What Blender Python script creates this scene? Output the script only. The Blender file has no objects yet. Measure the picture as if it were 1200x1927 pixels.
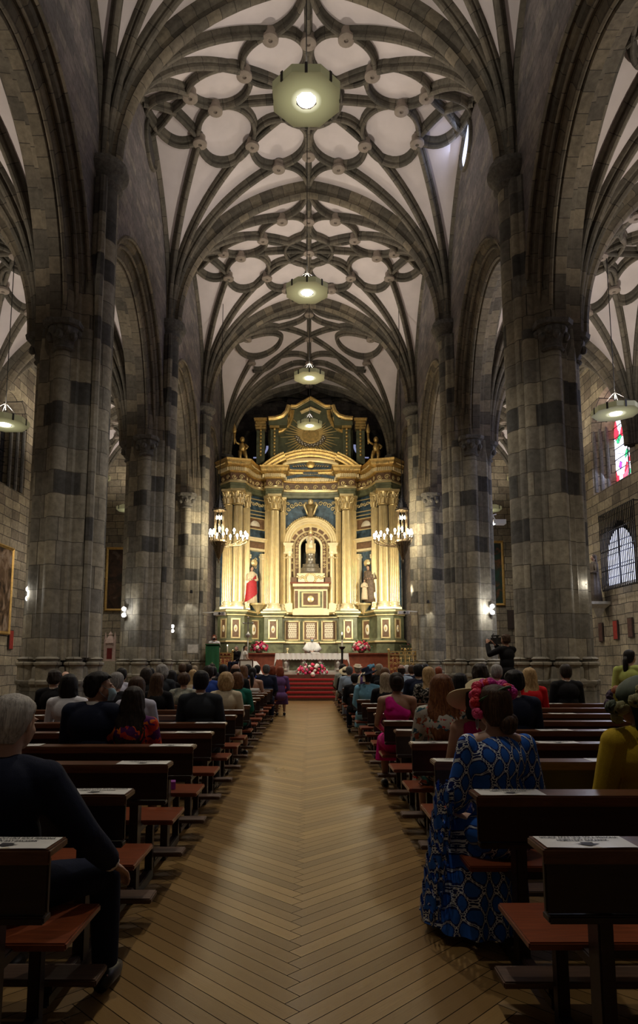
import bpy, bmesh, math, random
from mathutils import Vector, Matrix, noise
PI = math.pi
R = math.radians
random.seed(7)
SC = bpy.context.scene
COL = SC.collection

# ---------------------------------------------------------------- camera
F_PX, PITCH, HOR, CXP = 1250.0, R(7.24), 1247.0, 583.0
CYP = HOR - F_PX * math.tan(PITCH)
CAM = Vector((0.045, 0.0, 1.5))
cam_d = bpy.data.cameras.new('camera')
cam = bpy.data.objects.new('camera', cam_d)
COL.objects.link(cam)
cam.location = CAM
cam.rotation_euler = (PI / 2 + PITCH, 0, 0)
cam_d.sensor_fit = 'VERTICAL'
cam_d.sensor_height = 36.0
cam_d.sensor_width = 24.0
cam_d.lens = F_PX / 1927.0 * 36.0
cam_d.shift_x = (600.0 - CXP) / 1927.0
cam_d.shift_y = (CYP - 963.5) / 1927.0
cam_d.clip_start = 0.05
cam_d.clip_end = 200
SC.camera = cam

# ---------------------------------------------------------------- view, world
SC.view_settings.view_transform = 'Standard'
SC.view_settings.look = 'None'
SC.view_settings.gamma = 1.0
SC.view_settings.use_curve_mapping = False
SC.view_settings.exposure = 0.0
SC.cycles.max_bounces = 5
SC.cycles.diffuse_bounces = 3
SC.cycles.glossy_bounces = 3
SC.cycles.transmission_bounces = 4
SC.cycles.sample_clamp_indirect = 4.0
W = bpy.data.worlds.new('world')
SC.world = W
W.use_nodes = True
W.node_tree.nodes['Background'].inputs[0].default_value = (0.55, 0.62, 0.9, 1)
W.node_tree.nodes['Background'].inputs[1].default_value = 0.0

# light levels (watts)
P_UP, P_DOWN = 400.0, 980.0
P_AISLE_UP, P_AISLE_DOWN = 340.0, 330.0
P_CHAND, P_FLOOD, P_WIN = 130.0, 1150.0, 160.0

def light(name, kind, loc, energy, color=(1, 1, 1), size=0.2, target=None, angle=None, blend=0.5, shape=None, sy=None):
    d = bpy.data.lights.new(name, kind)
    d.energy = energy
    d.color = color
    if kind == 'AREA':
        d.size = size
        if sy:
            d.shape = 'RECTANGLE'; d.size_y = sy
    else:
        d.shadow_soft_size = size
    if kind == 'SPOT':
        d.spot_size = angle
        d.spot_blend = blend
    o = bpy.data.objects.new(name, d)
    COL.objects.link(o)
    o.location = loc
    if target is not None:
        o.rotation_euler = (Vector(target) - Vector(loc)).to_track_quat('-Z', 'Y').to_euler()
    return o

def PT(u, v, y):
    """point of the place seen at pixel (u, v) that lies y metres in front of the photographer"""
    a = (u - CXP) / F_PX; b = (CYP - v) / F_PX
    s, c = math.sin(PITCH), math.cos(PITCH)
    r = Vector((a, c - b * s, s + b * c))
    return CAM + r * ((y - CAM.y) / r.y)
def ZP(v, y): return PT(CXP, v, y).z
def XP(u, y): return PT(u, 1150, y).x

# ---------------------------------------------------------------- mesh builder
class MB:
    def __init__(s):
        s.v = []; s.f = []; s.uv = []; s.mi = []; s.cur = 0
    def add(s, vs, fs, uvs=None):
        n = len(s.v)
        s.v.extend([tuple(p) for p in vs])
        for k, f in enumerate(fs):
            s.f.append([n + i for i in f]); s.mi.append(s.cur)
            s.uv.append(uvs[k] if uvs else None)
        return s
    def box(s, c, d, rz=0.0, rx=0.0, ry=0.0, taper=1.0):
        m = Matrix.Rotation(rz, 3, 'Z') @ Matrix.Rotation(ry, 3, 'Y') @ Matrix.Rotation(rx, 3, 'X')
        vs = []
        for z in (-.5, .5):
            t = taper if z > 0 else 1.0
            for x, y in ((-.5, -.5), (.5, -.5), (.5, .5), (-.5, .5)):
                vs.append(Vector(c) + m @ Vector((x * d[0] * t, y * d[1] * t, z * d[2])))
        uu = []
        fs = [(3, 2, 1, 0), (4, 5, 6, 7), (0, 1, 5, 4), (1, 2, 6, 5), (2, 3, 7, 6), (3, 0, 4, 7)]
        dims = [(0, 1), (0, 1), (0, 2), (1, 2), (0, 2), (1, 2)]
        for a, b in dims:
            uu.append([(0, 0), (d[a], 0), (d[a], d[b]), (0, d[b])])
        return s.add(vs, fs, uu)
    def quad(s, a, b, c, d, uv=None):
        if uv is None:
            la = (Vector(b) - Vector(a)).length; lb = (Vector(d) - Vector(a)).length
            uv = [(0, 0), (la, 0), (la, lb), (0, lb)]
        return s.add([a, b, c, d], [(0, 1, 2, 3)], [uv])
    def rings(s, rings, closed=True, cap0=False, cap1=False, us=None):
        """loft a list of rings (each a list of points)"""
        n = len(rings[0]); vs = [p for r in rings for p in r]; fs = []; uv = []
        # arc length of first ring, path length
        per = [0.0]
        r0 = rings[len(rings) // 2]
        for i in range(n):
            per.append(per[-1] + (Vector(r0[(i + 1) % n]) - Vector(r0[i])).length)
        L = [0.0]
        for k in range(1, len(rings)):
            L.append(L[-1] + (Vector(rings[k][0]) - Vector(rings[k - 1][0])).length)
        if us: L = us
        m = n if closed else n - 1
        for k in range(len(rings) - 1):
            for i in range(m):
                j = (i + 1) % n
                fs.append((k * n + i, k * n + j, (k + 1) * n + j, (k + 1) * n + i))
                uv.append([(per[i], L[k]), (per[i + 1], L[k]), (per[i + 1], L[k + 1]), (per[i], L[k + 1])])
        if cap0: fs.append(tuple(range(n - 1, -1, -1))); uv.append([(p[0], p[1]) for p in (rings[0][i] for i in range(n - 1, -1, -1))])
        if cap1: fs.append(tuple((len(rings) - 1) * n + i for i in range(n))); uv.append([(p[0], p[1]) for p in rings[-1]])
        return s.add(vs, fs, uv)
    def lathe(s, prof, n=16, c=(0, 0, 0), flute=0, fd=0.0, a0=0.0, a1=2 * PI, sx=1.0, sy=1.0):
        full = abs(a1 - a0 - 2 * PI) < 1e-6
        rs = []
        for (r, z) in prof:
            ring = []
            for i in range(n if full else n + 1):
                a = a0 + (a1 - a0) * i / n
                rr = r * (1 - fd * (0.5 + 0.5 * math.cos(a * flute))) if flute else r
                ring.append((c[0] + rr * math.cos(a) * sx, c[1] + rr * math.sin(a) * sy, c[2] + z))
            rs.append(ring)
        return s.rings(rs, closed=full, cap0=full and prof[0][0] > 1e-4, cap1=full and prof[-1][0] > 1e-4)
    def tube(s, pts, r, n=8, cap=True):
        pts = [Vector(p) for p in pts]
        if not isinstance(r, (list, tuple)): r = [r] * len(pts)
        rs = []; prev = None
        for i, p in enumerate(pts):
            t = (pts[min(i + 1, len(pts) - 1)] - pts[max(i - 1, 0)])
            if t.length < 1e-9: t = Vector((0, 0, 1))
            t.normalize()
            if prev is None:
                a = Vector((0, 0, 1)) if abs(t.z) < .9 else Vector((1, 0, 0))
                nx = t.cross(a).normalized()
            else:
                nx = (prev - t * prev.dot(t))
                nx = nx.normalized() if nx.length > 1e-6 else t.orthogonal().normalized()
            prev = nx; ny = t.cross(nx)
            rs.append([p + (nx * math.cos(2 * PI * k / n) + ny * math.sin(2 * PI * k / n)) * r[i] for k in range(n)])
        return s.rings(rs, True, cap, cap)
    def ball(s, c, r, n=12, m=8, rot=None):
        if not isinstance(r, (list, tuple)): r = (r, r, r)
        rs = []
        for j in range(m + 1):
            t = PI * j / m
            ring = []
            for i in range(n):
                a = 2 * PI * i / n
                q = Vector((r[0] * math.sin(t) * math.cos(a), r[1] * math.sin(t) * math.sin(a), -r[2] * math.cos(t)))
                if rot is not None: q = rot @ q
                ring.append(Vector(c) + q)
            rs.append(ring)
        return s.rings(rs, True)
    def sweep(s, path, prof, side=None, closed=False, ustart=0.0):
        """profile (side, depth) swept on path, depth pointing down / inward"""
        path = [Vector(p) for p in path]; rs = []; us = [ustart]
        for i, p in enumerate(path):
            if closed:
                t = path[(i + 1) % len(path)] - path[i - 1]
            else:
                t = path[min(i + 1, len(path) - 1)] - path[max(i - 1, 0)]
            t.normalize()
            sd = Vector(side) if side is not None else t.cross(Vector((0, 0, 1))).normalized()
            dn = t.cross(sd).normalized()
            if side is None and dn.z > 0: dn = -dn
            if side is not None and s.flip: dn = -dn
            rs.append([p + sd * a + dn * b for a, b in prof])
            if i: us.append(us[-1] + (path[i] - path[i - 1]).length)
        if closed:
            rs.append(rs[0]); us.append(us[-1] + (path[0] - path[-1]).length)
        n = len(prof); vs = [p for r in rs for p in r]; fs = []; uv = []
        per = [0.0]
        for i in range(n - 1): per.append(per[-1] + math.dist(prof[i], prof[i + 1]))
        for k in range(len(rs) - 1):
            for i in range(n - 1):
                fs.append((k * n + i, k * n + i + 1, (k + 1) * n + i + 1, (k + 1) * n + i))
                uv.append([(us[k], per[i]), (us[k], per[i + 1]), (us[k + 1], per[i + 1]), (us[k + 1], per[i])])
        return s.add(vs, fs, uv)
    flip = False
    def xf(s, m, start=0):
        for i in range(start, len(s.v)): s.v[i] = tuple(m @ Vector(s.v[i]))
        return s
    def mesh(s, name, mats, smooth=False, auto=None):
        me = bpy.data.meshes.new(name)
        me.from_pydata([tuple(p) for p in s.v], [], s.f)
        if not isinstance(mats, (list, tuple)): mats = [mats]
        for m in mats: me.materials.append(m)
        if any(s.mi): me.polygons.foreach_set('material_index', s.mi)
        ul = me.uv_layers.new(name='UVMap')
        co = []
        for f, u in zip(s.f, s.uv):
            if u is None:
                for i in f: co.extend((s.v[i][0] + s.v[i][1], s.v[i][2]))
            else:
                for k in range(len(f)): co.extend(u[k])
        ul.data.foreach_set('uv', co)
        if smooth or auto:
            me.polygons.foreach_set('use_smooth', [True] * len(s.f))
        me.update()
        if auto:
            try: me.set_sharp_from_angle(angle=R(auto))
            except Exception: pass
        return me
    def build(s, name, mats, parent=None, smooth=False, auto=None, **kw):
        o = bpy.data.objects.new(name, s.mesh(name, mats, smooth, auto))
        COL.objects.link(o)
        if parent is not None: o.parent = parent
        tag(o, **kw)
        return o

def tag(o, label=None, cat=None, group=None, kind=None):
    if label: o['label'] = label
    if cat: o['category'] = cat
    if group: o['group'] = group
    if kind: o['kind'] = kind
    return o
def thing(name, label, cat, loc=(0, 0, 0), rz=0.0, group=None):
    o = bpy.data.objects.new(name, None); COL.objects.link(o)
    o.empty_display_size = 0.1
    o.location = loc; o.rotation_euler = (0, 0, rz)
    return tag(o, label, cat, group)
def kids(o): return [c for c in COL.objects if c.parent == o]
CHILD = {}
def copy_tree(o, loc=None, rz=None, label=None, group=None, parent=None):
    c = o.copy(); COL.objects.link(c)
    if parent is not None: c.parent = parent
    if loc is not None: c.location = loc
    if rz is not None: c.rotation_euler = (0, 0, rz)
    if label: c['label'] = label
    if group: c['group'] = group
    for ch in list(o.children): copy_tree(ch, parent=c)
    return c
ORD = ['first', 'second', 'third', 'fourth', 'fifth', 'sixth', 'seventh', 'eighth', 'ninth', 'tenth', 'eleventh', 'twelfth',
       'thirteenth', 'fourteenth', 'fifteenth', 'sixteenth', 'seventeenth', 'eighteenth', 'nineteenth', 'twentieth',
       'twenty-first', 'twenty-second', 'twenty-third', 'twenty-fourth']

# ---------------------------------------------------------------- materials
class NT:
    def __init__(s, name):
        s.m = bpy.data.materials.new(name); s.m.use_nodes = True
        s.t = s.m.node_tree; s.b = s.t.nodes['Principled BSDF']
    def n(s, typ, **kw):
        x = s.t.nodes.new(typ)
        for k, v in kw.items():
            if k == 'ins':
                for a, b in v.items(): s.put(x.inputs[a], b)
            else: setattr(x, k, v)
        return x
    def put(s, inp, val):
        if isinstance(val, bpy.types.NodeSocket): s.t.links.new(val, inp)
        elif val is not None: inp.default_value = val
    def math(s, op, a, b=None, c=None):
        x = s.n('ShaderNodeMath', operation=op); s.put(x.inputs[0], a)
        if b is not None: s.put(x.inputs[1], b)
        if c is not None: s.put(x.inputs[2], c)
        return x.outputs[0]
    def mix(s, fac, a, b, mode='MIX'):
        x = s.n('ShaderNodeMix', data_type='RGBA', blend_type=mode)
        s.put(x.inputs['Factor'], fac)
        s.put(x.inputs[6], a); s.put(x.inputs[7], b)
        return x.outputs[2]
    def ramp(s, fac, stops, interp='LINEAR'):
        x = s.n('ShaderNodeValToRGB'); cr = x.color_ramp; cr.interpolation = interp
        while len(cr.elements) < len(stops): cr.elements.new(0.5)
        for e, (p, c) in zip(cr.elements, stops):
            e.position = p; e.color = tuple(c) + (1,) if len(c) == 3 else c
        s.put(x.inputs[0], fac); return x.outputs[0]
    def noise(s, scale, detail=4, rough=0.55, vec=None, dist=0.0):
        x = s.n('ShaderNodeTexNoise'); x.inputs['Scale'].default_value = scale
        x.inputs['Detail'].default_value = detail; x.inputs['Roughness'].default_value = rough
        x.inputs['Distortion'].default_value = dist
        if vec is not None: s.put(x.inputs['Vector'], vec)
        return x.outputs['Fac']
    def coord(s, which='Object'):
        return s.n('ShaderNodeTexCoord').outputs[which]
    def mapv(s, vec, scale=(1, 1, 1), loc=(0, 0, 0), rot=(0, 0, 0)):
        x = s.n('ShaderNodeMapping'); s.put(x.inputs['Vector'], vec)
        x.inputs['Scale'].default_value = scale; x.inputs['Location'].default_value = loc
        x.inputs['Rotation'].default_value = rot
        return x.outputs[0]
    def bump(s, h, strength=0.3, dist=0.02):
        x = s.n('ShaderNodeBump'); x.inputs['Strength'].default_value = strength
        x.inputs['Distance'].default_value = dist; s.put(x.inputs['Height'], h)
        s.put(s.b.inputs['Normal'], x.outputs[0]); return x
    def out(s, color=None, rough=None, metal=None, spec=None, emis=None, estr=None):
        if color is not None: s.put(s.b.inputs['Base Color'], color if isinstance(color, bpy.types.NodeSocket) else tuple(color) + (1,))
        if rough is not None: s.put(s.b.inputs['Roughness'], rough)
        if metal is not None: s.b.inputs['Metallic'].default_value = metal
        if spec is not None: s.b.inputs['Specular IOR Level'].default_value = spec
        if emis is not None: s.put(s.b.inputs['Emission Color'], emis if isinstance(emis, bpy.types.NodeSocket) else tuple(emis) + (1,))
        if estr is not None: s.b.inputs['Emission Strength'].default_value = estr
        return s.m
M = {}
def plain(name, col, rough=0.6, metal=0.0, var=0.15, scale=12.0, spec=None, bump=0.0, bscale=None, stretch=(1, 1, 1)):
    if name in M: return M[name]
    t = NT(name)
    co = t.mapv(t.coord(), stretch)
    nz = t.noise(scale, 4, vec=co)
    c = t.ramp(nz, [(0.25, [x * (1 - var) for x in col]), (0.75, [min(1, x * (1 + var)) for x in col])])
    t.out(c, rough, metal, spec)
    if bump: t.bump(t.noise(bscale or scale * 3, 3, vec=co), bump, 0.01)
    M[name] = t.m
    return t.m
def emit(name, col, strength):
    t = NT(name); t.out((0.8, 0.8, 0.8), 0.5, emis=col, estr=strength); M[name] = t.m; return t.m

def masonry(name, w, h, cols, mortar=(0.05, 0.045, 0.04), jw=0.012, rough=0.85, bump=0.5, stain=0.35, rowdark=0.0, mort_f=1.0):
    """ashlar: every block its own stone colour; coordinates are metres on the UV map"""
    t = NT(name)
    sep = t.n('ShaderNodeSeparateXYZ'); t.put(sep.inputs[0], t.coord('UV'))
    wob = t.noise(0.8, 2, vec=t.coord('UV'))
    u, v = sep.outputs[0], t.math('ADD', sep.outputs[1], t.math('MULTIPLY', wob, 0.10))
    rv = t.math('DIVIDE', v, h); row = t.math('FLOOR', rv)
    wr = t.n('ShaderNodeTexWhiteNoise', noise_dimensions='1D'); t.put(wr.inputs['W'], row)
    uu = t.math('ADD', t.math('DIVIDE', u, w), t.math('MULTIPLY', wr.outputs[0], 7.3))
    cell = t.math('FLOOR', uu)
    cb = t.n('ShaderNodeCombineXYZ'); t.put(cb.inputs[0], cell); t.put(cb.inputs[1], row)
    wn = t.n('ShaderNodeTexWhiteNoise', noise_dimensions='3D'); t.put(wn.inputs['Vector'], cb.outputs[0])
    val = wn.outputs[0]
    if rowdark:
        # whole courses of darker stone
        wr2 = t.n('ShaderNodeTexWhiteNoise', noise_dimensions='1D'); t.put(wr2.inputs['W'], t.math('ADD', row, 31.7))
        val = t.math('ADD', t.math('MULTIPLY', val, 1 - rowdark), t.math('MULTIPLY', wr2.outputs[0], rowdark))
    k = len(cols)
    colr = t.ramp(val, [(i / k, c) for i, c in enumerate(cols)], 'CONSTANT')
    st = t.noise(0.9, 6, 0.65, vec=t.coord('Object'))
    st2 = t.noise(9.0, 5, 0.6, vec=t.coord('Object'))
    colr = t.mix(1.0, colr, t.ramp(st, [(0.3, (1 - stain,) * 3), (0.7, (1.1, 1.08, 1.05))]), 'MULTIPLY')
    colr = t.mix(1.0, colr, t.ramp(st2, [(0.25, (0.68,) * 3), (0.75, (1.22,) * 3)]), 'MULTIPLY')
    fu = t.math('MULTIPLY', t.math('ABSOLUTE', t.math('SUBTRACT', t.math('FRACT', uu), 0.5)), 2.0)
    fv = t.math('MULTIPLY', t.math('ABSOLUTE', t.math('SUBTRACT', t.math('FRACT', rv), 0.5)), 2.0)
    mu = t.math('GREATER_THAN', fu, 1 - 2 * jw / w)
    mv = t.math('GREATER_THAN', fv, 1 - 2 * jw / h)
    mm = t.math('MAXIMUM', mu, mv)
    colr = t.mix(t.math('MULTIPLY', mm, mort_f), colr, tuple(mortar) + (1,))
    t.out(colr, rough, spec=0.25)
    hgt = t.math('SUBTRACT', t.math('ADD', t.math('MULTIPLY', st2, 0.5), t.math('MULTIPLY', val, 0.25)), mm)
    t.bump(hgt, bump, 0.03)
    M[name] = t.m
    return t.m
STONES = [(0.30, 0.27, 0.21), (0.24, 0.23, 0.20), (0.33, 0.29, 0.22), (0.19, 0.19, 0.18), (0.27, 0.25, 0.21), (0.36, 0.31, 0.22), (0.10, 0.10, 0.10)]
masonry('pillar_stone', 0.58, 0.50, [(0.10, 0.10, 0.098), (0.13, 0.13, 0.125), (0.25, 0.24, 0.21), (0.37, 0.345, 0.28), (0.30, 0.285, 0.24), (0.43, 0.395, 0.31), (0.34, 0.32, 0.27), (0.22, 0.215, 0.195), (0.15, 0.148, 0.14), (.4, .36, .27)], rowdark=0.5, stain=0.5, bump=0.7, mortar=(.11, .10, .082), jw=.008)
masonry('nave_wall_stone', 0.5, 0.24, [(0.205, 0.185, 0.195), (0.24, 0.215, 0.22), (0.18, 0.168, 0.178), (0.27, 0.245, 0.235)], jw=0.006, stain=0.4, bump=0.7, mort_f=0.6)
masonry('aisle_wall_stone', 0.62, 0.36, [(0.42, 0.36, 0.26), (0.34, 0.30, 0.23), (0.46, 0.40, 0.29), (0.26, 0.22, 0.17), (0.38, 0.33, 0.25)], stain=0.5, bump=0.6)
masonry('rib_stone', 0.55, 50.0, [(0.15, 0.137, 0.116), (0.19, 0.172, 0.143), (0.125, 0.117, 0.10), (0.165, 0.147, 0.12)], jw=0.008, stain=0.35, bump=0.5)
masonry('arch_stone', 0.42, 0.5, [(0.19, 0.167, 0.135), (0.24, 0.208, 0.16), (0.16, 0.145, 0.12), (0.215, 0.187, 0.143), (0.13, 0.118, 0.10)], jw=0.008, stain=0.4, bump=0.5)
plain('plaster', (0.74, 0.68, 0.70), 0.9, var=0.09, scale=1.3, bump=0.1)
plain('dark_carved_stone', (0.13, 0.125, 0.115), 0.85, var=0.4, scale=14, bump=0.8, bscale=30)
plain('base_stone', (0.26, 0.25, 0.215), 0.85, var=0.25, scale=3, bump=0.4)
# ================================================================= the building
YB = [-0.35 + 7.3 * i for i in range(6)]          # lines of the piers; the last one is the chancel arch
NW, NX, CAPZ = 4.85, 4.62, 12.9                   # nave wall face, shaft centre, top of the nave capitals
AXI, AXO, ACAP = 5.95, 11.0, 8.75                 # aisle inner / outer springing, top of the aisle capitals
EAST = 33.0

def vault_h(x, y, cx0, cx1, cy0, cy1, zs, Hh, RR):
    dx = min(abs(x - cx0), abs(x - cx1)); dy = min(abs(y - cy0), abs(y - cy1))
    r = min(math.hypot(dx, dy), RR)
    return zs + Hh * (max(0.0, 1 - (1 - r / RR) ** 2.1)) ** (1 / 2.1)

def vault_web(name, cx0, cx1, y0, y1, zs, Hh, RR, n=44):
    b = MB(); vs = []; fs = []
    for j in range(n + 1):
        ty = 0.5 - 0.5 * math.cos(PI * j / n); y = y0 + (y1 - y0) * ty
        for i in range(n + 1):
            tx = 0.5 - 0.5 * math.cos(PI * i / n); x = cx0 + (cx1 - cx0) * tx
            vs.append((x, y, vault_h(x, y, cx0, cx1, y0, y1, zs, Hh, RR)))
    for j in range(n):
        for i in range(n):
            a = j * (n + 1) + i
            fs.append((a, a + 1, a + n + 2, a + n + 1))
    b.add(vs, fs)
    return b.build(name, M['plaster'], smooth=True, kind='structure')

def rib_prof(k=1.0, d=1.0):
    return [(a * k, c * d) for a, c in ((-.12, -.05), (-.12, .09), (-.10, .12), (-.06, .13), (-.06, .19), (-.075, .22), (-.045, .27), (0, .285),
            (.045, .27), (.075, .22), (.06, .19), (.06, .13), (.10, .12), (.12, .09), (.12, -.05))]
def bez(a, b, c, n=14):
    return [((1 - t) ** 2 * a[0] + 2 * t * (1 - t) * b[0] + t * t * c[0], (1 - t) ** 2 * a[1] + 2 * t * (1 - t) * b[1] + t * t * c[1]) for t in [i / n for i in range(n + 1)]]
def seg(a, b, n=10): return [(a[0] + (b[0] - a[0]) * i / n, a[1] + (b[1] - a[1]) * i / n) for i in range(n + 1)]
def corner_seg(a, b, n=22):
    return [(a[0] + (b[0] - a[0]) * (i / n) ** 2.2, a[1] + (b[1] - a[1]) * (i / n) ** 2.2) for i in range(n + 1)]
trimN = [0]
def trim(b, mat, auto=40):
    trimN[0] += 1
    return b.build('trim_%d' % trimN[0], mat, auto=auto, kind='structure')

HX, HY = 4.75, 3.65
def star_pattern(kind):
    S, Rg, Cc, B = [], [], [], []      # corner ribs, open ribs, closed circles, bosses
    for sx in (1, -1):
        for sy in (1, -1):
            f = lambda x, y: (sx * x, sy * y)
            if kind == 'star':
                bs = [f(3.3, .85), f(1.75, 1.28), f(.98, 2.32)]
                for q in bs: S.append((f(HX, HY), q))
                B += bs
                Rg.append(seg((0, 0), f(1.75, 1.28)))
                Rg.append(bez(f(3.3, .85), f(4.3, 1.15), f(4.72, .05)))
                Rg.append(bez(f(3.3, .85), f(3.9, -.1), f(4.72, -.6)))
                Rg.append(bez(f(.98, 2.32), f(.15, 2.5), f(0, 3.6)))
                Cc.append((f(2.5, .85), .86)); Cc.append((f(.92, 1.48), .87))
                B.append(f(1.35, .2)) if False else None
            else:
                bs = [f(3.0, 1.3), f(1.5, 1.55), f(.9, 2.6)]
                for q in bs: S.append((f(HX, HY), q))
                B += [f(3.0, 1.3)]
                Rg.append(seg((0, 0), f(1.5, 1.55)))
                Rg.append(bez(f(1.5, 1.55), f(.2, 1.5), f(0, 2.6)))
                Rg.append(bez(f(.9, 2.6), f(.1, 2.6), f(0, 3.6)))
                Rg.append(bez(f(1.5, 1.55), f(2.1, 2.6), f(3.0, 1.9)))
    if kind == 'star':
        Cc.append(((0, 0), .95)); B += [(0, 2.02), (0, -2.02), (2.72, 0), (-2.72, 0), (0, 0)]
        Rg += [seg((-2.72, 0), (2.72, 0), 20)]
    else:
        Cc += [((2.55, 0), 1.15), ((-2.55, 0), 1.15)]; B += [(0, 2.6), (0, -2.6), (0, 0)]
    Rg.append(seg((0, -HY), (0, HY), 30))
    return S, Rg, Cc, B

def vault(cname, cx0, cx1, y0, y1, zs, Hh, RR, kind='star', rk=1.0, trans=True, tk=2.0, endarch=False):
    vault_web(cname, cx0, cx1, y0, y1, zs, Hh, RR)
    xc, yc = (cx0 + cx1) / 2, (y0 + y1) / 2
    ax, ay = (cx1 - cx0) / 2 / HX, (y1 - y0) / 2 / HY
    H = lambda x, y: vault_h(x, y, cx0, cx1, y0, y1, zs, Hh, RR)
    P3 = lambda q: Vector((xc + q[0] * ax, yc + q[1] * ay, H(xc + q[0] * ax, yc + q[1] * ay)))
    S, Rg, Cc, Bs = star_pattern(kind)
    b = MB()
    for a, q in S:
        pts = [P3(p) for p in corner_seg(a, q)]
        d = Vector((pts[-1].x - pts[0].x, pts[-1].y - pts[0].y, 0)).normalized()
        sd = Vector((-d.y, d.x, 0))
        b.flip = False
        # depth must point down at the crown and into the nave at the springing
        t = (pts[-1] - pts[-2]).normalized()
        if t.cross(sd).z > 0: sd = -sd
        b.sweep(pts, rib_prof(rk), side=sd)
    for r in Rg: b.sweep([P3(p) for p in r], rib_prof(rk * .9))
    for (c, r) in Cc:
        b.sweep([P3((c[0] + r * math.cos(2 * PI * k / 36), c[1] + r * math.sin(2 * PI * k / 36))) for k in range(36)], rib_prof(rk * .85), closed=True)
    trim(b, M['rib_stone'])
    bb = MB()
    for q in Bs:
        p = P3(q)
        bb.lathe([(.17 * rk, -.05), (.17 * rk, -.24), (.22 * rk, -.26), (.22 * rk, -.33), (.19 * rk, -.35), (.06 * rk, -.35), (.05 * rk, -.30), (0, -.30)], 16, p)
    trim(bb, M['boss_stone'])
    if trans:
        for yy in ([y0, y1] if endarch else [y0]):
            pts = []
            for i in range(41):
                x = cx0 + (cx1 - cx0) * (0.5 - 0.5 * math.cos(PI * i / 40))
                pts.append(Vector((x, yy, H(x, min(max(yy, y0), y1)))))
            b = MB(); b.sweep(pts, rib_prof(tk, tk * .85), side=(0, 1, 0))
            # make sure depth points inward
            mid = len(pts) // 2 * 15 + 7
            if b.v[mid][2] > pts[len(pts) // 2].z:
                b = MB(); b.sweep(pts, rib_prof(tk, tk * .85), side=(0, -1, 0))
            trim(b, M['arch_stone'])
    # formeret along the two side walls
    b = MB()
    for xx, s in ((cx0, 1), (cx1, -1)):
        pts = [Vector((xx, y0 + (y1 - y0) * (0.5 - 0.5 * math.cos(PI * i / 30)), 0)) for i in range(31)]
        for p in pts: p.z = H(xx, p.y)
        b.sweep(pts, [(-.1, -.05), (-.1, .1), (.02, .18), (.12, .12), (.14, -.05)], side=(s, 0, 0) if False else (1, 0, 0))
        k = len(b.v)
    trim(b, M['rib_stone'])

plain('boss_stone', (0.29, 0.245, 0.21), 0.85, var=0.15, scale=8, bump=0.3)

for i in range(1, 5):
    vault('ceiling' if i == 1 else 'ceiling', -NW, NW, YB[i], YB[i + 1], CAPZ, 5.45, 6.05, 'star' if i < 4 else 'loop', endarch=(i == 4))
for s in (-1, 1):
    x0, x1 = (AXI, AXO) if s > 0 else (-AXO, -AXI)
    for i in range(1, 5):
        y1 = YB[i + 1] if i < 4 else EAST
        vault('ceiling', x0, x1, YB[i], y1, ACAP, 4.7, 4.5, 'star', rk=.85, tk=1.7)

# ---- arcade walls with moulded arches
def arch_pt(yc, a, h, zs, th):
    return (yc - a * math.cos(th), zs + h * abs(math.sin(th)) ** 0.92)
for s, nm in ((-1, 'wall_left'), (1, 'wall_right')):
    wall = MB(); arch = MB()
    for i in range(0, 5):
        y0, y1 = YB[i], YB[i + 1]; yc = (y0 + y1) / 2; n = 40
        zs = 8.3; TOPZ = 18.75
        prof = [(4.85, 3.34, 4.95), (4.93, 3.31, 4.91), (4.96, 3.21, 4.80), (5.05, 3.18, 4.76), (5.07, 3.11, 4.68), (5.16, 3.09, 4.66), (5.20, 2.97, 4.5),
                (5.29, 2.95, 4.48), (5.32, 2.88, 4.38), (5.55, 2.88, 4.38), (5.58, 2.95, 4.48), (5.67, 2.97, 4.5), (5.72, 3.09, 4.66), (5.95, 3.12, 4.7)]
        def curve(x, a, h):
            xb = 5.3 + (x - 5.3) * .55; pts = [Vector((s * xb, yc - 3.36, 7.3)), Vector((s * (x + xb) / 2, yc - (a + 3.36) / 2, 7.9))]
            for k in range(n + 1):
                yy, zz = arch_pt(yc, a, h, zs, PI * k / n); pts.append(Vector((s * x, yy, zz)))
            pts += [Vector((s * (x + xb) / 2, yc + (a + 3.36) / 2, 7.9)), Vector((s * xb, yc + 3.36, 7.3))]
            return pts
        rows = [curve(*p) for p in prof]
        vs = [p for r in rows for p in r]; fs = []; uv = []; m = len(rows[0])
        L = [0.0]
        for k in range(1, m): L.append(L[-1] + (rows[0][k] - rows[0][k - 1]).length)
        for r in range(len(rows) - 1):
            for k in range(m - 1):
                fs.append((r * m + k, r * m + k + 1, (r + 1) * m + k + 1, (r + 1) * m + k))
                uv.append([(L[k], r * .1), (L[k + 1], r * .1), (L[k + 1], r * .1 + .1), (L[k], r * .1 + .1)])
        arch.add(vs, fs, uv)
        for x, a, h in ((4.85, 3.34, 4.95), (5.06, 3.14, 4.72), (5.25, 2.96, 4.49)):
            arch.tube(curve(x, a - .02, h - .02), .05, 6)
        # faces above the arch
        for x, a, h in ((4.85, 3.34, 4.95), (5.95, 3.12, 4.7)):
            c = [Vector((s * x, y0, 8.3))] + [Vector((s * x, p.y, p.z)) for p in curve(x, a, h)[2:-2]] + [Vector((s * x, y1, 8.3))]
            for k in range(len(c) - 1):
                p, q = c[k], c[k + 1]
                if abs(p.y - q.y) < 1e-6: continue
                T = TOPZ
                wall.add([p, q, (q.x, q.y, T), (p.x, p.y, T)], [(0, 1, 2, 3)], [[(p.y, p.z), (q.y, q.z), (q.y, T), (p.y, T)]])
    wall.build(nm, M['nave_wall_stone'], kind='structure')
    trim(arch, M['arch_stone'])

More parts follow.
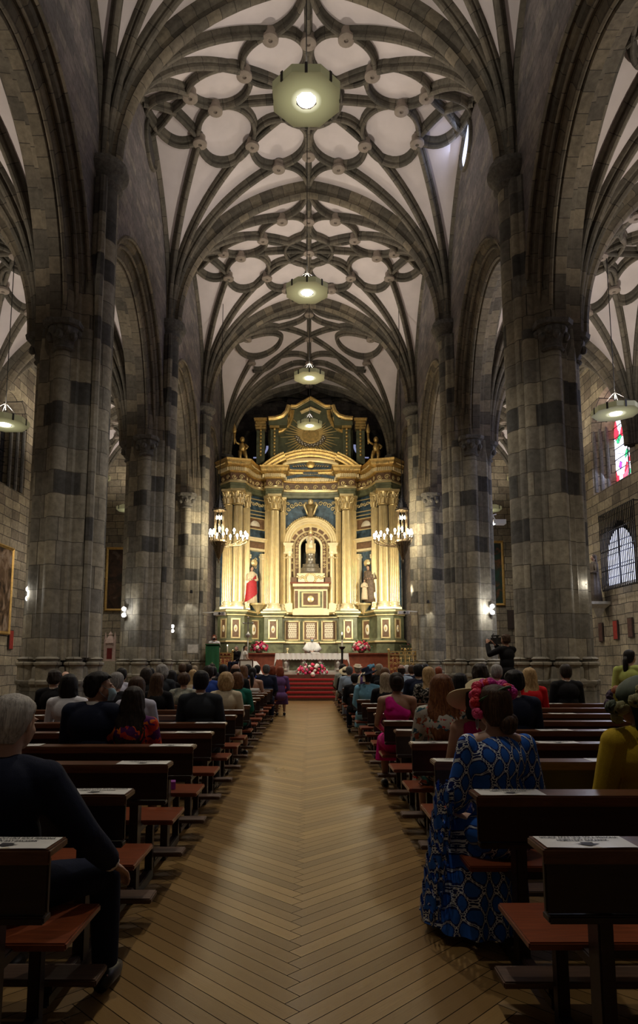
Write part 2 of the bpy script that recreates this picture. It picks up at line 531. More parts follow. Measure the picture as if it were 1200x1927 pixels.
# oculus high in the right nave wall and its blind twin on the left
t = NT('daylight_glass')
nz = t.noise(3.0, 2)
t.out((0.3, 0.3, 0.35), 0.3, emis=t.ramp(nz, [(0.3, (0.55, 0.62, 0.95)), (0.7, (0.85, 0.88, 1.0))]), estr=1.6)
M['daylight_glass'] = t.m
plain('blind_panel', (0.06, 0.055, 0.055), 0.8)
for s, nm, m in ((1, 'window_1', 'daylight_glass'), (-1, 'window_2', 'blind_panel')):
    c = Vector((s * 4.84, 18.5, 17.2)); b = MB(); b2 = MB()
    ring = lambda r, dx: [(c.x - s * dx, c.y + r * math.cos(2 * PI * k / 32), c.z + r * math.sin(2 * PI * k / 32)) for k in range(32)]
    b.rings([ring(.70, 0), ring(.70, .07), ring(.64, .10), ring(.57, .03), ring(.56, .0)])
    o = b.build(nm, M['rib_stone'], kind='structure', auto=40)
    b2.add(ring(.565, .012), [tuple(range(32))]); b2.build('pane', M[m], o)
light('oculus_daylight', 'AREA', (4.6, 18.5, 17.2), P_WIN * .07, (0.6, 0.68, 1.0), 1.1, target=(-4.8, 17.5, 13.5))

# ---- piers
def envelope(circs, base, n=72):
    pts = []
    for i in range(n):
        a = 2 * PI * i / n; d = Vector((math.cos(a), math.sin(a)))
        r = base / max(abs(math.cos((a + PI / 8) % (PI / 4) - PI / 8)), .5)
        for (cx, cy, cr) in circs:
            c = Vector((cx, cy)); bb = d.dot(c); disc = bb * bb - c.length_squared + cr * cr
            if disc > 0: r = max(r, bb + math.sqrt(disc))
        pts.append((r * d.x, r * d.y))
    return pts
circ = []
for k in range(4):
    a = PI / 2 * k
    circ.append((.70 * math.cos(a), .70 * math.sin(a), .21))
    for da in (-.42, .42): circ.append((.71 * math.cos(a + da), .71 * math.sin(a + da), .085))
    circ.append((.70 * math.cos(a + PI / 4), .70 * math.sin(a + PI / 4), .15))
SHAFT = [(x * .9, y * .9) for x, y in envelope(circ, .72)]
circ = [(a * .9, c * .9, r * .9) for a, c, r in circ]
def ringat(prof, z, k=1.0, c=(0, 0)): return [(c[0] + x * k, c[1] + y * k, z) for x, y in prof]
OCT = envelope([], .84, 72)
def make_pier(s):
    th = thing('stone_pier', 'pier', 'pier')
    b = MB()
    zz = [1.55] + [1.55 + .5 * i for i in range(1, 15)] + [8.72]
    b.rings([ringat(SHAFT, z) for z in zz])
    b.build('shaft', M['pillar_stone'], th, auto=35)
    # continuous respond above the arcade capitals, nave side, up to the vault
    b = MB()
    up = envelope([(0, 0, .3), (-.02, .30, .13), (-.02, -.30, .13), (.1, .42, .1), (.1, -.42, .1)], .2, 48)
    cx = -s * (5.27 - NX - .12)
    b.rings([ringat(up, z, 1, (cx, 0)) for z in [1.6, 4.0, 6.5] + [8.0 + .4 * i for i in range(0, 12)] + [12.45]])
    b.build('wall_shaft', M['pillar_stone'], th, auto=35)
    b = MB()
    b.lathe([(.30, 12.35), (.36, 12.4), (.40, 12.45), (.38, 12.5), (.34, 12.53), (.36, 12.62), (.46, 12.7), (.52, 12.76), (.54, 12.84), (.50, 12.9), (.50, 13.0)], 24, (cx, 0, 0))
    b.build('capital', M['dark_carved_stone'], th, auto=40, label='round moulded capital')
    # block above the shaft up to the wall
    b = MB(); b.rings([ringat(SHAFT, 8.6, .99), ringat(SHAFT, 9.6, .93), ringat(SHAFT, 11.5, .62), ringat(SHAFT, 13.0, .5)])
    b.build('springer', M['arch_stone'], th, auto=35)
    # capitals of the aisle-side shafts
    for (ang, zc) in ((0 if s > 0 else PI, 8.75), (-PI / 2, 8.75), (PI / 2, 8.75)):
        b = MB(); c = (.63 * math.cos(ang), .63 * math.sin(ang), 0)
        b.lathe([(.22, zc - .62), (.26, zc - .58), (.22, zc - .54), (.24, zc - .4), (.33, zc - .2), (.34, zc - .12)], 16, c)
        for k in range(12):
            a = 2 * PI * k / 12
            b.ball((c[0] + .3 * math.cos(a), c[1] + .3 * math.sin(a), zc - .2 - .12 * (k % 2)), (.085, .085, .1), 6, 5)
        b.rings([[(c[0] + x * q, c[1] + y * q, z) for x, y in ((-1, -.6), (-.6, -1), (.6, -1), (1, -.6), (1, .6), (.6, 1), (-.6, 1), (-1, .6))] for q, z in ((.30, zc - .12), (.38, zc - .1), (.40, zc), (.36, zc + .02))], cap1=True)
        b.build('capital', M['dark_carved_stone'], th, auto=40, label='dark leaf-carved capital')
    # base: stepped and moulded
    b = MB()
    prof = [(1.0, 1.10, 0), (1.0, 1.10, .55), (1.0, 1.06, .6), (1.0, 1.02, .66), (1.0, 1.02, 1.02), (1, 1.07, 1.07), (1, 1.07, 1.13), (1, .98, 1.18)]
    b.rings([ringat(SHAFT, z, k * 1.06) for _, k, z in prof])
    b.rings([ringat(SHAFT, z, k) for k, z in ((1.03, 1.1), (1.03, 1.38), (1.0, 1.42))])
    for q_, (cx_, cy_, cr) in enumerate(circ):
        if q_ % 4 in (1, 2): continue
        d = Vector((cx_, cy_, 0)).normalized() * .02
        b.lathe([(cr + .05, 1.1), (cr + .05, 1.42), (cr + .09, 1.46), (cr + .09, 1.5), (cr + .03, 1.53), (cr + .065, 1.58), (cr + .015, 1.62)], 16, (cx_ + d.x, cy_ + d.y, 0))
    b.build('base', M['pillar_stone'], th, auto=35)
    return th
pierL, pierR = make_pier(-1), make_pier(1)
for s, proto, word in ((-1, pierL, 'left'), (1, pierR, 'right')):
    for n_, i in enumerate((1, 2, 3, 4, 5)):
        o = proto if n_ == 0 else copy_tree(proto)
        o.location = (s * 5.27, YB[i], 0)
        o['group'] = 'clustered stone piers of the nave'
        o['label'] = ['clustered stone pier %s of the aisle, beside the photographer', 'large clustered stone pier with banded masonry, nearest on the %s',
                      'clustered stone pier second from the front on the %s', 'clustered stone pier beside the altar steps on the %s', 'clustered stone pier behind the chandelier on the %s'][n_] % word

# ---- outer walls with real openings
def wall_x(name, X, y0, y1, z0, z1, ops, s, mat):
    """wall in the plane x = X; ops: (ya, yb, za, zb, arched, depth)"""
    b = MB()
    ys = sorted({y0, y1} | {v for o in ops for v in o[:2]}); zs_ = sorted({z0, z1} | {v for o in ops for v in o[2:4]})
    for a, c in zip(ys, ys[1:]):
        for d, e in zip(zs_, zs_[1:]):
            my, mz = (a + c) / 2, (d + e) / 2
            if any(o[0] < my < o[1] and o[2] < mz < o[3] for o in ops): continue
            b.add([(X, a, d), (X, c, d), (X, c, e), (X, a, e)], [(0, 1, 2, 3)], [[(a, d), (c, d), (c, e), (a, e)]])
    for (ya, yb, za, zb, arched, dep) in ops:
        X2 = X + s * dep; yc = (ya + yb) / 2; r = (yb - ya) / 2
        if arched:
            zsp = zb - r
            out = [(ya, za), (ya, zsp)] + [(yc - r * math.cos(PI * k / 16), zsp + r * math.sin(PI * k / 16)) for k in range(1, 16)] + [(yb, zsp), (yb, za)]
            top = [(ya, zsp)] + [(yc - r * math.cos(PI * k / 16), zsp + r * math.sin(PI * k / 16)) for k in range(1, 16)] + [(yb, zsp)]
            for k in range(len(top) - 1):
                p, q = top[k], top[k + 1]
                b.add([(X, p[0], p[1]), (X, q[0], q[1]), (X, q[0], zb), (X, p[0], zb)], [(0, 1, 2, 3)], [[p, q, (q[0], zb), (p[0], zb)]])
        else:
            out = [(ya, za), (ya, zb), (yb, zb), (yb, za)]
        inn = [(yc + (y - yc) * .72, za + .15 + (z - za) * .93) for y, z in out]
        for k in range(len(out)):
            p, q = out[k], out[(k + 1) % len(out)]; p2, q2 = inn[k], inn[(k + 1) % len(out)]
            b.add([(X, p[0], p[1]), (X, q[0], q[1]), (X2, q2[0], q2[1]), (X2, p2[0], p2[1])], [(0, 1, 2, 3)], [[(0, p[1]), (0, q[1]), (dep, q[1]), (dep, p[1])]])
    return b.build(name, mat, kind='structure')
WINR = [(22.05, 25.05, 7.9, 11.6, True, .75), (22.15, 24.85, 4.2, 6.6, True, .18), (15.2, 17.3, 7.9, 11.6, True, .75), (8.0, 10.2, 7.9, 11.6, True, .75)]
WINL = [(22.9, 25.05, 7.9, 11.6, True, .75), (15.2, 17.3, 7.9, 11.6, True, .75)]
wall_x('wall_right', 11.0, YB[0], EAST, 0, 14.0, WINR, 1, M['aisle_wall_stone'])
wall_x('wall_left', -11.0, YB[0], EAST, 0, 14.0, WINL, -1, M['aisle_wall_stone'])
# east walls of the aisles and the back wall
for s, nm in ((-1, 'wall_left_east'), (1, 'wall_right_east')):
    b = MB(); xa, xb = sorted((s * 5.9, s * 11.0))
    b.add([(xa, EAST, 0), (xb, EAST, 0), (xb, EAST, 14), (xa, EAST, 14)], [(0, 1, 2, 3)], [[(xa, 0), (xb, 0), (xb, 14), (xa, 14)]])
    b.build(nm, M['aisle_wall_stone'], kind='structure')
b = MB(); b.add([(-11, YB[0], 0), (11, YB[0], 0), (11, YB[0], 19), (-11, YB[0], 19)], [(0, 1, 2, 3)], [[(-11, 0), (11, 0), (11, 19), (-11, 19)]])
b.build('wall_back', M['nave_wall_stone'], kind='structure')
b = MB()
for s in (-1, 1):   # choir side walls and apse
    b.add([(s * 5.0, 28.85, 0), (s * 5.0, 39.5, 0), (s * 5.0, 39.5, 19), (s * 5.0, 28.85, 19)], [(0, 1, 2, 3)], [[(28, 0), (39.5, 0), (39.5, 19), (28, 19)]])
b.add([(-5, 39.5, 0), (5, 39.5, 0), (5, 39.5, 19), (-5, 39.5, 19)], [(0, 1, 2, 3)], [[(-5, 0), (5, 0), (5, 19), (-5, 19)]])
b.build('wall_apse', M['nave_wall_stone'], kind='structure')
vault('ceiling', -NW, NW, YB[5], 43.0, CAPZ, 5.0, 6.1, 'loop', trans=False)
# first bay over the camera (plain plaster web with its ribs out of view)
vault_web('ceiling', -NW, NW, YB[0], YB[1], CAPZ, 5.45, 6.05, 30)
for s in (-1, 1):
    x0, x1 = (AXI, AXO) if s > 0 else (-AXO, -AXI)
    vault_web('ceiling', x0, x1, YB[0], YB[1], ACAP, 4.7, 4.5, 30)

# ---- window glass
t = NT('stained_glass')
sp = t.n('ShaderNodeSeparateXYZ'); t.put(sp.inputs[0], t.coord('Object'))
vo = t.n('ShaderNodeTexVoronoi'); vo.inputs['Scale'].default_value = 3.2; t.put(vo.inputs['Vector'], t.coord('Object'))
ed = t.n('ShaderNodeTexVoronoi', feature='DISTANCE_TO_EDGE'); ed.inputs['Scale'].default_value = 3.2; t.put(ed.inputs['Vector'], t.coord('Object'))
sv = t.n('ShaderNodeSeparateColor'); t.put(sv.inputs[0], vo.outputs['Color'])
ccol = t.ramp(sv.outputs[0], [(0, (0.85, 0.86, 1)), (.55, (0.9, 0.9, 1)), (.62, (0.8, 0.02, 0.05)), (.8, (0.35, 0.05, 0.6)), (.9, (0.02, 0.4, 0.15))], 'CONSTANT')
lead = t.math('GREATER_THAN', ed.outputs[0], 0.03)
ccol = t.mix(lead, (0.02, 0.02, 0.05, 1), ccol)
t.out((0.1, 0.1, 0.12), 0.3, emis=ccol, estr=2.6)
M['stained_glass'] = t.m
emit('window_daylight', (0.72, 0.76, 1.0), 2.2)
plain('window_dark', (0.02, 0.02, 0.025), 0.2)
plain('iron', (0.02, 0.019, 0.02), 0.45, metal=0.6)
def pane(n_, s, op, mat, bars=True):
    ya, yb, za, zb, arched, dep = op; yc = (ya + yb) / 2; r = (yb - ya) / 2 * .73; X = s * (11 + dep - .02)
    zt = za + .15 + (zb - za - (yb - ya) / 2) * .93
    out = [(yc - r, za + .1), (yc - r, zt)] + [(yc - r * math.cos(PI * k / 16), zt + r * 1.0 * math.sin(PI * k / 16)) for k in range(1, 16)] + [(yc + r, zt), (yc + r, za + .1)]
    b = MB(); b.add([(X, y, z) for y, z in out], [tuple(range(len(out)))])
    o = b.build('window_%d' % n_, M[mat], kind='structure')
    b = MB()
    if bars:
        z = za + .4
        while z < zb: b.box((X - s * .04, yc, z), (.02, 2 * r, .025)); z += .42
        b.box((X - s * .04, yc, (za + zb) / 2), (.03, .04, zb - za))
        b.build('glazing_bar', M['iron'], o)
    return o
pane(3, 1, WINR[0], 'stained_glass'); pane(4, 1, WINR[1], 'window_daylight'); pane(5, 1, WINR[2], 'stained_glass'); pane(6, 1, WINR[3], 'stained_glass')
pane(7, -1, WINL[0], 'window_dark'); pane(8, -1, WINL[1], 'window_dark')
light('window_light', 'AREA', (10.9, 24.0, 9.8), P_WIN * .45, (0.62, 0.7, 1.0), 1.4, target=(0, 20, 3), sy=3.2)
light('window_light', 'AREA', (10.7, 23.1, 5.3), P_WIN * .5, (0.65, 0.72, 1.0), 1.8, target=(0, 20, 1.5), sy=2.0)
light('window_light', 'AREA', (10.9, 16.2, 9.8), P_WIN * .45, (0.62, 0.7, 1.0), 1.4, target=(0, 18, 4), sy=3.2)
# jamb shafts of the stained window
b = MB()
for s in (1, -1):
    for yy, xx in ((25.02, 11.12), (24.9, 11.3), (24.78, 11.5), (22.2, 11.3)):
        b.tube([(s * xx, yy, 8.0), (s * xx, yy, 10.6)], .075, 8)
trim(b, M['dark_carved_stone'])

# ---- floor: herringbone boards in the nave, presbytery, aisle paving
t = NT('oak_boards')
uvn = t.coord('UV'); sp = t.n('ShaderNodeSeparateXYZ'); t.put(sp.inputs[0], uvn)
wn = t.n('ShaderNodeTexWhiteNoise', noise_dimensions='1D'); t.put(wn.inputs['W'], t.math('FLOOR', sp.outputs[1]))
gr = t.noise(3.0, 8, 0.7, vec=t.mapv(uvn, (1.2, 45, 1)), dist=0.6)
c1 = t.ramp(wn.outputs[0], [(0, (0.19, 0.112, 0.038)), (.5, (0.265, 0.16, 0.057)), (1, (0.35, 0.22, 0.085))])
c1 = t.mix(1.0, c1, t.ramp(gr, [(.3, (.62, .6, .56)), (.7, (1.2, 1.18, 1.12))]), 'MULTIPLY')
wear = t.noise(0.9, 5, 0.6, vec=t.coord('Object'))
t.out(c1, t.ramp(wear, [(.2, (.26,) * 3), (.8, (.34,) * 3)]), spec=0.5)
t.bump(gr, 0.25, 0.004)
M['oak_boards'] = t.m
plain('floor_gap', (0.02, 0.014, 0.008), 0.9)
plain('stone_floor', (0.16, 0.14, 0.11), 0.5, var=0.3, scale=2)
b = MB(); Lp, wp = 1.33, 0.095
rot = Matrix.Rotation(PI / 4, 2)
g = .0022; idx = 0
for m in range(-8, 9):
    for k in range(-24, 320):
        for V in (0, 1):
            ox, oy = k * wp + m * Lp, k * wp - m * Lp
            if V: x0_, x1_, y0_, y1_ = ox - wp, ox, oy, oy + Lp
            else: x0_, x1_, y0_, y1_ = ox, ox + Lp, oy, oy + wp
            cc = rot @ Vector(((x0_ + x1_) / 2, (y0_ + y1_) / 2))
            if abs(cc.x) > 5.6 or cc.y < -.6 or cc.y > 27.3: continue
            idx += 1
            q = [rot @ Vector(p) for p in ((x0_ + g, y0_ + g), (x1_ - g, y0_ + g), (x1_ - g, y1_ - g), (x0_ + g, y1_ - g))]
            o_ = random.uniform(0, 9)
            if V: uvq = [(o_, idx + .1), (o_, idx + .6), (o_ + Lp, idx + .6), (o_ + Lp, idx + .1)]
            else: uvq = [(o_, idx + .1), (o_ + Lp, idx + .1), (o_ + Lp, idx + .6), (o_, idx + .6)]
            b.add([(p.x, p.y, 0) for p in q], [(0, 1, 2, 3)], [uvq])
b.cur = 1
b.quad((-5.7, -.8, -.004), (5.7, -.8, -.004), (5.7, 27.4, -.004), (-5.7, 27.4, -.004))
b.build('floor', [M['oak_boards'], M['floor_gap']], kind='structure')
b = MB()
for s in (-1, 1):
    xa, xb = sorted((s * 5.6, s * 11.05)); b.quad((xa, -.8, -.006), (xb, -.8, -.006), (xb, EAST + .05, -.006), (xa, EAST + .05, -.006))
b.quad((-5.7, 27, -.006), (5.7, 27, -.006), (5.7, 39.6, -.006), (-5.7, 39.6, -.006))
b.build('floor', M['stone_floor'], kind='structure')
# ================================================================= lamps and wall furniture
emit('lamp_white', (1.0, 0.97, 0.86), 26.0)
emit('lamp_ring', (1.0, 0.93, 0.8), 6.0)
emit('candle_bulb', (1.0, 0.9, 0.68), 30.0)
emit('small_lamp', (0.95, 0.95, 1.0), 14.0)
plain('lamp_panel', (0.50, 0.47, 0.31), 0.55, var=0.04, scale=3)
t = NT('lamp_diffuser'); ln = t.n('ShaderNodeVectorMath', operation='LENGTH'); t.put(ln.inputs[0], t.coord())
t.out((.36, .34, .2), .55, emis=t.ramp(ln.outputs['Value'], [(.2, (1.0, .97, .66)), (.28, (.34, .33, .17)), (.6, (.10, .095, .05))]), estr=.8); M['lamp_diffuser'] = t.m
plain('lamp_clip', (0.05, 0.05, 0.045), 0.5)
plain('cable', (0.03, 0.03, 0.03), 0.6)
plain('white_plastic', (0.8, 0.8, 0.8), 0.4, var=.03)
plain('black_plastic', (0.02, 0.02, 0.022), 0.4)
OCTA = [(math.cos(PI / 8 + PI / 4 * k), math.sin(PI / 8 + PI / 4 * k)) for k in range(8)]
def make_lamp():
    th = thing('hanging_lamp', 'x', 'lamp')
    k = .60 / math.cos(PI / 8)
    b = MB(); rg = lambda r, z: [(x * r * k, y * r * k, z) for x, y in OCTA]
    b.rings([rg(.30, .0), rg(.985, .0), rg(1.0, .012), rg(1.0, .15), rg(.97, .16), rg(.96, .02), rg(.34, .02), rg(.30, 0)])
    b.build('shade', M['lamp_diffuser'], th)
    b = MB(); b.lathe([(0, .004), (.165, .004), (.175, .02)], 24); b.build('bulb_glass', M['lamp_white'], th, smooth=False)
    b = MB(); b.lathe([(.175, .02), (.19, .05), (.19, .14), (.16, .2), (.15, .2), (.15, .05)], 24); b.build('housing', M['lamp_panel'], th, auto=40)
    b = MB(); b.lathe([(0, .215), (.15, .215), (.18, .235), (.18, .26), (.1, .3), (.03, .34), (0, .34)], 24); b.build('upper_light', M['lamp_ring'], th, smooth=True)
    for x, y in OCTA:
        b = MB(); a = math.atan2(y, x) + PI / 8
        b.box((.605 * math.cos(a), .605 * math.sin(a), .08), (.02, .05, .19), rz=a); b.build('clip', M['lamp_clip'], th)
    b = MB()
    for q in range(4):
        a = PI / 2 * q + PI / 4; b.tube([(.58 * math.cos(a), .58 * math.sin(a), .14), (.02 * math.cos(a), .02 * math.sin(a), .62)], .006, 5)
    b.build('stay', M['cable'], th)
    b = MB(); b.tube([(0, 0, .3), (0, 0, 1)], .012, 6); b.build('cable', M['cable'], th)
    return th
lamp0 = make_lamp(); first = True
def put_lamp(x, y, z, ztop, label, up, down, col=(1, .88, .72)):
    global first
    o = lamp0 if first else copy_tree(lamp0)
    first = False
    o.location = (x, y, z); o['label'] = label; o['group'] = 'octagonal hanging lamps'
    for c in o.children:
        if c.name.startswith('cable'):
            c.scale = (1, 1, 1); c.data = c.data.copy()
            for v in c.data.vertices:
                if v.co.z > .5: v.co.z = ztop - z
    light('lamp_uplight', 'SPOT', (x, y, z + .42), up, col, .12, target=(x, y, z + 5), angle=R(172), blend=.6)
    light('lamp_downlight', 'SPOT', (x, y, z - .06), down, (1, .9, .76), .12, target=(x, y, 0), angle=R(125), blend=.8)
put_lamp(0, 3.5, 11.3, 18.2, 'unseen octagonal hanging lamp added above the near pews', P_UP * .6, P_DOWN * .42)  # out-of-view lamp added to brighten the near pews and guests
put_lamp(-.02, 10.8, 11.55, 18.2, 'large octagonal hanging lamp nearest the camera, top of the nave row', P_UP, P_DOWN * .85)
put_lamp(-.04, 18.1, 12.15, 18.0, 'octagonal hanging lamp second in the nave row, level with the second vault', P_UP, P_DOWN)
put_lamp(.02, 25.2, 12.72, 18.0, 'small octagonal hanging lamp third in the nave row', P_UP, P_DOWN)
put_lamp(.03, 31.2, 12.95, 18.0, 'small octagonal hanging lamp in front of the golden sunburst', P_UP * .4, P_DOWN * .42)
put_lamp(8.62, 17.9, 8.42, 13.3, 'octagonal hanging lamp before the stained glass of the right side aisle', P_AISLE_UP, P_AISLE_DOWN)
put_lamp(-8.5, 17.9, 8.1, 13.3, 'octagonal hanging lamp cut by the left edge, in the left side aisle', P_AISLE_UP, P_AISLE_DOWN)
for s in (-1, 1):
    put_lamp(s * 8.4, 25.2, 8.6, 13.3, 'octagonal hanging lamp far back in the %s side aisle' % ('left' if s < 0 else 'right'), P_AISLE_UP, P_AISLE_DOWN)
    put_lamp(s * 8.4, 30.6, 8.6, 13.2, 'added octagonal hanging lamp before the end wall of the %s side aisle' % ('left' if s < 0 else 'right'), P_AISLE_UP * .8, P_AISLE_DOWN * .8)  # lamp added to brighten the last aisle bay and its end wall
    for y, k in ((10.6, 1.0),):
        light('lamp_uplight', 'SPOT', (s * 8.4, y, 8.6), P_AISLE_UP * k, (1, .86, .68), .12, target=(s * 8.4, y, 15), angle=R(172), blend=.6)
        light('lamp_downlight', 'SPOT', (s * 8.4, y, 8.3), P_AISLE_DOWN * 1.6, (1, .86, .68), .12, target=(s * 8.9, y, 0), angle=R(125), blend=.9)

# ---- chandeliers with gothic spire
plain('bronze', (0.20, 0.15, 0.09), 0.4, metal=.85, var=.3)
def chandelier(s, label):
    th = thing('chandelier', label, 'chandelier', (s * 3.82 + .08, 27.2, 0), group='gothic chandeliers before the altar')
    Z = lambda v: ZP(v, 27.2)
    zc, zb = Z(1008), Z(1050)
    b = MB()
    b.lathe([(.0, zb - .25), (.02, zb - .2), (.03, zb - .12), (.015, zb - .08), (.05, zb), (.10, zb + .06), (.17, zb + .35), (.24, Z(1022)), (.26, Z(1020)), (.2, Z(1018))], 12)
    for k in range(12):
        a = 2 * PI * k / 12; b.tube([(.06 * math.cos(a), .06 * math.sin(a), zb), (.19 * math.cos(a), .19 * math.sin(a), zb + .35), (.27 * math.cos(a), .27 * math.sin(a), Z(1020))], .012, 5)
    b.build('lower_cone', M['bronze'], th, auto=40)
    b = MB()
    for k in range(8):
        a = 2 * PI * k / 8; b.tube([(.2 * math.cos(a), .2 * math.sin(a), Z(1020)), (.2 * math.cos(a), .2 * math.sin(a), Z(960))], .013, 5)
    b.lathe([(.24, Z(962)), (.26, Z(961)), (.26, Z(958)), (.22, Z(957))], 8)
    b.build('lantern_frame', M['bronze'], th)
    b = MB()
    b.lathe([(.27, Z(961)), (.25, Z(959)), (.17, Z(950)), (.09, Z(941)), (.03, Z(932)), (.015, Z(918)), (0, Z(915))], 8)
    for k in range(8):
        for j in range(6):
            a = 2 * PI * k / 8; t_ = j / 6; r = .25 * (1 - t_) + .02
            b.box((r * math.cos(a), r * math.sin(a), Z(959) + t_ * (Z(932) - Z(959))), (.05, .03, .07), rz=a, taper=.2)
    b.build('spire', M['iron'], th)
    b = MB(); b.tube([(0, 0, Z(918)), (0, 0, 17.0)], .014, 5); b.build('chain', M['iron'], th)
    b = MB()
    for k in range(4): b.lathe([(.02, 0), (.035, .05), (.02, .13), (0, .16)], 8, (.1 * math.cos(PI / 2 * k), .1 * math.sin(PI / 2 * k), Z(977)))
    b.build('lantern_bulbs', M['candle_bulb'], th, smooth=True)
    # oval crown of candle arms reaching towards the altar
    ocx = -s * .40; ring = []; arms = MB(); N = 16
    for k in range(N):
        a = 2 * PI * k / N
        x, y = ocx + .78 * math.cos(a), .62 * math.sin(a)
        z = zc - .12 * abs(x) + .05 * (k % 2)
        arms.tube([(0, 0, zc - .32), (x * .4, y * .4, zc - .45), (x * .8, y * .8, zc - .38), (x, y, z - .15), (x, y, z - .04)], .014, 5)
        arms.lathe([(.01, -.05), (.05, -.02), (.05, 0), (.02, .0)], 8, (x, y, z - .03))
        cd = MB(); cd.lathe([(.018, 0), (.018, .08), (.045, .12), (.052, .16), (.03, .21), (0, .24)], 8, (x, y, z))
        cd.build('candle_bulb', M['candle_bulb'], th, smooth=True)
        ring.append((x, y, z))
    arms.lathe([(.3, zc - .3), (.33, zc - .28), (.3, zc - .2)], 12)
    arms.build('candle_arms', M['bronze'], th, auto=40)
    for xx in (-.3, .3):
        light('chandelier_light', 'POINT', (s * 3.82 + .08 + ocx + xx, 27.2, zc + .35), P_CHAND, (1, .82, .52), .25)
    light('chandelier_light', 'POINT', (s * 3.82 + .08, 27.2, zc - .5), P_CHAND * .4, (1, .82, .52), .2)
    return th
chandelier(-1, 'gothic chandelier of lit candle bulbs hanging left of the golden altarpiece')
chandelier(1, 'gothic chandelier of lit candle bulbs hanging right of the golden altarpiece')

# ---- projectors on brackets
def projector(u, v, y, label):
    p = PT(u, v, y); th = thing('projector', label, 'projector', p, group='white projectors')
    b = MB(); b.box((0, 0, 0), (.46, .34, .13)); b.build('case', M['white_plastic'], th)
    b = MB(); b.lathe([(0, 0), (.05, 0), (.05, .03), (.035, .035), (0, .03)], 14); b.xf(Matrix.Translation((.02, -.17, 0)) @ Matrix.Rotation(PI / 2, 4, 'X')); b.build('lens', M['black_plastic'], th)
    b = MB()
    for k in range(4): b.box((.14, -.171, -.04 + .025 * k), (.1, .004, .01))
    b.build('vent', M['black_plastic'], th)
    b = MB(); sd = -1 if u < CXP else 1; b.tube([(0, 0, .05), (sd * .3, .5, .1), (sd * .95, 1.05, .1)], .025, 6); b.build('bracket', M['white_plastic'], th)
projector(413, 1155, 27.6, 'white projector on a bracket left of the altarpiece pedestal')
projector(759, 1153, 27.6, 'white projector on a bracket right of the altarpiece pedestal')
# white boxed fixture high in the right aisle
p = PT(938, 983, 22); th = thing('wall_projector', 'white box light fixture jutting out behind the second right pier', 'light fixture', p)
b = MB(); b.box((0, 0, 0), (.42, .3, .15)); b.build('case', M['white_plastic'], th)
b = MB(); b.ball((-.2, -.1, -.06), .05); b.build('bulb', M['small_lamp'], th, smooth=True)
b = MB(); b.tube([(-.1, 0, .05), (-.2, 0, .25), (-.05, .1, .3)], .02, 6); b.build('bracket', M['white_plastic'], th)

# ---- floodlights on the piers
def flood(u, v, y, label, two=True, watt=12, tgt=(0, 0, 0), bright='small_lamp'):
    p = PT(u, v, y); th = thing('wall_spotlight', label, 'spotlight', p, group='spotlights on the piers')
    b = MB(); b.box((0, .12, .0), (.06, .16, .34)); b.build('bracket', M['black_plastic'], th)
    for k in ((-1, 1) if two else (0,)):
        c = MB(); c.lathe([(.05, .1), (.07, .08), (.075, -.06), (.06, -.07), (.0, -.07)], 12); c.xf(Matrix.Translation((0, 0, k * .1)) @ Matrix.Rotation(-PI / 2, 4, 'X'))
        h = c.build('spot_head', M['white_plastic'], th, auto=40)
        c = MB(); c.lathe([(0, .0), (.058, .0)], 12); c.xf(Matrix.Translation((0, -.09, k * .1)) @ Matrix.Rotation(PI / 2, 4, 'X')); c.build('lens', M[bright], h)
    if watt: light('spot_beam', 'POINT', (p.x, p.y - .2, p.z), watt, (1, .96, .9), .08)
flood(57, 1118, 13.9, 'pair of spotlights low on the left edge of the nearest left pier', watt=10)
flood(234, 1152, 20.9, 'pair of spotlights on the left edge of the second left pier', watt=14)
flood(325, 1183, 27.9, 'pair of bright spots low on the third left pier', watt=10)
flood(1094, 1102, 13.9, 'pair of bright spotlights on the right edge of the nearest right pier', watt=14)
flood(925, 1147, 20.9, 'pair of bright spotlights on the right edge of the second right pier', watt=30)
def downer(u, v, y, label, watt):
    p = PT(u, v, y); th = thing('wall_spotlight', label, 'spotlight', p)
    b = MB(); b.lathe([(.0, .1), (.05, .1), (.07, .0), (.06, -.03), (0, -.02)], 12); b.build('spot_head', M['black_plastic'], th, auto=40)
    b = MB(); b.box((0, .1, .05), (.03, .2, .03)); b.build('bracket', M['black_plastic'], th)
    light('spot_beam', 'SPOT', (p.x, p.y - .04, p.z - .06), watt, (1, .93, .78), .03, target=(p.x, p.y + .22, p.z - 1.2), angle=R(70), blend=.5)
downer(360, 1115, 27.85, 'small downlight washing the third left pier', 26)
downer(805, 1134, 27.85, 'small downlight washing the third right pier', 26)
# arcade spotlights hanging under the arch crowns
for s, lab in ((-1, 'small black spotlight under the crown of the first left arch'), (1, 'small black spotlight under the crown of the first right arch')):
    th = thing('arch_spotlight', lab, 'spotlight', (s * 5.2, 15.6, 11.15))
    b = MB(); b.lathe([(.0, .12), (.07, .12), (.08, -.08), (.05, -.1), (0, -.08)], 12); b.xf(Matrix.Rotation(.6, 4, 'X')); b.build('spot_head', M['black_plastic'], th, auto=40)
    b = MB(); b.tube([(0, 0, .08), (0, .05, .35), (-s * .0, .12, .9)], .02, 6); b.build('bracket', M['black_plastic'], th)

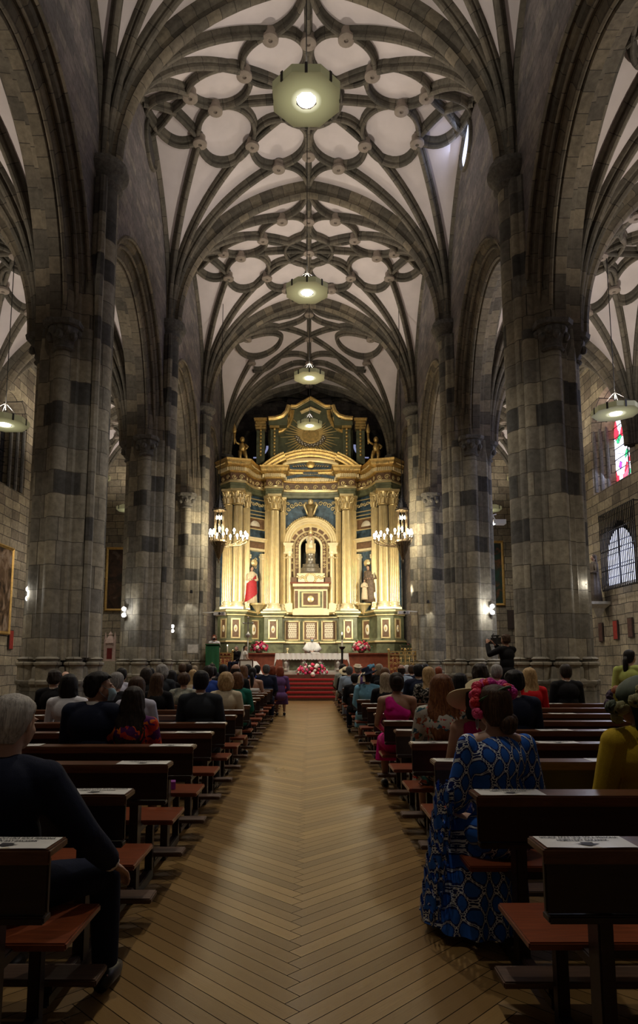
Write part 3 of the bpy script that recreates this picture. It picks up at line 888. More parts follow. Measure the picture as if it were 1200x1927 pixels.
# ---- window grille on the right aisle wall
th = thing('window_grille', 'black iron bar grille projecting in front of the arched window', 'grille', (10.8, 22.93, 5.5))
b = MB()
for k in range(22): b.tube([(0, -1.32 + 2.64 * k / 21, -1.4), (0, -1.32 + 2.64 * k / 21, 1.42)], .019, 6)
b.build('vertical_bars', M['iron'], th)
b = MB()
for z in (-1.4, -.7, 0, .7, 1.4): b.box((0, 0, z), (.03, 2.68, .035))
for yy in (-1.32, 1.32):
    for z in (-1.38, 1.38): b.box((.1, yy, z), (.22, .03, .03))
b.build('frame', M['iron'], th)

# ---- paintings
plain('gold_frame', (0.62, 0.40, 0.13), 0.38, metal=.75, var=.25, scale=9)
def painting(loc, rz, w, h, label, cols, seed, fw=.12, scale=1.7):
    th = thing('framed_painting', label, 'painting', loc, rz)
    b = MB(); pr = [(0, 0), (0, .05), (.04, .08), (.09, .05), (fw, .04), (fw, 0)]
    hw, hh = w / 2, h / 2
    rings = []
    for (sx, sz) in ((-1, -1), (1, -1), (1, 1), (-1, 1), (-1, -1)):
        rings.append([(sx * (hw - a), -d, sz * (hh - a)) for a, d in pr])
    b.rings(rings, closed=False); b.build('frame', M['gold_frame'], th)
    t = NT('canvas_%d' % seed); nz = t.noise(scale, 5, .6, vec=t.mapv(t.coord(), loc=(seed * 3.1, 0, seed)), dist=1.2)
    t.out(t.ramp(nz, cols), .35, spec=.4)
    b = MB(); b.quad((-hw + fw, -.03, -hh + fw), (hw - fw, -.03, -hh + fw), (hw - fw, -.03, hh - fw), (-hw + fw, -.03, hh - fw))
    b.build('canvas', t.m, th); return th
painting((-10.95, 22.85, 4.1), PI / 2, 2.9, 3.2, 'large gold-framed oil painting with pale figures, cut by the left edge', [(.35, (.02, .015, .01)), (.5, (.16, .10, .06)), (.62, (.35, .26, .19)), (.75, (.12, .16, .2))], 1)
p0 = XP(195, EAST - .1)
painting((p0 + 1.15, EAST - .004, (ZP(1030, EAST) + ZP(1150, EAST)) / 2), 0, 2.3, ZP(1030, EAST) - ZP(1150, EAST), 'gold-framed dark painting seen between the first and second left piers', [(.42, (.012, .009, .007)), (.6, (.05, .025, .015)), (.78, (.14, .12, .10))], 2)
p0 = XP(952, EAST - .1)
painting((p0 - 1.25, EAST - .004, (ZP(1018, EAST) + ZP(1140, EAST)) / 2), 0, 2.5, ZP(1018, EAST) - ZP(1140, EAST), 'gold-framed green-skied painting seen between the first and second right piers', [(.35, (.015, .05, .035)), (.55, (.02, .03, .02)), (.65, (.12, .05, .02)), (.8, (.3, .2, .14))], 3)
plain('panel_dark', (0.05, 0.035, 0.03), .5); plain('panel_red', (0.35, 0.04, 0.03), .5, var=.3); plain('panel_brown', (0.10, 0.05, 0.04), .5, var=.4)
def panel(x, y, z, rz, w, h, m, label):
    th = thing('wall_panel', label, 'panel', (x, y, z), rz)
    b = MB(); b.box((0, -.02, 0), (w, .04, h)); b.build('board', M['panel_dark'], th)
    b = MB(); b.box((0, -.045, 0), (w * .82, .012, h * .92)); b.build('picture', M[m], th)
for u, v0, v1, m, lab in ((1131, 1172, 1208, 'panel_brown', 'narrow dark brown upright panel, leftmost of three on the right aisle wall'), (1159, 1167, 1204, 'panel_red', 'narrow red upright panel, middle of three on the right aisle wall'), (1187, 1162, 1200, 'panel_brown', 'narrow dark upright panel, rightmost of three on the right aisle wall')):
    y = 10.95 * F_PX / (u - CXP) * 1.0
    panel(10.98, y, (ZP(v0, y) + ZP(v1, y)) / 2, PI / 2 * -1 * -1 if False else -PI / 2 * -1 + PI, .36, (ZP(v0, y) - ZP(v1, y)), m, lab)
panel(XP(963, EAST), EAST - .02, ZP(1166, EAST), 0, .5, .95, 'panel_dark', 'small dark panel on the wall left of the nearest right pier')
yy = 10.95 * F_PX / (CXP - 25.0)
panel(-10.98, yy, ZP(1204, yy), PI / 2, .36, .72, 'panel_red', 'narrow red panel below the painting at the left edge')

# ---- friar statue on a corbel, right wall
plain('dark_robe', (0.085, 0.065, 0.05), .7, var=.4); plain('stone_light', (0.42, 0.38, 0.29), .8, var=.2); plain('statue_skin', (0.42, 0.26, 0.18), .6)
def robed(th, robe, skin, h=1.5, hair=None, arms=True, lean=0, mantle=None):
    k = h / 1.7
    b = MB(); rs = []
    for (z, rx, ry, ox) in ((0, .27, .22, 0), (.3, .25, .2, 0), (.7, .22, .17, .01), (1.0, .19, .14, .0), (1.2, .2, .13, 0), (1.36, .21, .12, 0), (1.44, .12, .09, 0), (1.47, .05, .05, 0)):
        rs.append([((rx * (1 + .07 * math.cos(9 * a)) * math.cos(a) + ox + lean * z) * k, ry * (1 + .07 * math.cos(9 * a)) * math.sin(a) * k, z * k) for a in [2 * PI * i / 36 for i in range(36)]])
    b.rings(rs, cap0=True, cap1=True)
    if arms:
        for sx in (-1, 1):
            b.tube([(sx * .19 * k, 0, 1.34 * k), (sx * .27 * k, -.02, 1.08 * k), (sx * .1 * k, -.19 * k, 1.05 * k)], [.07 * k, .065 * k, .045 * k], 8)
    b.build('robe', M[robe], th, smooth=True)
    b = MB(); hx = lean * 1.6 * k
    b.tube([(hx, 0, 1.42 * k), (hx, 0, 1.52 * k)], .05 * k, 8); b.ball((hx, -.01, 1.6 * k), (.075 * k, .09 * k, .11 * k), 12, 9); b.ball((hx, -.1 * k, 1.59 * k), .016 * k, 6, 5)
    for sx in (-1, 1): b.ball((sx * .05 * k, -.21 * k, 1.06 * k), (.035 * k, .045 * k, .035 * k), 8, 6)
    b.build('head_and_hands', M[skin], th, smooth=True)
    if hair:
        b = MB(); b.ball((hx, .02, 1.63 * k), (.09 * k, .1 * k, .11 * k), 12, 9); b.tube([(hx, .05 * k, 1.6 * k), (hx, .07 * k, 1.4 * k)], .06 * k, 8)
        b.build('hair', M[hair], th, smooth=True)
    if mantle:
        b = MB(); b.rings([[((r_ * math.cos(a) - .03) * k, (r_ * .8 * math.sin(a) + .02) * k, (z + .22 * math.cos(a)) * k) for a in [2 * PI * i / 24 for i in range(24)]] for z, r_ in ((.25, .31), (.6, .28), (.95, .25), (1.12, .235))])
        b.build('mantle', M[mantle], th, smooth=True)
    return th
ys = 24.45
th = thing('friar_statue', 'dark robed friar statue on a corbel at the right aisle wall', 'statue', (10.6, ys, ZP(1133, ys)), -PI / 2)
robed(th, 'dark_robe', 'statue_skin', 1.75, 'dark_robe')
tag(MB().rings([[(10.65 + x * q, ys + y * q, ZP(1133, ys) + z) for x, y in ((-.4, -.3), (.35, -.3), (.35, .3), (-.4, .3))] for q, z in ((.2, -.55), (.6, -.25), (1, -.12), (1.1, -.1), (1.1, 0))], cap0=True, cap1=True).build('stone_corbel', M['stone_light']), 'stone corbel below the dark friar statue', 'corbel')

# ---- gothic tabernacle of pale stone by the left east wall
zb = 0; y = 31.5; x = XP(210, y)
th = thing('stone_tabernacle', 'small pale gothic pinnacled shrine beyond the first left pier', 'shrine', (x, y, 0))
b = MB(); z0 = ZP(1262, y); z1 = ZP(1244, y)
b.box((0, 0, z1 / 2), (.66, .5, z1)); b.build('pedestal', M['stone_light'], th)
plain('pink_stone', (0.62, 0.47, 0.42), .7, var=.15); plain('shrine_red', (0.2, 0.02, 0.02), .5)
b = MB(); zt = ZP(1188, y); H_ = zt - z1
b.box((0, .05, z1 + H_ * .3), (.42, .3, H_ * .6))
for sx in (-1, 1):
    b.box((sx * .22, -.06, z1 + H_ * .36), (.1, .1, H_ * .72)); b.lathe([(.07, 0), (.0, .4)], 4, (sx * .22, -.06, z1 + H_ * .72))
b.lathe([(.28, 0), (.2, .2), (.1, .35), (.12, .4), (.0, H_ * .4)], 4, (0, 0, z1 + H_ * .6), a0=PI / 4, a1=PI / 4 + 2 * PI)
for k in range(5): b.ball((-.16 + .08 * k, -.12, z1 + H_ * (.55 + .03 * (2 - abs(k - 2)))), .04, 6, 5)
b.build('tracery', M['pink_stone'], th)
b = MB(); b.box((0, -.11, z1 + .35), (.24, .02, .5)); b.build('niche', M['shrine_red'], th)
# framed notice on the third left pier
p = PT(363, 1221, 27.95); th = thing('framed_notice', 'silver framed notice board on the third left pier', 'notice', p)
plain('silver', (0.5, 0.5, 0.48), .35, metal=.7)
b = MB(); b.box((0, 0, 0), (.5, .05, .42)); b.build('frame', M['silver'], th)
plain('notice_paper', (0.62, 0.6, 0.55), .7, var=.35, scale=6)
b = MB(); b.box((0, -.03, 0), (.42, .012, .34)); b.build('sheet', M['notice_paper'], th)
# ================================================================= golden altarpiece
plain('gold', (0.9, 0.74, 0.42), 0.38, metal=.62, var=.14, scale=4)
plain('gold_pale', (0.88, 0.77, 0.5), 0.45, metal=.35, var=.12, scale=4)
plain('gold_old', (0.66, 0.47, 0.18), 0.42, metal=.75, var=.35, scale=7, bump=.3)
plain('blue_marble', (0.055, 0.10, 0.15), .45, var=.7, scale=5)
plain('green_marble', (0.155, 0.17, 0.10), .4, var=.5, scale=3.5)
plain('green_dark', (0.09, 0.10, 0.06), .5, var=.4, scale=3.5)
plain('red_marble', (0.24, 0.075, 0.045), .3, var=.35, scale=5)
plain('brown_panel', (0.16, 0.09, 0.05), .45, var=.4, scale=9)
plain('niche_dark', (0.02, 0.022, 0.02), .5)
plain('ivory', (0.78, 0.72, 0.58), .5, var=.06)
plain('silver_old', (0.36, 0.33, 0.28), .35, metal=.7, var=.35, scale=14)
X0 = .08
RT = thing('golden_altarpiece', 'tall gilded baroque altarpiece filling the end of the nave', 'altarpiece', (X0, 0, 0))
def zr(v): return ZP(v, 35.0)
# helper: moulding along a plan path, profile = (out, z)
def pmold(path, prof, name, mat, parent=RT, auto=35, uvk=1, b=None):
    b = b or MB(); pts = [Vector((p[0], p[1])) for p in path]; rs = []
    for i, p in enumerate(pts):
        d0 = (p - pts[i - 1]).normalized() if i else (pts[1] - p).normalized()
        d1 = (pts[i + 1] - p).normalized() if i < len(pts) - 1 else d0
        n0 = Vector((d0.y, -d0.x)); n1 = Vector((d1.y, -d1.x))
        m = (n0 + n1); m = m.normalized() if m.length > 1e-3 else n0
        k = 1 / max(.45, m.dot(n0))
        rs.append([(p.x + m.x * o * k, p.y + m.y * o * k, z) for o, z in prof])
    b.rings(rs, closed=False)
    return b.build(name, mat, parent, auto=auto) if name else b
HALF = [(1.0, 35.75), (1.55, 35.6), (1.55, 34.85), (2.38, 34.85), (2.5, 35.45), (3.05, 35.0), (3.3, 34.35), (3.42, 33.75), (4.15, 33.55), (4.75, 34.3)]
PATH = [(-x, y) for x, y in reversed(HALF)] + [(0, 35.82)] + HALF
def on_path(path, step, margin=0.0):
    out = []
    for a, c in zip(path, path[1:]):
        a = Vector(a); c = Vector(c); L = (c - a).length
        n = max(1, int((L - 2 * margin) / step))
        if L < step: continue
        d = (c - a).normalized(); nr = Vector((d.y, -d.x))
        for k in range(n):
            out.append((a + d * (L * (k + .5) / n), nr, math.atan2(d.y, d.x), L / n))
    return out
z_ped, z_arch, z_fr, z_den, z_cor = zr(1150), zr(931), zr(921), zr(903), zr(888)
ZT = zr(869)
# pedestal storey in green marble
pmold(PATH, [(.12, 1.0), (.12, 2.45), (.2, 2.5), (.2, 2.62), (.1, 2.7), (.06, 2.75), (.06, z_ped - .35), (.1, z_ped - .3), (.22, z_ped - .2), (.24, z_ped - .1), (.24, z_ped), (-.8, z_ped)], 'pedestal_storey', M['green_marble'])
for z, o in ((z_ped - .1, .25), (2.56, .21), (z_ped - .28, .12)):
    pmold(PATH, [(o - .03, z - .05), (o + .02, z - .04), (o + .03, z), (o + .02, z + .04), (o - .03, z + .05)], 'gilt_moulding', M['gold'])
# wall of the storey with columns, blue marble
BACK = [(1.0, 36.1), (1.9, 35.95), (2.4, 35.85), (2.7, 35.7), (3.2, 35.1), (3.6, 34.6), (4.2, 34.2), (4.75, 34.6)]
BPATH = [(-x, y) for x, y in reversed(BACK)] + BACK
def zr2(v): return zr(v)
half = [(0, z_ped), (0, z_arch + .3)]
for sgn in (-1, 1):
    pts = [(sgn * x, y) for x, y in BACK]
    if sgn < 0: pts = pts[::-1]
    pmold(pts, [(0, z_ped), (0, z_arch + .3)], 'back_wall', M['blue_marble'])
# fluted columns with capitals
def column(x, y, r=.27, pil=False):
    cp = MB(); zc0, zc1 = zr(966) - .0, zr(931)
    if y < 34.5: zc0, zc1 = ZP(957, y), ZP(927, y)
    zc1 = z_arch if y > 34.5 else z_arch
    zc0 = zc1 - .82
    b = MB()
    b.box((x, y, z_ped + .06), (r * 2.7, r * 2.7, .12))
    b.lathe([(r * 1.3, .12), (r * 1.34, .17), (r * 1.3, .23), (r * 1.12, .26), (r * 1.12, .3), (r * 1.2, .34), (r * 1.16, .39), (r * 1.02, .42)], 32, (x, y, z_ped))
    base = b.build('column_base', M['gold_pale'], RT, auto=40)
    b = MB()
    if pil:
        for k in range(5): b.tube([(x - r * .8 + r * .4 * k, y - r * .72, z_ped + .42), (x - r * .8 + r * .4 * k, y - r * .72, zc0)], r * .13, 6)
        b.box((x, y, (z_ped + zc0) / 2 + .1), (r * 2, r * 1.4, zc0 - z_ped - .2))
    else:
        H_ = zc0 - z_ped
        b.lathe([(r * 1.0, .42), (r * 1.0, H_ * .35), (r * .97, H_ * .6), (r * .87, H_ - .06)], 96, (x, y, z_ped), flute=24, fd=.09)
    b.build('column_shaft', M['gold'], RT, auto=60)
    b = MB(); b.lathe([(r * .93, 0), (r * .97, .03), (r * .88, .06), (r * .85, .1), (r * .9, .4), (r * 1.15, .68), (r * 1.2, .7)], 24, (x, y, zc0))
    for row, (zz, rr, hh) in enumerate(((.08, .93, .3), (.3, .98, .32))):
        for k in range(8):
            a = 2 * PI * (k + .5 * row) / 8; ca, sa = math.cos(a), math.sin(a)
            pts = [(x + ca * r * rr, y + sa * r * rr, zc0 + zz), (x + ca * r * (rr + .05), y + sa * r * (rr + .05), zc0 + zz + hh * .6), (x + ca * r * (rr + .28), y + sa * r * (rr + .28), zc0 + zz + hh), (x + ca * r * (rr + .45), y + sa * r * (rr + .45), zc0 + zz + hh * .82)]
            b.tube(pts, [r * .22, r * .26, r * .18, r * .1], 6)
    for k in range(4):
        a = PI / 4 + PI / 2 * k; ca, sa = math.cos(a), math.sin(a)
        b.tube([(x + ca * r * 1.0, y + sa * r * 1.0, zc0 + .45), (x + ca * r * 1.35, y + sa * r * 1.35, zc0 + .62), (x + ca * r * 1.55, y + sa * r * 1.55, zc0 + .66), (x + ca * r * 1.5, y + sa * r * 1.5, zc0 + .56)], [r * .1, r * .13, r * .13, r * .08], 6)
    b.box((x, y, zc0 + .76), (r * 2.7, r * 2.7, .12))
    b.build('column_capital', M['gold'], RT, auto=50)
for s in (-1, 1):
    column(s * 1.93, 35.1); column(s * 2.28, 35.5, .2, True); column(s * 1.52, 35.72, .15, True)
    column(s * 3.78, 33.98); column(s * 4.32, 34.1, .24, True); column(s * 3.4, 34.7, .18, True)
# entablature
pmold(PATH, [(-.5, z_arch), (.02, z_arch), (.02, z_arch + .16), (.05, z_arch + .18), (.05, z_arch + .3)], 'architrave', M['green_marble'])
pmold(PATH, [(.05, z_arch + .3), (.1, z_arch + .33), (.1, z_arch + .38), (.04, z_arch + .4)], 'gilt_moulding', M['gold'])
pmold(PATH, [(.0, z_arch + .4), (.0, z_arch + .82)], 'frieze', M['brown_panel'])
zd = z_arch + .82
pmold(PATH, [(.0, zd), (.08, zd + .03), (.08, zd + .07), (.1, zd + .08), (.1, zd + .3), (.2, zd + .33), (.3, zd + .4), (.34, zd + .48), (.34, zd + .56), (.4, zd + .62), (.42, zd + .68), (-.6, zd + .7)], 'cornice', M['gold_old'])
ZT = zd + .7
b = MB()
for p, nr, a, L in on_path(PATH, .1):
    b.box((p.x + nr.x * .15, p.y + nr.y * .15, zd + .19), (.055, .1, .18), rz=a)
D_ = b; b = MB()
def spiral(b, c, r, nr, sgn=1, tilt=0, turns=1.4, th=.022, flat=None):
    d = Vector((-nr.y, nr.x, 0)); up = Vector((0, 0, 1)); pts = []
    for k in range(16):
        t_ = k / 15; a = tilt + sgn * turns * 2 * PI * t_; rr = r * (1 - .8 * t_)
        pts.append(Vector(c) + d * rr * math.cos(a) + up * rr * math.sin(a))
    b.tube(pts, [th * (1 - .3 * k / 15) for k in range(16)], 5)
for i, (p, nr, a, L) in enumerate(on_path(PATH, .34)):
    spiral(b, (p.x + nr.x * .03, p.y + nr.y * .03, z_arch + .6), .14, nr, 1 if i % 2 else -1, 0, th=.03)
    b.ball((p.x + nr.x * .03, p.y + nr.y * .03, z_arch + .6), .045, 6, 5)
pmold(PATH, [(.012, z_arch + .42), (.012, z_arch + .47)], None, None, b=b); b.build('frieze_scrolls', M['gold'], RT, smooth=True)
pmold(PATH, [(.102, zd + .1), (.102, zd + .28)], None, None, b=D_); D_.build('dentil_course', M['gold_pale'], RT)
b = MB()
for p, nr, a, L in on_path(PATH, .09):
    b.ball((p.x + nr.x * .36, p.y + nr.y * .36, zd + .44), (.035, .035, .04), 6, 4)
b.build('bead_row', M['gold'], RT, smooth=True)

# central niche bay
YN = 35.95
def arch_ring(b, r0, r1, y0, y1, zs, zb_, n=32):
    """stilted arched band from r0 to r1 (radii), front at y0, back at y1, legs down to zb_"""
    def c(r, y):
        return [(-r, y, zb_)] + [(-r * math.cos(PI * k / n), y, zs + r * math.sin(PI * k / n)) for k in range(n + 1)] + [(r, y, zb_)]
    b.rings([c(r1, y1), c(r1, y0), c(r0, y0), c(r0, y1)], closed=False)
zs1 = zr(1019)
K = 35.0 / F_PX
# blue spandrel wall around the arch
b = MB(); r = 1.30; n = 32
pts = [(-1.6, zs1), ] ; arc = [(-r * math.cos(PI * k / n), zs1 + r * math.sin(PI * k / n)) for k in range(n + 1)]
for k in range(n):
    p, q = arc[k], arc[k + 1]; b.add([(p[0], YN, p[1]), (q[0], YN, q[1]), (q[0], YN, z_arch + .3), (p[0], YN, z_arch + .3)], [(0, 1, 2, 3)])
for s in (-1, 1): b.add([(s * r, YN, z_ped), (s * 1.95, YN, z_ped), (s * 1.95, YN, z_arch + .3), (s * r, YN, z_arch + .3)], [(0, 1, 2, 3)])
b.build('spandrel_wall', M['blue_marble'], RT)
ZS2 = zr(1025)
b = MB(); arch_ring(b, 1.22, 1.46, YN - .34, YN, zs1, zs1); arch_ring(b, 1.12, 1.24, YN - .28, YN, zs1, zs1)
b.build('archivolt', M['gold_pale'], RT, auto=40)
b = MB()
for r_ in (1.43, 1.33, 1.22): b.tube([(-r_ * math.cos(PI * k / 32), YN - .35, zs1 + r_ * math.sin(PI * k / 32)) for k in range(33)], .028, 6)
for k in range(40):
    a = PI * (k + .5) / 40; b.ball((-1.54 * math.cos(a), YN - .1, zs1 + 1.54 * math.sin(a)), (.07, .06, .07), 6, 5)
b.build('archivolt_beading', M['gold'], RT, smooth=True)
b = MB(); arch_ring(b, .84, 1.36, YN - .1, YN + .3, ZS2, z_ped); b.build('coffered_band', M['gold'], RT, auto=40)
for k in range(8):
    a = PI * (k + .5) / 8
    b = MB(); b.box((-1.03 * math.cos(a), YN - .12, ZS2 + 1.03 * math.sin(a)), (.17, .05, .30), ry=a); b.build('coffer', M['brown_panel'], RT)
for s in (-1, 1):
    for k in range(5):
        b = MB(); b.box((s * 1.03, YN - .12, ZS2 - .22 - .42 * k), (.15, .05, .3)); b.build('coffer', M['brown_panel'], RT)
b = MB(); arch_ring(b, .64, .85, YN - .16, YN + .3, ZS2, z_ped + 1); b.build('openwork_band', M['brown_panel'], RT, auto=40)
b = MB()
for k in range(26):
    t_ = k / 25; L = PI * .7; tot = L + 2 * 1.1; d = t_ * tot
    zz = ZS2
    if d < 1.1: c = (-.745, YN - .19, zz - 1.1 + d)
    elif d < 1.1 + L: a = (d - 1.1) / .7; c = (-.745 * math.cos(a), YN - .19, zz + .745 * math.sin(a))
    else: c = (.745, YN - .19, zz - (d - 1.1 - L))
    spiral(b, c, .07, Vector((0, -1)), 1 if k % 2 else -1, 0, 1.2, .016)
b.build('openwork_scrolls', M['gold'], RT, smooth=True)
b = MB(); arch_ring(b, .54, .65, YN - .2, YN + .3, ZS2, z_ped + 1); b.build('niche_frame', M['gold_pale'], RT, auto=40)
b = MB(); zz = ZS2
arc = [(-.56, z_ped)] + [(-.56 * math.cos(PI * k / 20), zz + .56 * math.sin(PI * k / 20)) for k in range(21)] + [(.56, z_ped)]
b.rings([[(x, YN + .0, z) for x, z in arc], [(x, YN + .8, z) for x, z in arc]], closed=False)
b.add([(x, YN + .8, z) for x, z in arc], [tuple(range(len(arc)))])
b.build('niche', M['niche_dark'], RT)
# impost blocks and small columns carrying the arch
for s in (-1, 1):
    b = MB()
    for z0, z1, w in ((zr(1019) - .08, zr(1019), .56), (zr(1019) - .16, zr(1019) - .08, .5), (zr(1036), zr(1019) - .16, .38), (zr(1040), zr(1036), .44)):
        b.box((s * 1.2, YN - .35, (z0 + z1) / 2), (w, .5, z1 - z0))
    b.build('impost', M['gold_pale'], RT)
    for xx in (1.13, 1.45):
        b = MB(); b.lathe([(.13, 0), (.13, .12), (.105, .16), (.1, .2), (.092, 2.6), (.10, zr(1050) - zr(1140)), (.13, zr(1046) - zr(1140)), (.17, zr(1040) - zr(1140))], 20, (s * xx, YN - .45 + (.25 if xx > 1.3 else 0), zr(1140) + .12))
        b.box((s * xx, YN - .45 + (.25 if xx > 1.3 else 0), z_ped + .2), (.32, .3, .5))
        for k in range(8): a = PI / 4 * k; b.ball((s * xx + .14 * math.cos(a), YN - .45 + (.25 if xx > 1.3 else 0) + .14 * math.sin(a), zr(1046)), .05, 6, 5)
        b.build('small_column', M['gold_pale'], RT, auto=40)
# keystone cartouche
b = MB(); kz = zr(955)
b.rings([[(x * q, YN - .42 - .1 * q, kz + z) for x, z in ((-1, 0), (-.7, -.15), (0, -.2), (.7, -.15), (1, 0), (.6, .1), (-.6, .1))] for q, z in ((.2, 0),)] + [[(x, YN - .45, kz + z * 1.0) for x, z in ((-.28, .25), (-.2, -.1), (-.12, -.4), (.12, -.4), (.2, -.1), (.28, .25), (0, .42))]], cap0=True, cap1=True)
b.ball((0, YN - .5, kz + .42), (.16, .12, .16), 10, 8)
for s in (-1, 1):
    b.tube([(s * .24, YN - .48, kz + .4), (s * .36, YN - .5, kz + .22), (s * .26, YN - .5, kz), (s * .16, YN - .5, kz - .3)], [.06, .08, .06, .04], 8)
b.build('keystone_cartouche', M['gold'], RT, smooth=True)
# scroll foliage on the blue spandrels and side bays
b = MB()
for s in (-1, 1):
    for (x, z, r_) in ((.55, .42, .13), (.8, .40, .12), (1.02, .30, .14), (1.22, .12, .12), (1.38, -.1, .12), (1.5, -.32, .1), (1.25, .45, .1), (1.5, .2, .1)):
        spiral(b, (s * x, YN - .05, kz + z), r_, Vector((0, -1)), s, 0, 1.3, .03)
    for k in range(5):
        t_ = k / 4; x = s * (2.62 + .6 * t_); y = 35.62 - .75 * t_
        spiral(b, (x, y - .1, zr(948)), .1, Vector((s * -.5, -.8)).normalized(), s if k % 2 else -s, 0, 1.3, .028)
b.build('gilt_foliage', M['gold'], RT, smooth=True)

# side bays: relief panel, small aedicule, niche
for s in (-1, 1):
    c = Vector((s * 2.98, 35.15)); ang = s * -.72; rz = ang
    th_m = Matrix.Translation((c.x, c.y, 0)) @ Matrix.Rotation(rz, 4, 'Z')
    def sb(name, mat, fn, auto=None, smooth=False):
        b = MB(); fn(b); b.xf(th_m); return b.build(name, M[mat], RT, auto=auto, smooth=smooth)
    sb('relief_panel', 'brown_panel', lambda b: b.box((0, .1, zr(984)), (1.25, .1, .56)))
    def fr(b):
        for zz in (zr(984) - .3, zr(984) + .3): b.box((0, .04, zz), (1.35, .08, .06))
        for xx in (-.66, .66): b.box((xx, .04, zr(984)), (.06, .08, .64))
        for zz in (zr(967), zr(960), zr(938)): b.box((0, .06, zz), (1.4, .06, .045))
    sb('panel_frame', 'gold', fr)
    sb('relief', 'ivory', lambda b: (b.lathe([(.32, 0), (.3, .05), (0, .06)], 20, a0=0, a1=PI), b.xf(Matrix.Translation((0, .02, zr(984) - .16)) @ Matrix.Rotation(PI / 2, 4, 'X'))), smooth=True)
    def aed(b):
        z0 = zr(1014); b.box((0, -.06, z0), (1.36, .5, .09)); b.box((0, -.02, z0 - .1), (1.26, .4, .1)); b.box((0, .0, zr(1034)), (1.24, .34, .12))
    sb('small_cornice', 'gold_pale', aed)
    sb('small_frieze', 'brown_panel', lambda b: b.box((0, .02, zr(1026)), (1.14, .3, .34)))
    def pil(b):
        for xx in (-.5, .5):
            b.box((xx, .0, (zr(1040) + z_ped) / 2), (.22, .22, zr(1040) - z_ped))
            b.box((xx, -.02, zr(1046)), (.3, .28, .1))
            for k in range(3): b.ball((xx - .09 + .09 * k, -.14, zr(1050)), .07, 6, 5)
    sb('small_pilasters', 'gold_pale', pil, auto=40)
    sb('side_niche', 'gold_old', lambda b: b.box((0, .22, (zr(1040) + z_ped) / 2), (.8, .04, zr(1040) - z_ped)))
    def orn(b):
        for k in range(11):
            spiral(b, (.22 * math.sin(k * 2.1), .17, zr(1100) + .14 * k), .1, Vector((0, -1)), 1 if k % 2 else -1, k, 1.2, .025)
        b.ball((0, .1, zr(1058)), (.24, .12, .2), 10, 8)
    sb('niche_ornament', 'gold', orn, smooth=True)
    sb('statue_bracket', 'gold', lambda b: b.lathe([(.0, -.62), (.08, -.55), (.12, -.4), (.22, -.25), (.3, -.12), (.38, -.08), (.4, 0), (0, 0)], 16, (0, -.28, zr(1136))), auto=40)
# pedestal storey panels
def ped_panel(x, y, w, h, rz, inner, ztop=zr(1168), frame='gold'):
    m = Matrix.Translation((x, y, ztop - h / 2)) @ Matrix.Rotation(rz, 4, 'Z')
    b = MB(); b.box((0, 0, 0), (w, .05, h)); b.xf(m); P = b.build('pedestal_panel', M['brown_panel'], RT)
    b = MB()
    for sx in (-1, 1): b.box((sx * w / 2, -.02, 0), (.07, .08, h + .07))
    for sz in (-1, 1): b.box((0, -.02, sz * h / 2), (w, .08, .07))
    b.xf(m); b.build('panel_frame', M[frame], P)
    b = MB()
    if inner == 'oval':
        b.ball((0, -.03, 0), (w * .24, .02, w * .46), 20, 12); b.xf(m); o = b.build('medallion', M['ivory'], P, smooth=True)
        b = MB(); b.ball((0, -.05, 0), (w * .09, .02, w * .2), 10, 8); b.xf(m); b.build('medallion_relief', M['gold_old'], P, smooth=True)
    else:
        b.box((0, -.03, 0), (w * .62, .02, h * .8)); b.xf(m); b.build('lattice_ground', M['ivory'], P)
        b = MB()
        for i in range(5):
            for j in range(7):
                b.box(((i - 2) * w * .13 + (w * .06 if j % 2 else 0), -.05, (j - 3) * h * .115), (w * .06, .02, h * .055), ry=PI / 4)
        b.xf(m); b.build('lattice', M['brown_panel'], P)
yc_ = 35.60
ped_panel(-.98 + 0, 35.58, .75, 1.0, -.0, 'lattice'); ped_panel(0, 35.72, .75, 1.0, 0, 'lattice'); ped_panel(.98, 35.58, .75, 1.0, 0, 'lattice')
for s in (-1, 1):
    ped_panel(s * 1.96, 34.76, .42, .95, 0, 'oval')
    ped_panel(s * 3.0, 34.92, .6, .95, s * -.75, 'oval')
    ped_panel(s * 3.78, 33.52, .4, .95, s * -.2, 'oval')
    ped_panel(s * 4.4, 33.76, .4, .95, s * .8, 'oval')

# segmental pediment
def seg_arch(b, x0, x1, zb_, rise, y, prof, cx=0.0, n=24, hw=2.55):
    RR = (hw * hw + rise * rise) / (2 * rise); cz = zb_ + rise - RR; rs = []
    for k in range(n + 1):
        x = x0 + (x1 - x0) * k / n; zz = cz + math.sqrt(RR * RR - x * x); nx = x / RR; nz = (zz - cz) / RR
        rs.append([(x + nx * o, y - f_, zz + nz * o) for f_, o in prof])
    b.rings(rs, closed=True, cap0=True, cap1=True)
CP = [(0, -.34), (.12, -.32), (.14, -.22), (.26, -.18), (.3, -.08), (.38, -.04), (.4, .04), (-.3, .05), (-.3, -.34)]
for s in (-1, 1):
    b = MB(); seg_arch(b, s * 1.45, s * 2.6, ZT, .98, 34.95, CP); b.build('pediment_arc', M['gold_old'], RT, auto=35)
b = MB(); seg_arch(b, -1.5, 1.5, ZT, .98, 35.3, CP); b.build('pediment_arc', M['gold_old'], RT, auto=35)
b = MB(); seg_arch(b, -1.55, 1.55, ZT, .55, 35.35, [(0, -.18), (.1, -.16), (.14, -.02), (.2, .04), (-.2, .05), (-.2, -.18)]); b.build('pediment_arc', M['gold'], RT, auto=35)
b = MB(); RRR = (2.55 ** 2 + .98 ** 2) / (2 * .98); czz = ZT + .98 - RRR
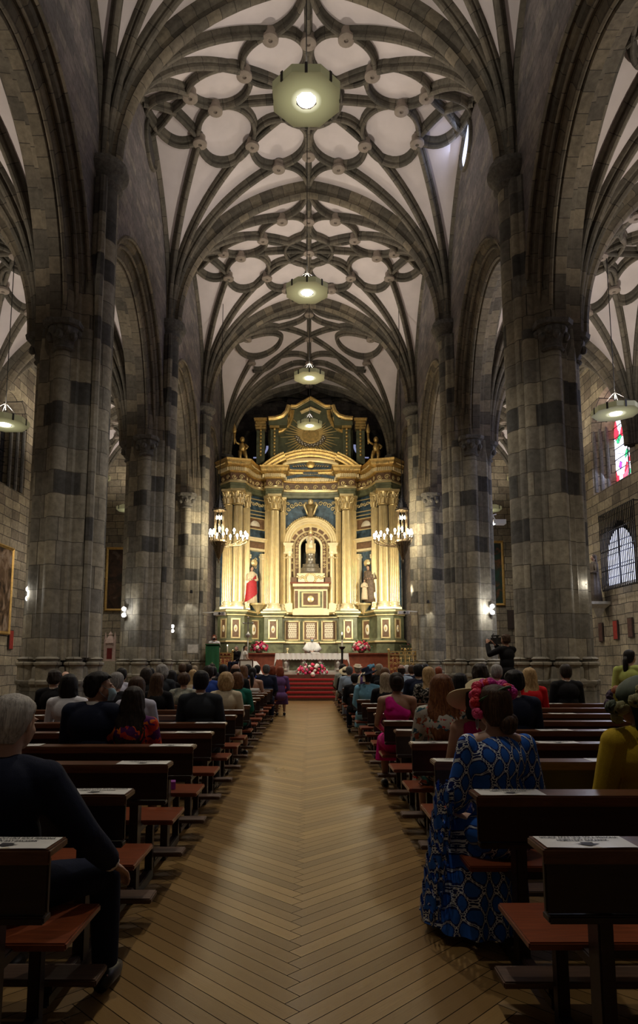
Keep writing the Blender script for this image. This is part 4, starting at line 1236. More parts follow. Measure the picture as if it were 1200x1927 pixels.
for k in range(60):
    x = -2.5 + 5 * k / 59; a = math.asin(x / RRR); r_ = RRR - .17
    b.box((r_ * math.sin(a), (34.95 if abs(x) > 1.45 else 35.3) - .16, czz + r_ * math.cos(a)), (.05, .12, .14), ry=a)
b.build('dentils', M['gold_pale'], RT)
b = MB()
for k in range(70):
    x = -2.55 + 5.1 * k / 69; a = math.asin(x / RRR); r_ = RRR + .0
    b.ball((r_ * math.sin(a), (34.95 if abs(x) > 1.45 else 35.3) - .39, czz + r_ * math.cos(a)), .035, 5, 4)
b.build('bead_row', M['gold'], RT, smooth=True)
b = MB(); seg_arch(b, -1.5, 1.5, ZT - .02, .56, 35.45, [(0, -.9), (0, 0), (-.1, 0), (-.1, -.9)]); b.build('tympanum', M['blue_marble'], RT)
b = MB(); b.lathe([(.2, 0), (.24, .04), (.24, .08), (.2, .1)], 20); b.xf(Matrix.Diagonal((1, .8, 1, 1))); b.xf(Matrix.Translation((0, 35.3, ZT + .22)) @ Matrix.Rotation(PI / 2, 4, 'X'))
for k in range(5): b.lathe([(.03, 0), (.02, .08), (0, .12)], 6, (-.12 + .06 * k, 35.22, ZT + .22 + .03 * (2 - abs(k - 2))))
for s in (-1, 1):
    for k in range(6): b.tube([(s * (.25 + .13 * k), 35.25, ZT + .12), (s * (.34 + .13 * k), 35.22, ZT + .24 - .02 * k)], [.04, .01], 6)
b.build('crown_emblem', M['gold_old'], RT, auto=40)

# attic storey with sunburst
za0 = ZT + .3; zt = zr(739)
ATT = [(-1.0, 0), (1.0, 0)]
b = MB()
out = [(-2.35, za0), (-2.35, zr(800)), (-1.75, zr(800)), (-1.55, zr(790)), (-1.25, zr(768)), (-1.05, zr(756)), (-.7, zr(754)), (-.35, zr(748)), (0, zr(742)), (.35, zr(748)), (.7, zr(754)), (1.05, zr(756)), (1.25, zr(768)), (1.55, zr(790)), (1.75, zr(800)), (2.35, zr(800)), (2.35, za0)]
b.rings([[(x, 35.75, z) for x, z in out], [(x, 36.2, z) for x, z in out]], closed=True)
b.add([(x, 35.75, z) for x, z in out], [tuple(range(len(out)))])
b.build('attic_wall', M['green_dark'], RT)
def attic_line(pts, nm, w=.09, mat='gold_old'):
    b = MB()
    b.sweep([(x, 35.7, z) for x, z in pts], [(-.16, -.12), (-.16, 0), (-.2, .04), (-.16, .1), (.2, .1), (.2, -.12)], side=(0, 1, 0))
    b.sweep([(x, 35.62, z) for x, z in pts], [(-.05, -w), (-.12, 0), (-.05, w)], side=(0, 1, 0))
    b.build(nm, M[mat], RT, auto=40)
top = [(-1.1, zr(757)), (-.8, zr(757)), (-.6, zr(753)), (-.35, zr(748)), (0, zr(741)), (.35, zr(748)), (.6, zr(753)), (.8, zr(757)), (1.1, zr(757))]
attic_line(top, 'attic_cornice')
b = MB()
for k in range(44):
    t_ = k / 43 * (len(top) - 1); i = min(int(t_), len(top) - 2); f_ = t_ - i
    x = top[i][0] + (top[i + 1][0] - top[i][0]) * f_; z = top[i][1] + (top[i + 1][1] - top[i][1]) * f_
    b.ball((x, 35.5, z - .13), .035, 5, 4)
b.build('bead_row', M['gold'], RT, smooth=True)
attic_line([(-.55, zr(769)), (0, zr(761)), (.55, zr(769))], 'inner_gable', .05, 'gold')
for s in (-1, 1):
    attic_line([(s * 1.0, zr(764)), (s * 1.05, zr(778)), (s * 1.25, zr(793)), (s * 1.6, zr(803)), (s * 1.9, zr(806))], 'scroll_moulding', .05, 'gold_old')
    # swept shoulder with volute
    sh = [(s * 1.2, zr(763)), (s * 1.32, zr(775)), (s * 1.55, zr(783)), (s * 1.9, zr(787)), (s * 2.3, zr(788))]
    b = MB(); b.sweep([(x, 35.2, z) for x, z in sh], [(-.3, -.1), (-.34, 0), (-.28, .12), (.3, .12), (.3, -.1)], side=(0, 1, 0)); b.build('shoulder_cornice', M['gold_old'], RT, auto=40)
    b = MB(); spiral(b, (s * 1.42, 35.1, zr(783) - .1), .2, Vector((0, -1)), s, PI / 2, 1.6, .05); b.build('volute', M['gold_old'], RT, smooth=True)
    b = MB()
    b.add([], [])
    rs = [(x, z - .12) for x, z in sh] + [(s * 2.3, zr(800)), (s * 1.3, zr(800))]
    b.rings([[(x, 35.0, z) for x, z in rs], [(x, 35.5, z) for x, z in rs]], closed=True); b.add([(x, 35.0, z) for x, z in rs], [tuple(range(len(rs)))])
    b.build('shoulder_block', M['green_dark'], RT)
    for (xx, ww, yy) in ((1.98, .52, 35.3), (2.75, .55, 35.5)):
        b = MB()
        b.box((s * xx, yy, (za0 + zr(806)) / 2), (ww * .82, .35, zr(806) - za0)); b.build('attic_pilaster', M['green_dark'], RT)
        b = MB(); zz = zr(802)
        for o_, w_, h_ in ((0, 1.0, .12), (.14, 1.12, .1), (.30, 1.0, .14), (.44, 1.25, .1), (.52, 1.35, .07)):
            b.box((s * xx, yy - .03, zz + o_), (ww * w_, .45 * w_, h_))
        for k in range(6): b.ball((s * xx + ww * .5 * (k / 2.5 - 1), yy - .3, zz + .43), .035, 5, 4)
        b.build('attic_capital', M['gold_old'], RT)
        b = MB()
        for k in range(9): b.ball((s * xx, yy - .19, za0 + .5 + .2 * k), (.08, .05, .08), 6, 5)
        b.build('pilaster_drops', M['gold_old'], RT, smooth=True)
b = MB(); c = (0, 35.68, zr(812)); random.seed(3)
for k in range(46):
    a = 2 * PI * k / 46 + .05; L = (1.55 if k % 2 else 1.25) * (1.12 if abs(math.cos(a)) > .6 else .85) * random.uniform(.85, 1.05)
    if math.sin(a) > .55: L *= .75
    d = Vector((math.cos(a), 0, math.sin(a))); w = Vector((-math.sin(a), 0, math.cos(a)))
    p0 = Vector(c) + d * .45; p1 = Vector(c) + d * L
    b.add([p0 - w * .055, p0 + w * .055, p1 + w * .022, p1 - w * .022, p0 + Vector((0, -.09, 0)), p1 + Vector((0, -.05, 0))], [(0, 4, 5, 3), (4, 1, 2, 5), (3, 5, 2)])
b.build('sunburst_rays', M['gold'], RT)
b = MB(); b.lathe([(0, 0), (.46, 0), (.48, .05), (.44, .06)], 24); b.xf(Matrix.Translation((0, 35.66, zr(812))) @ Matrix.Rotation(PI / 2, 4, 'X')); b.build('sunburst_disc', M['gold_old'], RT)
b = MB()
for k in range(22):
    a = -PI * .05 - PI * .9 * k / 21; r_ = .62 + .08 * (k % 2); b.ball((r_ * math.cos(a) * 1.15, 35.58, zr(812) + r_ * math.sin(a) * .9), (.11, .1, .09), 7, 5)
b.build('cloud_wreath', M['silver_old'], RT, smooth=True)

emit('reveal_glow', (0.45, 0.5, 0.85), .45)
# round windows of the apse behind the attic
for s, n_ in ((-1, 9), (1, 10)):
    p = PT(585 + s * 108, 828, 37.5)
    rg = lambda r, y, n=40: [(p.x + r * math.cos(2 * PI * k / n), y, p.z + r * math.sin(2 * PI * k / n)) for k in range(n)]
    b = MB(); b.rings([rg(.98, 38.9), rg(.98, 38.4), rg(.84, 38.36), rg(.80, 38.7)], closed=True)
    o = b.build('window_%d' % n_, M['dark_carved_stone'], kind='structure', auto=40)
    b = MB(); b.add(rg(.81, 38.69), [tuple(range(40))]); b.build('dark_disc', M['blind_panel'], o)  # dark disc added in the opening so only the crescent looks bright
    # emissive crescent painted in for daylight falling on the lower reveal
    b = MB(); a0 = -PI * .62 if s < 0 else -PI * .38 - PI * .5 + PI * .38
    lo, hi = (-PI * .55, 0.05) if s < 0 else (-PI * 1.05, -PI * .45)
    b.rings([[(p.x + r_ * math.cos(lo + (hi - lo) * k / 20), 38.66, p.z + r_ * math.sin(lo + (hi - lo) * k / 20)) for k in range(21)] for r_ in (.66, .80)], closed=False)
    b.build('pane', M['reveal_glow'], o)

# statues standing on and in the altarpiece
plain('red_cloth', (0.42, 0.02, 0.03), .6, var=.2); plain('cream_cloth', (0.62, 0.52, 0.36), .6, var=.2); plain('brown_cloth', (0.13, 0.09, 0.06), .6, var=.4); plain('dark_hair', (0.03, 0.02, 0.015), .6)
p = PT(471, 1139, 34.65)

th = thing('sacred_statue', 'statue in a cream tunic and red mantle, in the left niche', 'statue', (p.x + .05, 34.72, zr(1136)), .5)
robed(th, 'cream_cloth', 'statue_skin', 1.95, 'dark_hair', mantle='red_cloth')
th = thing('saint_statue', 'dark robed bearded saint statue holding a child, in the right niche', 'statue', (XP(697, 34.7), 34.72, zr(1134)), -.4)
robed(th, 'brown_cloth', 'statue_skin', 1.95, 'dark_hair', lean=-.06, mantle='brown_cloth')
th2 = thing('child_statue', 'small child statue beside the dark robed saint in the right niche', 'statue', (XP(686, 34.5), 34.5, zr(1130)), -.2)
robed(th2, 'cream_cloth', 'statue_skin', 1.05, 'dark_hair')
for s, lab, u in ((-1, 'carved cherub statue with a torch on the left shoulder of the altarpiece', 452), (1, 'carved cherub statue with a torch on the right shoulder of the altarpiece', 711)):
    x = XP(u, 34.3); th = thing('cherub_statue', lab, 'statue', (x, 34.2, ZT + .02))
    b = MB()
    for q in (-1, 1):
        b.tube([(q * .1, 0, .62), (q * .16 + s * -.05, -.1, .32), (q * .14 - s * .1, 0, .0)], [.12, .09, .05], 8)
    b.tube([(0, 0, .6), (0, 0, .85), (0, 0, 1.06)], [.17, .17, .1], 10); b.ball((0, -.02, 1.26), (.13, .14, .16))
    b.tube([(.14, 0, 1.0), (.3, -.05, .85), (.2, -.15, .7)], [.06, .055, .04], 7); b.tube([(-.14, 0, 1.0), (-.34, -.05, 1.1), (-.42, -.05, 1.4)], [.06, .055, .04], 7)
    b.build('body', M['gold_old'], th, smooth=True)
    b = MB(); b.tube([(-.42, -.05, 1.0), (-.42, -.05, 1.6)], [.03, .07], 8); b.lathe([(.08, 0), (.12, .15), (.05, .4), (0, .55)], 8, (-.42, -.05, 1.6)); b.build('torch', M['gold_old'], th, smooth=True)
    b = MB(); b.rings([[(.1 + .06 * k, .1, .95 + .06 * k - .03 * k * k), (.12 + .05 * k, .14, .7 + .04 * k)] for k in range(4)], closed=False); b.build('wing', M['gold_old'], th)

# altar table inside the niche bay with reliquary steps and the enthroned figure
th = thing('niche_altar', 'gilded marble altar chest with carved front below the figure niche', 'altar', (X0, 0, 0))
ya = YN - .75
def nb(name, mat, u0, u1, v0, v1, y=ya, d=.5, parent=th, taper=1.0):
    x0_, x1_ = (u0 - 586) * K, (u1 - 586) * K; b = MB()
    b.box(((x0_ + x1_) / 2, y + d / 2, (zr(v0) + zr(v1)) / 2), (x1_ - x0_, d, zr(v0) - zr(v1)), taper=taper); return b.build(name, M[mat], parent)
nb('plinth', 'gold_pale', 552, 621, 1146, 1157, ya - .08, .7); nb('body', 'gold_pale', 555, 618, 1108, 1146); nb('cornice', 'gold_pale', 552, 621, 1098, 1103, ya - .12, .7); nb('frieze', 'brown_panel', 554, 619, 1103, 1108, ya - .05, .6)
nb('front_panel', 'green_marble', 565, 608, 1112, 1143, ya - .03, .05); nb('panel_frame', 'gold', 569, 604, 1114, 1141, ya - .06, .05)
c = nb('emblem_panel', 'brown_panel', 572, 600, 1116, 1138, ya - .08, .05)
b = MB(); b.lathe([(0, .0), (.18, 0), (.2, .03), (.14, .05), (0, .07)], 16); b.xf(Matrix.Translation((0, ya - .1, zr(1127))) @ Matrix.Rotation(PI / 2, 4, 'X')); b.build('coat_of_arms', M['gold'], c, smooth=True)
for u in (556, 610): nb('side_strip', 'brown_panel', u, u + 6, 1111, 1144, ya - .02, .04)
th = thing('reliquary_step', 'carved ivory and gold step with a round medallion under the figure', 'altar step', (X0, 0, 0))
nb('shelf', 'red_marble', 547, 625, 1095, 1097.5, ya - .15, .8, th); nb('case', 'ivory', 562, 611, 1080, 1095, ya, .5, th); nb('case_top', 'gold_pale', 560, 613, 1078, 1081, ya - .05, .6, th)
for u in (549, 613): nb('side_case', 'brown_panel', u, u + 11, 1085, 1095, ya + .1, .4, th)
b = MB(); b.lathe([(0, .05), (.12, .04), (.2, .03), (.24, 0)], 20); b.xf(Matrix.Translation((0, ya - .02, zr(1088))) @ Matrix.Rotation(PI / 2, 4, 'X')); b.build('medallion', M['ivory'], th, smooth=True)
b = MB()
for k in range(18):
    a = 2 * PI * k / 18; b.ball((.28 * math.cos(a), ya - .04, zr(1088) + .25 * math.sin(a)), .055, 6, 5)
for s in (-1, 1):
    for k in range(5): b.ball((s * (.36 + .09 * k), ya - .03, zr(1086) + .05 * math.sin(k * 2)), .07, 6, 5)
b.build('gilt_garland', M['gold'], th, smooth=True)
th = thing('silver_pedestal', 'tiered silver pedestal under the enthroned figure', 'pedestal', (X0, 0, 0))
b = MB(); z0 = zr(1078)
for k, (w, h) in enumerate(((1.15, .3), (.95, .26), (.62, .34), (.55, .3))):
    b.lathe([(w / 2, 0), (w / 2 * 1.05, .04), (w / 2 * .9, .09), (w / 2 * .88, h - .03), (w / 2 * .95, h)], 24, (0, YN - .4, z0), flute=16, fd=.05); z0 += h * .88
b.build('tiers', M['silver_old'], th, auto=40)
b = MB()
for s in (-1, 1):
    for k in range(3): b.ball((s * (.42 - .05 * k), YN - .5, zr(1072) + .12 * k), (.12, .1, .1), 8, 6)
b.build('silver_foliage', M['silver_old'], th, smooth=True)
zt0 = z0
th = thing('enthroned_figure', 'small golden crowned figure seated on a throne in the dark niche', 'statue', (X0, YN - .4, zt0))
b = MB(); b.box((0, .1, .3), (.5, .3, .6)); b.box((0, .22, .55), (.4, .08, .9)); b.box((-.23, 0, .38), (.08, .3, .45)); b.box((.23, 0, .38), (.08, .3, .45)); b.build('throne', M['gold'], th)
b = MB(); b.rings([[(rx * math.cos(a) * (1 + .08 * math.cos(7 * a)), oy + ry * math.sin(a), z) for a in [2 * PI * i / 28 for i in range(28)]] for z, rx, ry, oy in ((.3, .2, .16, -.12), (.55, .19, .2, -.08), (.75, .17, .14, 0), (.95, .13, .1, .0), (1.02, .05, .05, 0))], cap0=True, cap1=True); b.build('mantle', M['gold_pale'], th, smooth=True)
b = MB(); b.ball((0, -.02, 1.1), (.08, .085, .1)); b.ball((.05, -.2, .8), (.05, .05, .06)); b.build('faces', M['statue_skin'], th, smooth=True)
b = MB(); b.lathe([(.09, 0), (.1, .05), (.13, .14), (.09, .24), (.03, .3), (0, .32)], 14, (0, 0, 1.15)); b.build('crown', M['gold'], th, smooth=True)
b = MB(); b.tube([(0, -.1, .62), (.05, -.22, .72), (.05, -.2, .78)], [.09, .08, .04], 8); b.tube([(-.15, -.05, .85), (-.22, -.12, .75), (-.2, -.15, 1.0)], [.04, .03, .02], 6); b.build('child', M['ivory'], th, smooth=True)

# unseen altar floods without fixtures, aimed from the third piers at the gilding
for s in (-1, 1):
    x, y = s * 2.9 + X0, 31.3
    light('altar_flood', 'SPOT', (s * 4.1 + X0, 28.6, 5.0), P_FLOOD, (1, .87, .62), .2, target=(s * .8, 36, 5.4), angle=R(80), blend=.8)
    light('altar_flood', 'SPOT', (s * 4.2 + X0, 28.4, 4.6), P_FLOOD * .55, (1, .87, .62), .2, target=(s * 3.0, 35, 5.0), angle=R(75), blend=.8)
light('altar_flood', 'SPOT', (X0, 30.5, 11.8), P_FLOOD * .26, (1, .85, .58), .2, target=(0, 36, 12.2), angle=R(120), blend=.9)  # unseen spot added high before the attic to brighten the sunburst
light('presbytery_fill', 'SPOT', (X0, 24.6, 11.9), P_FLOOD * 1.6, (1, .93, .8), .25, target=(X0, 30.5, 1.2), angle=R(32), blend=.7)  # fill spot with no fixture, added to brighten the altar cloth
light('presbytery_fill', 'SPOT', (X0, 29.4, 11.5), P_FLOOD * 1.0, (1, .92, .78), .25, target=(X0, 31.5, 1), angle=R(60), blend=.8)  # second added fill from above, for the priest and altar
# ================================================================= presbytery
plain('red_carpet', (0.36, 0.022, 0.02), .9, var=.15, scale=40)
plain('step_wood', (0.10, 0.05, 0.03), .4, var=.3)
plain('linen', (0.80, 0.78, 0.72), .8, var=.04, bump=.15, bscale=8)
plain('white_marble', (0.46, 0.44, 0.38), .4, var=.25, scale=4)
plain('green_cloth', (0.02, 0.14, 0.055), .75, var=.15)
plain('leaf', (0.03, 0.09, 0.025), .6, var=.5)
# steps between the two blocks of pews
b = MB(); c = MB()
for k in range(6):
    z1 = .165 * (k + 1); y0 = 26.75 + .36 * k
    w = 1.15 if k < 5 else 4.4
    b.box((.06, (y0 + 29.2) / 2, z1 - .0825), (w * 2 if k < 5 else 8.6, 29.2 - y0, .165))
    if k < 5: c.box((.06, y0 - .006, z1 - .03), (2.28, .016, .055)); c.box((.06, y0 + .17, z1 + .004), (2.28, .34, .01))
o = b.build('altar_steps', M['step_wood']); tag(o, 'dark altar steps with red carpet at the head of the aisle', 'steps')
c.build('red_carpet', M['red_carpet'], o, label='red carpet on the treads')
b = MB(); b.box((.06, 34.3, .495), (9.7, 10.2, .99)); b.build('floor', M['red_marble'], kind='structure')
# red marble socle under the altarpiece
b = MB(); pm = [(-4.6, 33.2), (-2.6, 33.2), (-2.3, 34.2), (2.3, 34.2), (2.6, 33.2), (4.6, 33.2)]
for s, wd in ((-1, 'left'), (1, 'right')):
    b = MB(); b.box((X0 + s * 2.75, 32.2, .99 + .46), (3.1, .5, .92)); b.box((X0 + s * 2.75, 32.15, .99 + .94), (3.2, .62, .06))
    o = b.build('marble_bench', M['red_marble']); tag(o, 'long red marble ledge behind the altar table on the ' + wd, 'ledge')

# altar table
AX, AY, AZ = .13, 30.0, .99
th = thing('altar_table', 'carved pale marble altar table standing above the red steps', 'altar', (AX, AY, AZ))
b = MB(); b.box((0, 0, .05), (2.9, .9, .1)); b.box((0, 0, .45), (2.6, .7, .72)); b.box((0, 0, .86), (3.0, .85, .08)); b.build('body', M['white_marble'], th)
for x in (-1.15, -.35, .35, 1.15):
    b = MB(); b.lathe([(.07, 0), (.09, .06), (.05, .1), (.09, .3), (.10, .36), (.05, .42), (.08, .5)], 12, (x, -.4, .15)); b.build('carved_baluster', M['white_marble'], th, auto=50)
for x in (-.75, 0, .75):
    b = MB(); b.box((x, -.355, .45), (.5, .02, .5)); b.build('front_panel', M['green_marble'], th)
b = MB(); n = 96
b.box((0, 0, .915), (3.22, .95, .02))
top = [(-1.61 + 3.22 * k / n, -.475 - .012 * math.sin(k * .9), .92) for k in range(n + 1)]
def drop(x, k): return .92 - .26 - .03 * abs(((k % 4) - 2) / 2)
low = [(p[0], p[1] - .03 - .012 * math.sin(k * .9), drop(p[0], k)) for k, p in enumerate(top)]
b.rings([top, low], closed=False)
for s in (-1, 1):
    b.rings([[(s * 1.61, -.475 + .95 * k / 24, .92) for k in range(25)], [(s * (1.66 + .02 * math.sin(k)), -.5 + .97 * k / 24, .38 - .03 * abs(((k % 4) - 2) / 2)) for k in range(25)]], closed=False)
    b.rings([[(s * (1.61 - .05 * k), -.49, .92) for k in range(3)], [(s * (1.66 - .06 * k), -.52, .40 + .13 * k) for k in range(3)]], closed=False)
o = b.build('altar_cloth', M['linen'], None, auto=40); o.location = (AX, AY, AZ); tag(o, 'white lace-edged cloth covering the altar table', 'altar cloth')
def candle(x, y, z, h, r, lab, stick='gold'):
    th = thing('candle', lab, 'candle', (x, y, z))
    b = MB(); b.lathe([(.0, 0), (.05, 0), (.05, .015), (.015, .03), (.02, .06), (r + .01, .08), (r + .01, .09), (0, .09)], 14); b.build('candlestick', M[stick], th, smooth=True)
    b = MB(); b.lathe([(r, .09), (r, h), (0, h + .005)], 12); b.build('wax', M['ivory'], th)
    b = MB(); b.lathe([(.004, 0), (.013, .02), (.008, .045), (0, .065)], 8, (0, 0, h + .005)); b.build('flame', M['candle_bulb'], th, smooth=True)
candle(XP(429, 29.9), 29.85, AZ + .925, .32, .03, 'lit white candle on the left end of the altar cloth')
candle(XP(436, 29.9) + .05, 30.1, AZ + .925, .10, .025, 'short candle beside the tall one on the altar cloth')
th = thing('chalice', 'small gilt chalice on the left part of the altar cloth', 'chalice', (XP(541, 30), 29.95, AZ + .925))
b = MB(); b.lathe([(.06, 0), (.06, .01), (.015, .03), (.012, .09), (.03, .11), (.012, .13), (.05, .16), (.065, .24), (.06, .24), (.045, .17), (0, .15)], 18); b.build('cup', M['gold'], th, smooth=True)
b = MB(); b.box((AX + .15, 29.9, AZ + .94), (.4, .28, .02)); b.box((AX + .15, 29.9, AZ + .955), (.36, .25, .015)); tag(b.build('open_missal', M['linen']), 'open white book on the altar cloth before the priest', 'book')

# flowers
for nm, col in (('pink', (0.75, 0.06, 0.20)), ('hot', (0.80, 0.03, 0.10)), ('pale', (0.80, 0.55, 0.50)), ('white_f', (0.8, 0.76, 0.66)), ('dark_rose', (0.28, 0.02, 0.05))):
    plain('petal_' + nm, col, .6, var=.2, scale=30)
FL = {}
def flower_mesh(kind):
    if kind in FL: return FL[kind]
    b = MB(); rnd = random.Random(hash(kind) % 97)
    for ring, (r, nn, zz, tilt) in enumerate(((.010, 4, .03, .2), (.024, 6, .022, .6), (.040, 8, .008, 1.0))):
        for k in range(nn):
            a = 2 * PI * k / nn + ring * .4
            m = Matrix.Rotation(a, 3, 'Z') @ Matrix.Rotation(tilt, 3, 'Y')
            b.ball((r * math.cos(a), r * math.sin(a), zz), (.022, .020, .007), 7, 4, rot=m @ Matrix.Rotation(0, 3, 'X'))
    FL[kind] = b.mesh('flower_' + kind, M['petal_' + kind], smooth=True); return FL[kind]
def bouquet(x, y, z, rx, rz_, label, n, seed, vase=True, ry=None):
    rnd = random.Random(seed); ry = ry or rx * .7
    th = thing('flower_arrangement', label, 'flowers', (x, y, z), group='wedding flower arrangements')
    b = MB()
    if vase: b.lathe([(0, 0), (.12, 0), (.16, .08), (.2, .2), (.18, .24)], 16); b.build('vase', M['silver_old'], th, smooth=True)
    zc = .24 if vase else rz_ * .35
    L = MB()
    for k in range(170):
        a = rnd.uniform(0, 2 * PI); e = rnd.uniform(-.5, 1.2); rr = rnd.uniform(.75, 1.18)
        c = Vector((rx * rr * math.cos(a) * math.cos(e), ry * rr * math.sin(a) * math.cos(e), zc + rz_ * rr * math.sin(e)))
        d = (c - Vector((0, 0, zc))).normalized(); s_ = d.orthogonal().normalized() * rnd.uniform(.018, .035); l = rnd.uniform(.08, .15)
        L.add([c - s_ * .2, c + d * l * .5 + s_, c + d * l, c + d * l * .5 - s_], [(0, 1, 2, 3)])
    L.build('foliage', M['leaf'], th)
    for k in range(n):
        a = 2.39996 * k; t_ = (k + .5) / n; e = math.asin(-.35 + 1.3 * t_ if -.35 + 1.3 * t_ < 1 else .95)
        rr = rnd.uniform(.92, 1.08)
        c = Vector((rx * rr * math.cos(a) * math.cos(e), ry * rr * math.sin(a) * math.cos(e), zc + rz_ * rr * math.sin(e)))
        o = bpy.data.objects.new('flower', flower_mesh(rnd.choice(['pink', 'hot', 'pink', 'pale', 'white_f', 'dark_rose', 'hot']))); COL.objects.link(o); o.parent = th
        o.location = c; d = (c - Vector((0, 0, zc - .1))); o.rotation_euler = d.to_track_quat('Z', 'Y').to_euler(); q = rnd.choice((1.1, 1.5, 2.0)); o.scale = (q, q, q)
bouquet(XP(586, 28.98), 28.98, .99, .62, .34, 'round pink and red flower arrangement on the floor before the altar', 60, 5, False)
bouquet(XP(487, 32.0), 32.15, .99 + .97, .38, .3, 'pink flower arrangement on the ledge behind the bride', 44, 6)
bouquet(XP(679, 32.0), 32.15, .99 + .97, .38, .3, 'pink flower arrangement on the ledge right of the altar', 44, 7)
bouquet(XP(765, 32.0), 32.15, .99 + .97, .16, .14, 'small red flower arrangement at the right end of the ledge', 12, 8)

# tall candle stand and processional cross
x = XP(643, 28.9)
th = thing('candle_stand', 'tall dark stand with a thick white candle at the right end of the altar', 'candle stand', (x, 28.9, .99))
b = MB(); b.lathe([(.0, 0), (.14, 0), (.12, .05), (.05, .09), (.04, .2), (.045, .9), (.06, 1.0), (.05, 1.06), (.12, 1.14), (.15, 1.2), (.05, 1.2), (0, 1.2)], 16); b.build('stand', M['iron'], th, auto=40)
b = MB(); b.lathe([(.035, 1.2), (.035, 1.72), (0, 1.73)], 14); b.build('candle', M['ivory'], th)
b = MB(); b.lathe([(.04, 1.5), (.045, 1.52), (.045, 1.66), (.04, 1.68)], 14); b.build('painted_band', M['green_marble'], th)
b = MB(); b.lathe([(.005, 1.73), (.02, 1.76), (.01, 1.8), (0, 1.83)], 8); b.build('flame', M['candle_bulb'], th, smooth=True)
x = XP(467, 28.9); zt_ = ZP(1163, 28.9)
th = thing('processional_cross', 'tall silver processional cross on a staff beside the bride', 'cross', (x, 28.9, .99))
b = MB(); H_ = zt_ - .99; b.tube([(0, 0, 0), (0, 0, H_ - .7)], .022, 8); b.lathe([(.02, 0), (.1, .05), (.12, .12), (.06, .2), (.03, .26)], 12, (0, 0, H_ - .85)); b.lathe([(.15, 0), (.15, .03), (.03, .06)], 12); b.build('staff', M['silver'], th, smooth=True)
b = MB(); b.box((0, 0, H_ - .3), (.05, .03, .62)); b.box((0, 0, H_ - .22), (.4, .03, .05))
for p in ((-.2, -.22), (.2, -.22), (0, .02)): b.ball((p[0], 0, H_ + p[1]), .045, 8, 6)
b.build('cross', M['silver'], th, auto=40)

# lectern
x = XP(402, 28.3)
th = thing('lectern', 'lectern draped with a green cloth bearing a gold emblem', 'lectern', (x, 28.3, .99))
b = MB(); b.box((0, .1, .6), (.5, .4, 1.2)); b.box((0, .05, 1.24), (.58, .5, .05), rx=-.25); b.build('body', M['step_wood'], th)
b = MB(); b.rings([[(-.29 + .58 * k / 12, -.2 - .01 * math.sin(k * 1.4), 1.2) for k in range(13)], [(-.29 + .58 * k / 12, -.13 - .012 * math.sin(k * 1.4), .05) for k in range(13)]], closed=False)
b.box((0, .0, 1.225), (.6, .46, .02), rx=-.25); c = b.build('green_drape', M['green_cloth'], th, smooth=False)
b = MB(); b.box((0, -.185, .42), (.02, .012, .22)); b.box((0, -.185, .46), (.14, .012, .02)); spiral(b, (-.08, -.185, .36), .05, Vector((0, -1)), 1, th=.008); spiral(b, (.08, -.185, .36), .05, Vector((0, -1)), -1, th=.008); b.build('emblem', M['gold'], c)
b = MB(); b.tube([(0, -.15, 1.25), (.0, -.18, 1.4), (0, -.1, 1.5)], .008, 6); b.ball((0, -.08, 1.52), .03, 8, 6); b.build('microphone', M['black_plastic'], th)

# balustrades of gilt ironwork left and right
def rail(x0, x1, y, z0, h, label, seed):
    th = thing('gilt_railing', label, 'railing', ((x0 + x1) / 2, y, z0)); w = (x1 - x0)
    b = MB()
    for z in (.04, h - .14, h): b.box((0, 0, z), (w, .07, .045))
    for k in range(3): b.box((-w / 2 + w * k / 2, 0, h / 2), (.07, .08, h)); b.ball((-w / 2 + w * k / 2, 0, h + .08), .06, 8, 6)
    b.build('rail_frame', M['gold_old'], th)
    b = MB(); n = int(w / .16)
    for k in range(n + 1):
        xx = -w / 2 + w * k / n; b.tube([(xx, 0, .04), (xx, 0, h - .14)], .012, 5)
        if k < n:
            xm = xx + w / n / 2
            for j, zz in enumerate((.22, .42, .62)): spiral(b, (xm, 0, zz * h / .85), .065, Vector((0, -1)), 1 if (k + j) % 2 else -1, 0, 1.3, .011)
            b.ball((xm, 0, h - .07), .035, 6, 5)
    b.build('scroll_bars', M['gold_old'], th, smooth=True)
rail(XP(380, 28.6), XP(438, 28.6), 28.75, .99, .92, 'gilt scrollwork railing behind the lectern', 1)
rail(XP(731, 28.4), XP(793, 28.4), 28.6, .99, .98, 'gilt scrollwork railing at the right end of the presbytery', 2)
# green casket and red kneeler on the right
p = XP(764, 31.4)
th = thing('ornate_casket', 'dark green and gold casket above the right railing', 'casket', (p, 31.2, 1.98))
b = MB(); b.box((0, 0, .15), (.62, .35, .3)); b.box((0, 0, .32), (.7, .4, .05)); b.build('case', M['green_dark'], th)
b = MB()
for k in range(5): b.ball((-.28 + .14 * k, -.18, .15), .045, 6, 5)
b.build('gilt_mounts', M['gold_old'], th)
b = MB(); b.box((0, 31.25, 1.5), (.7, .4, .95)); b.xf(Matrix.Translation((p, 0, 0))); tag(b.build('stone_block', M['green_marble']), 'green marble block carrying the ornate casket', 'pedestal')
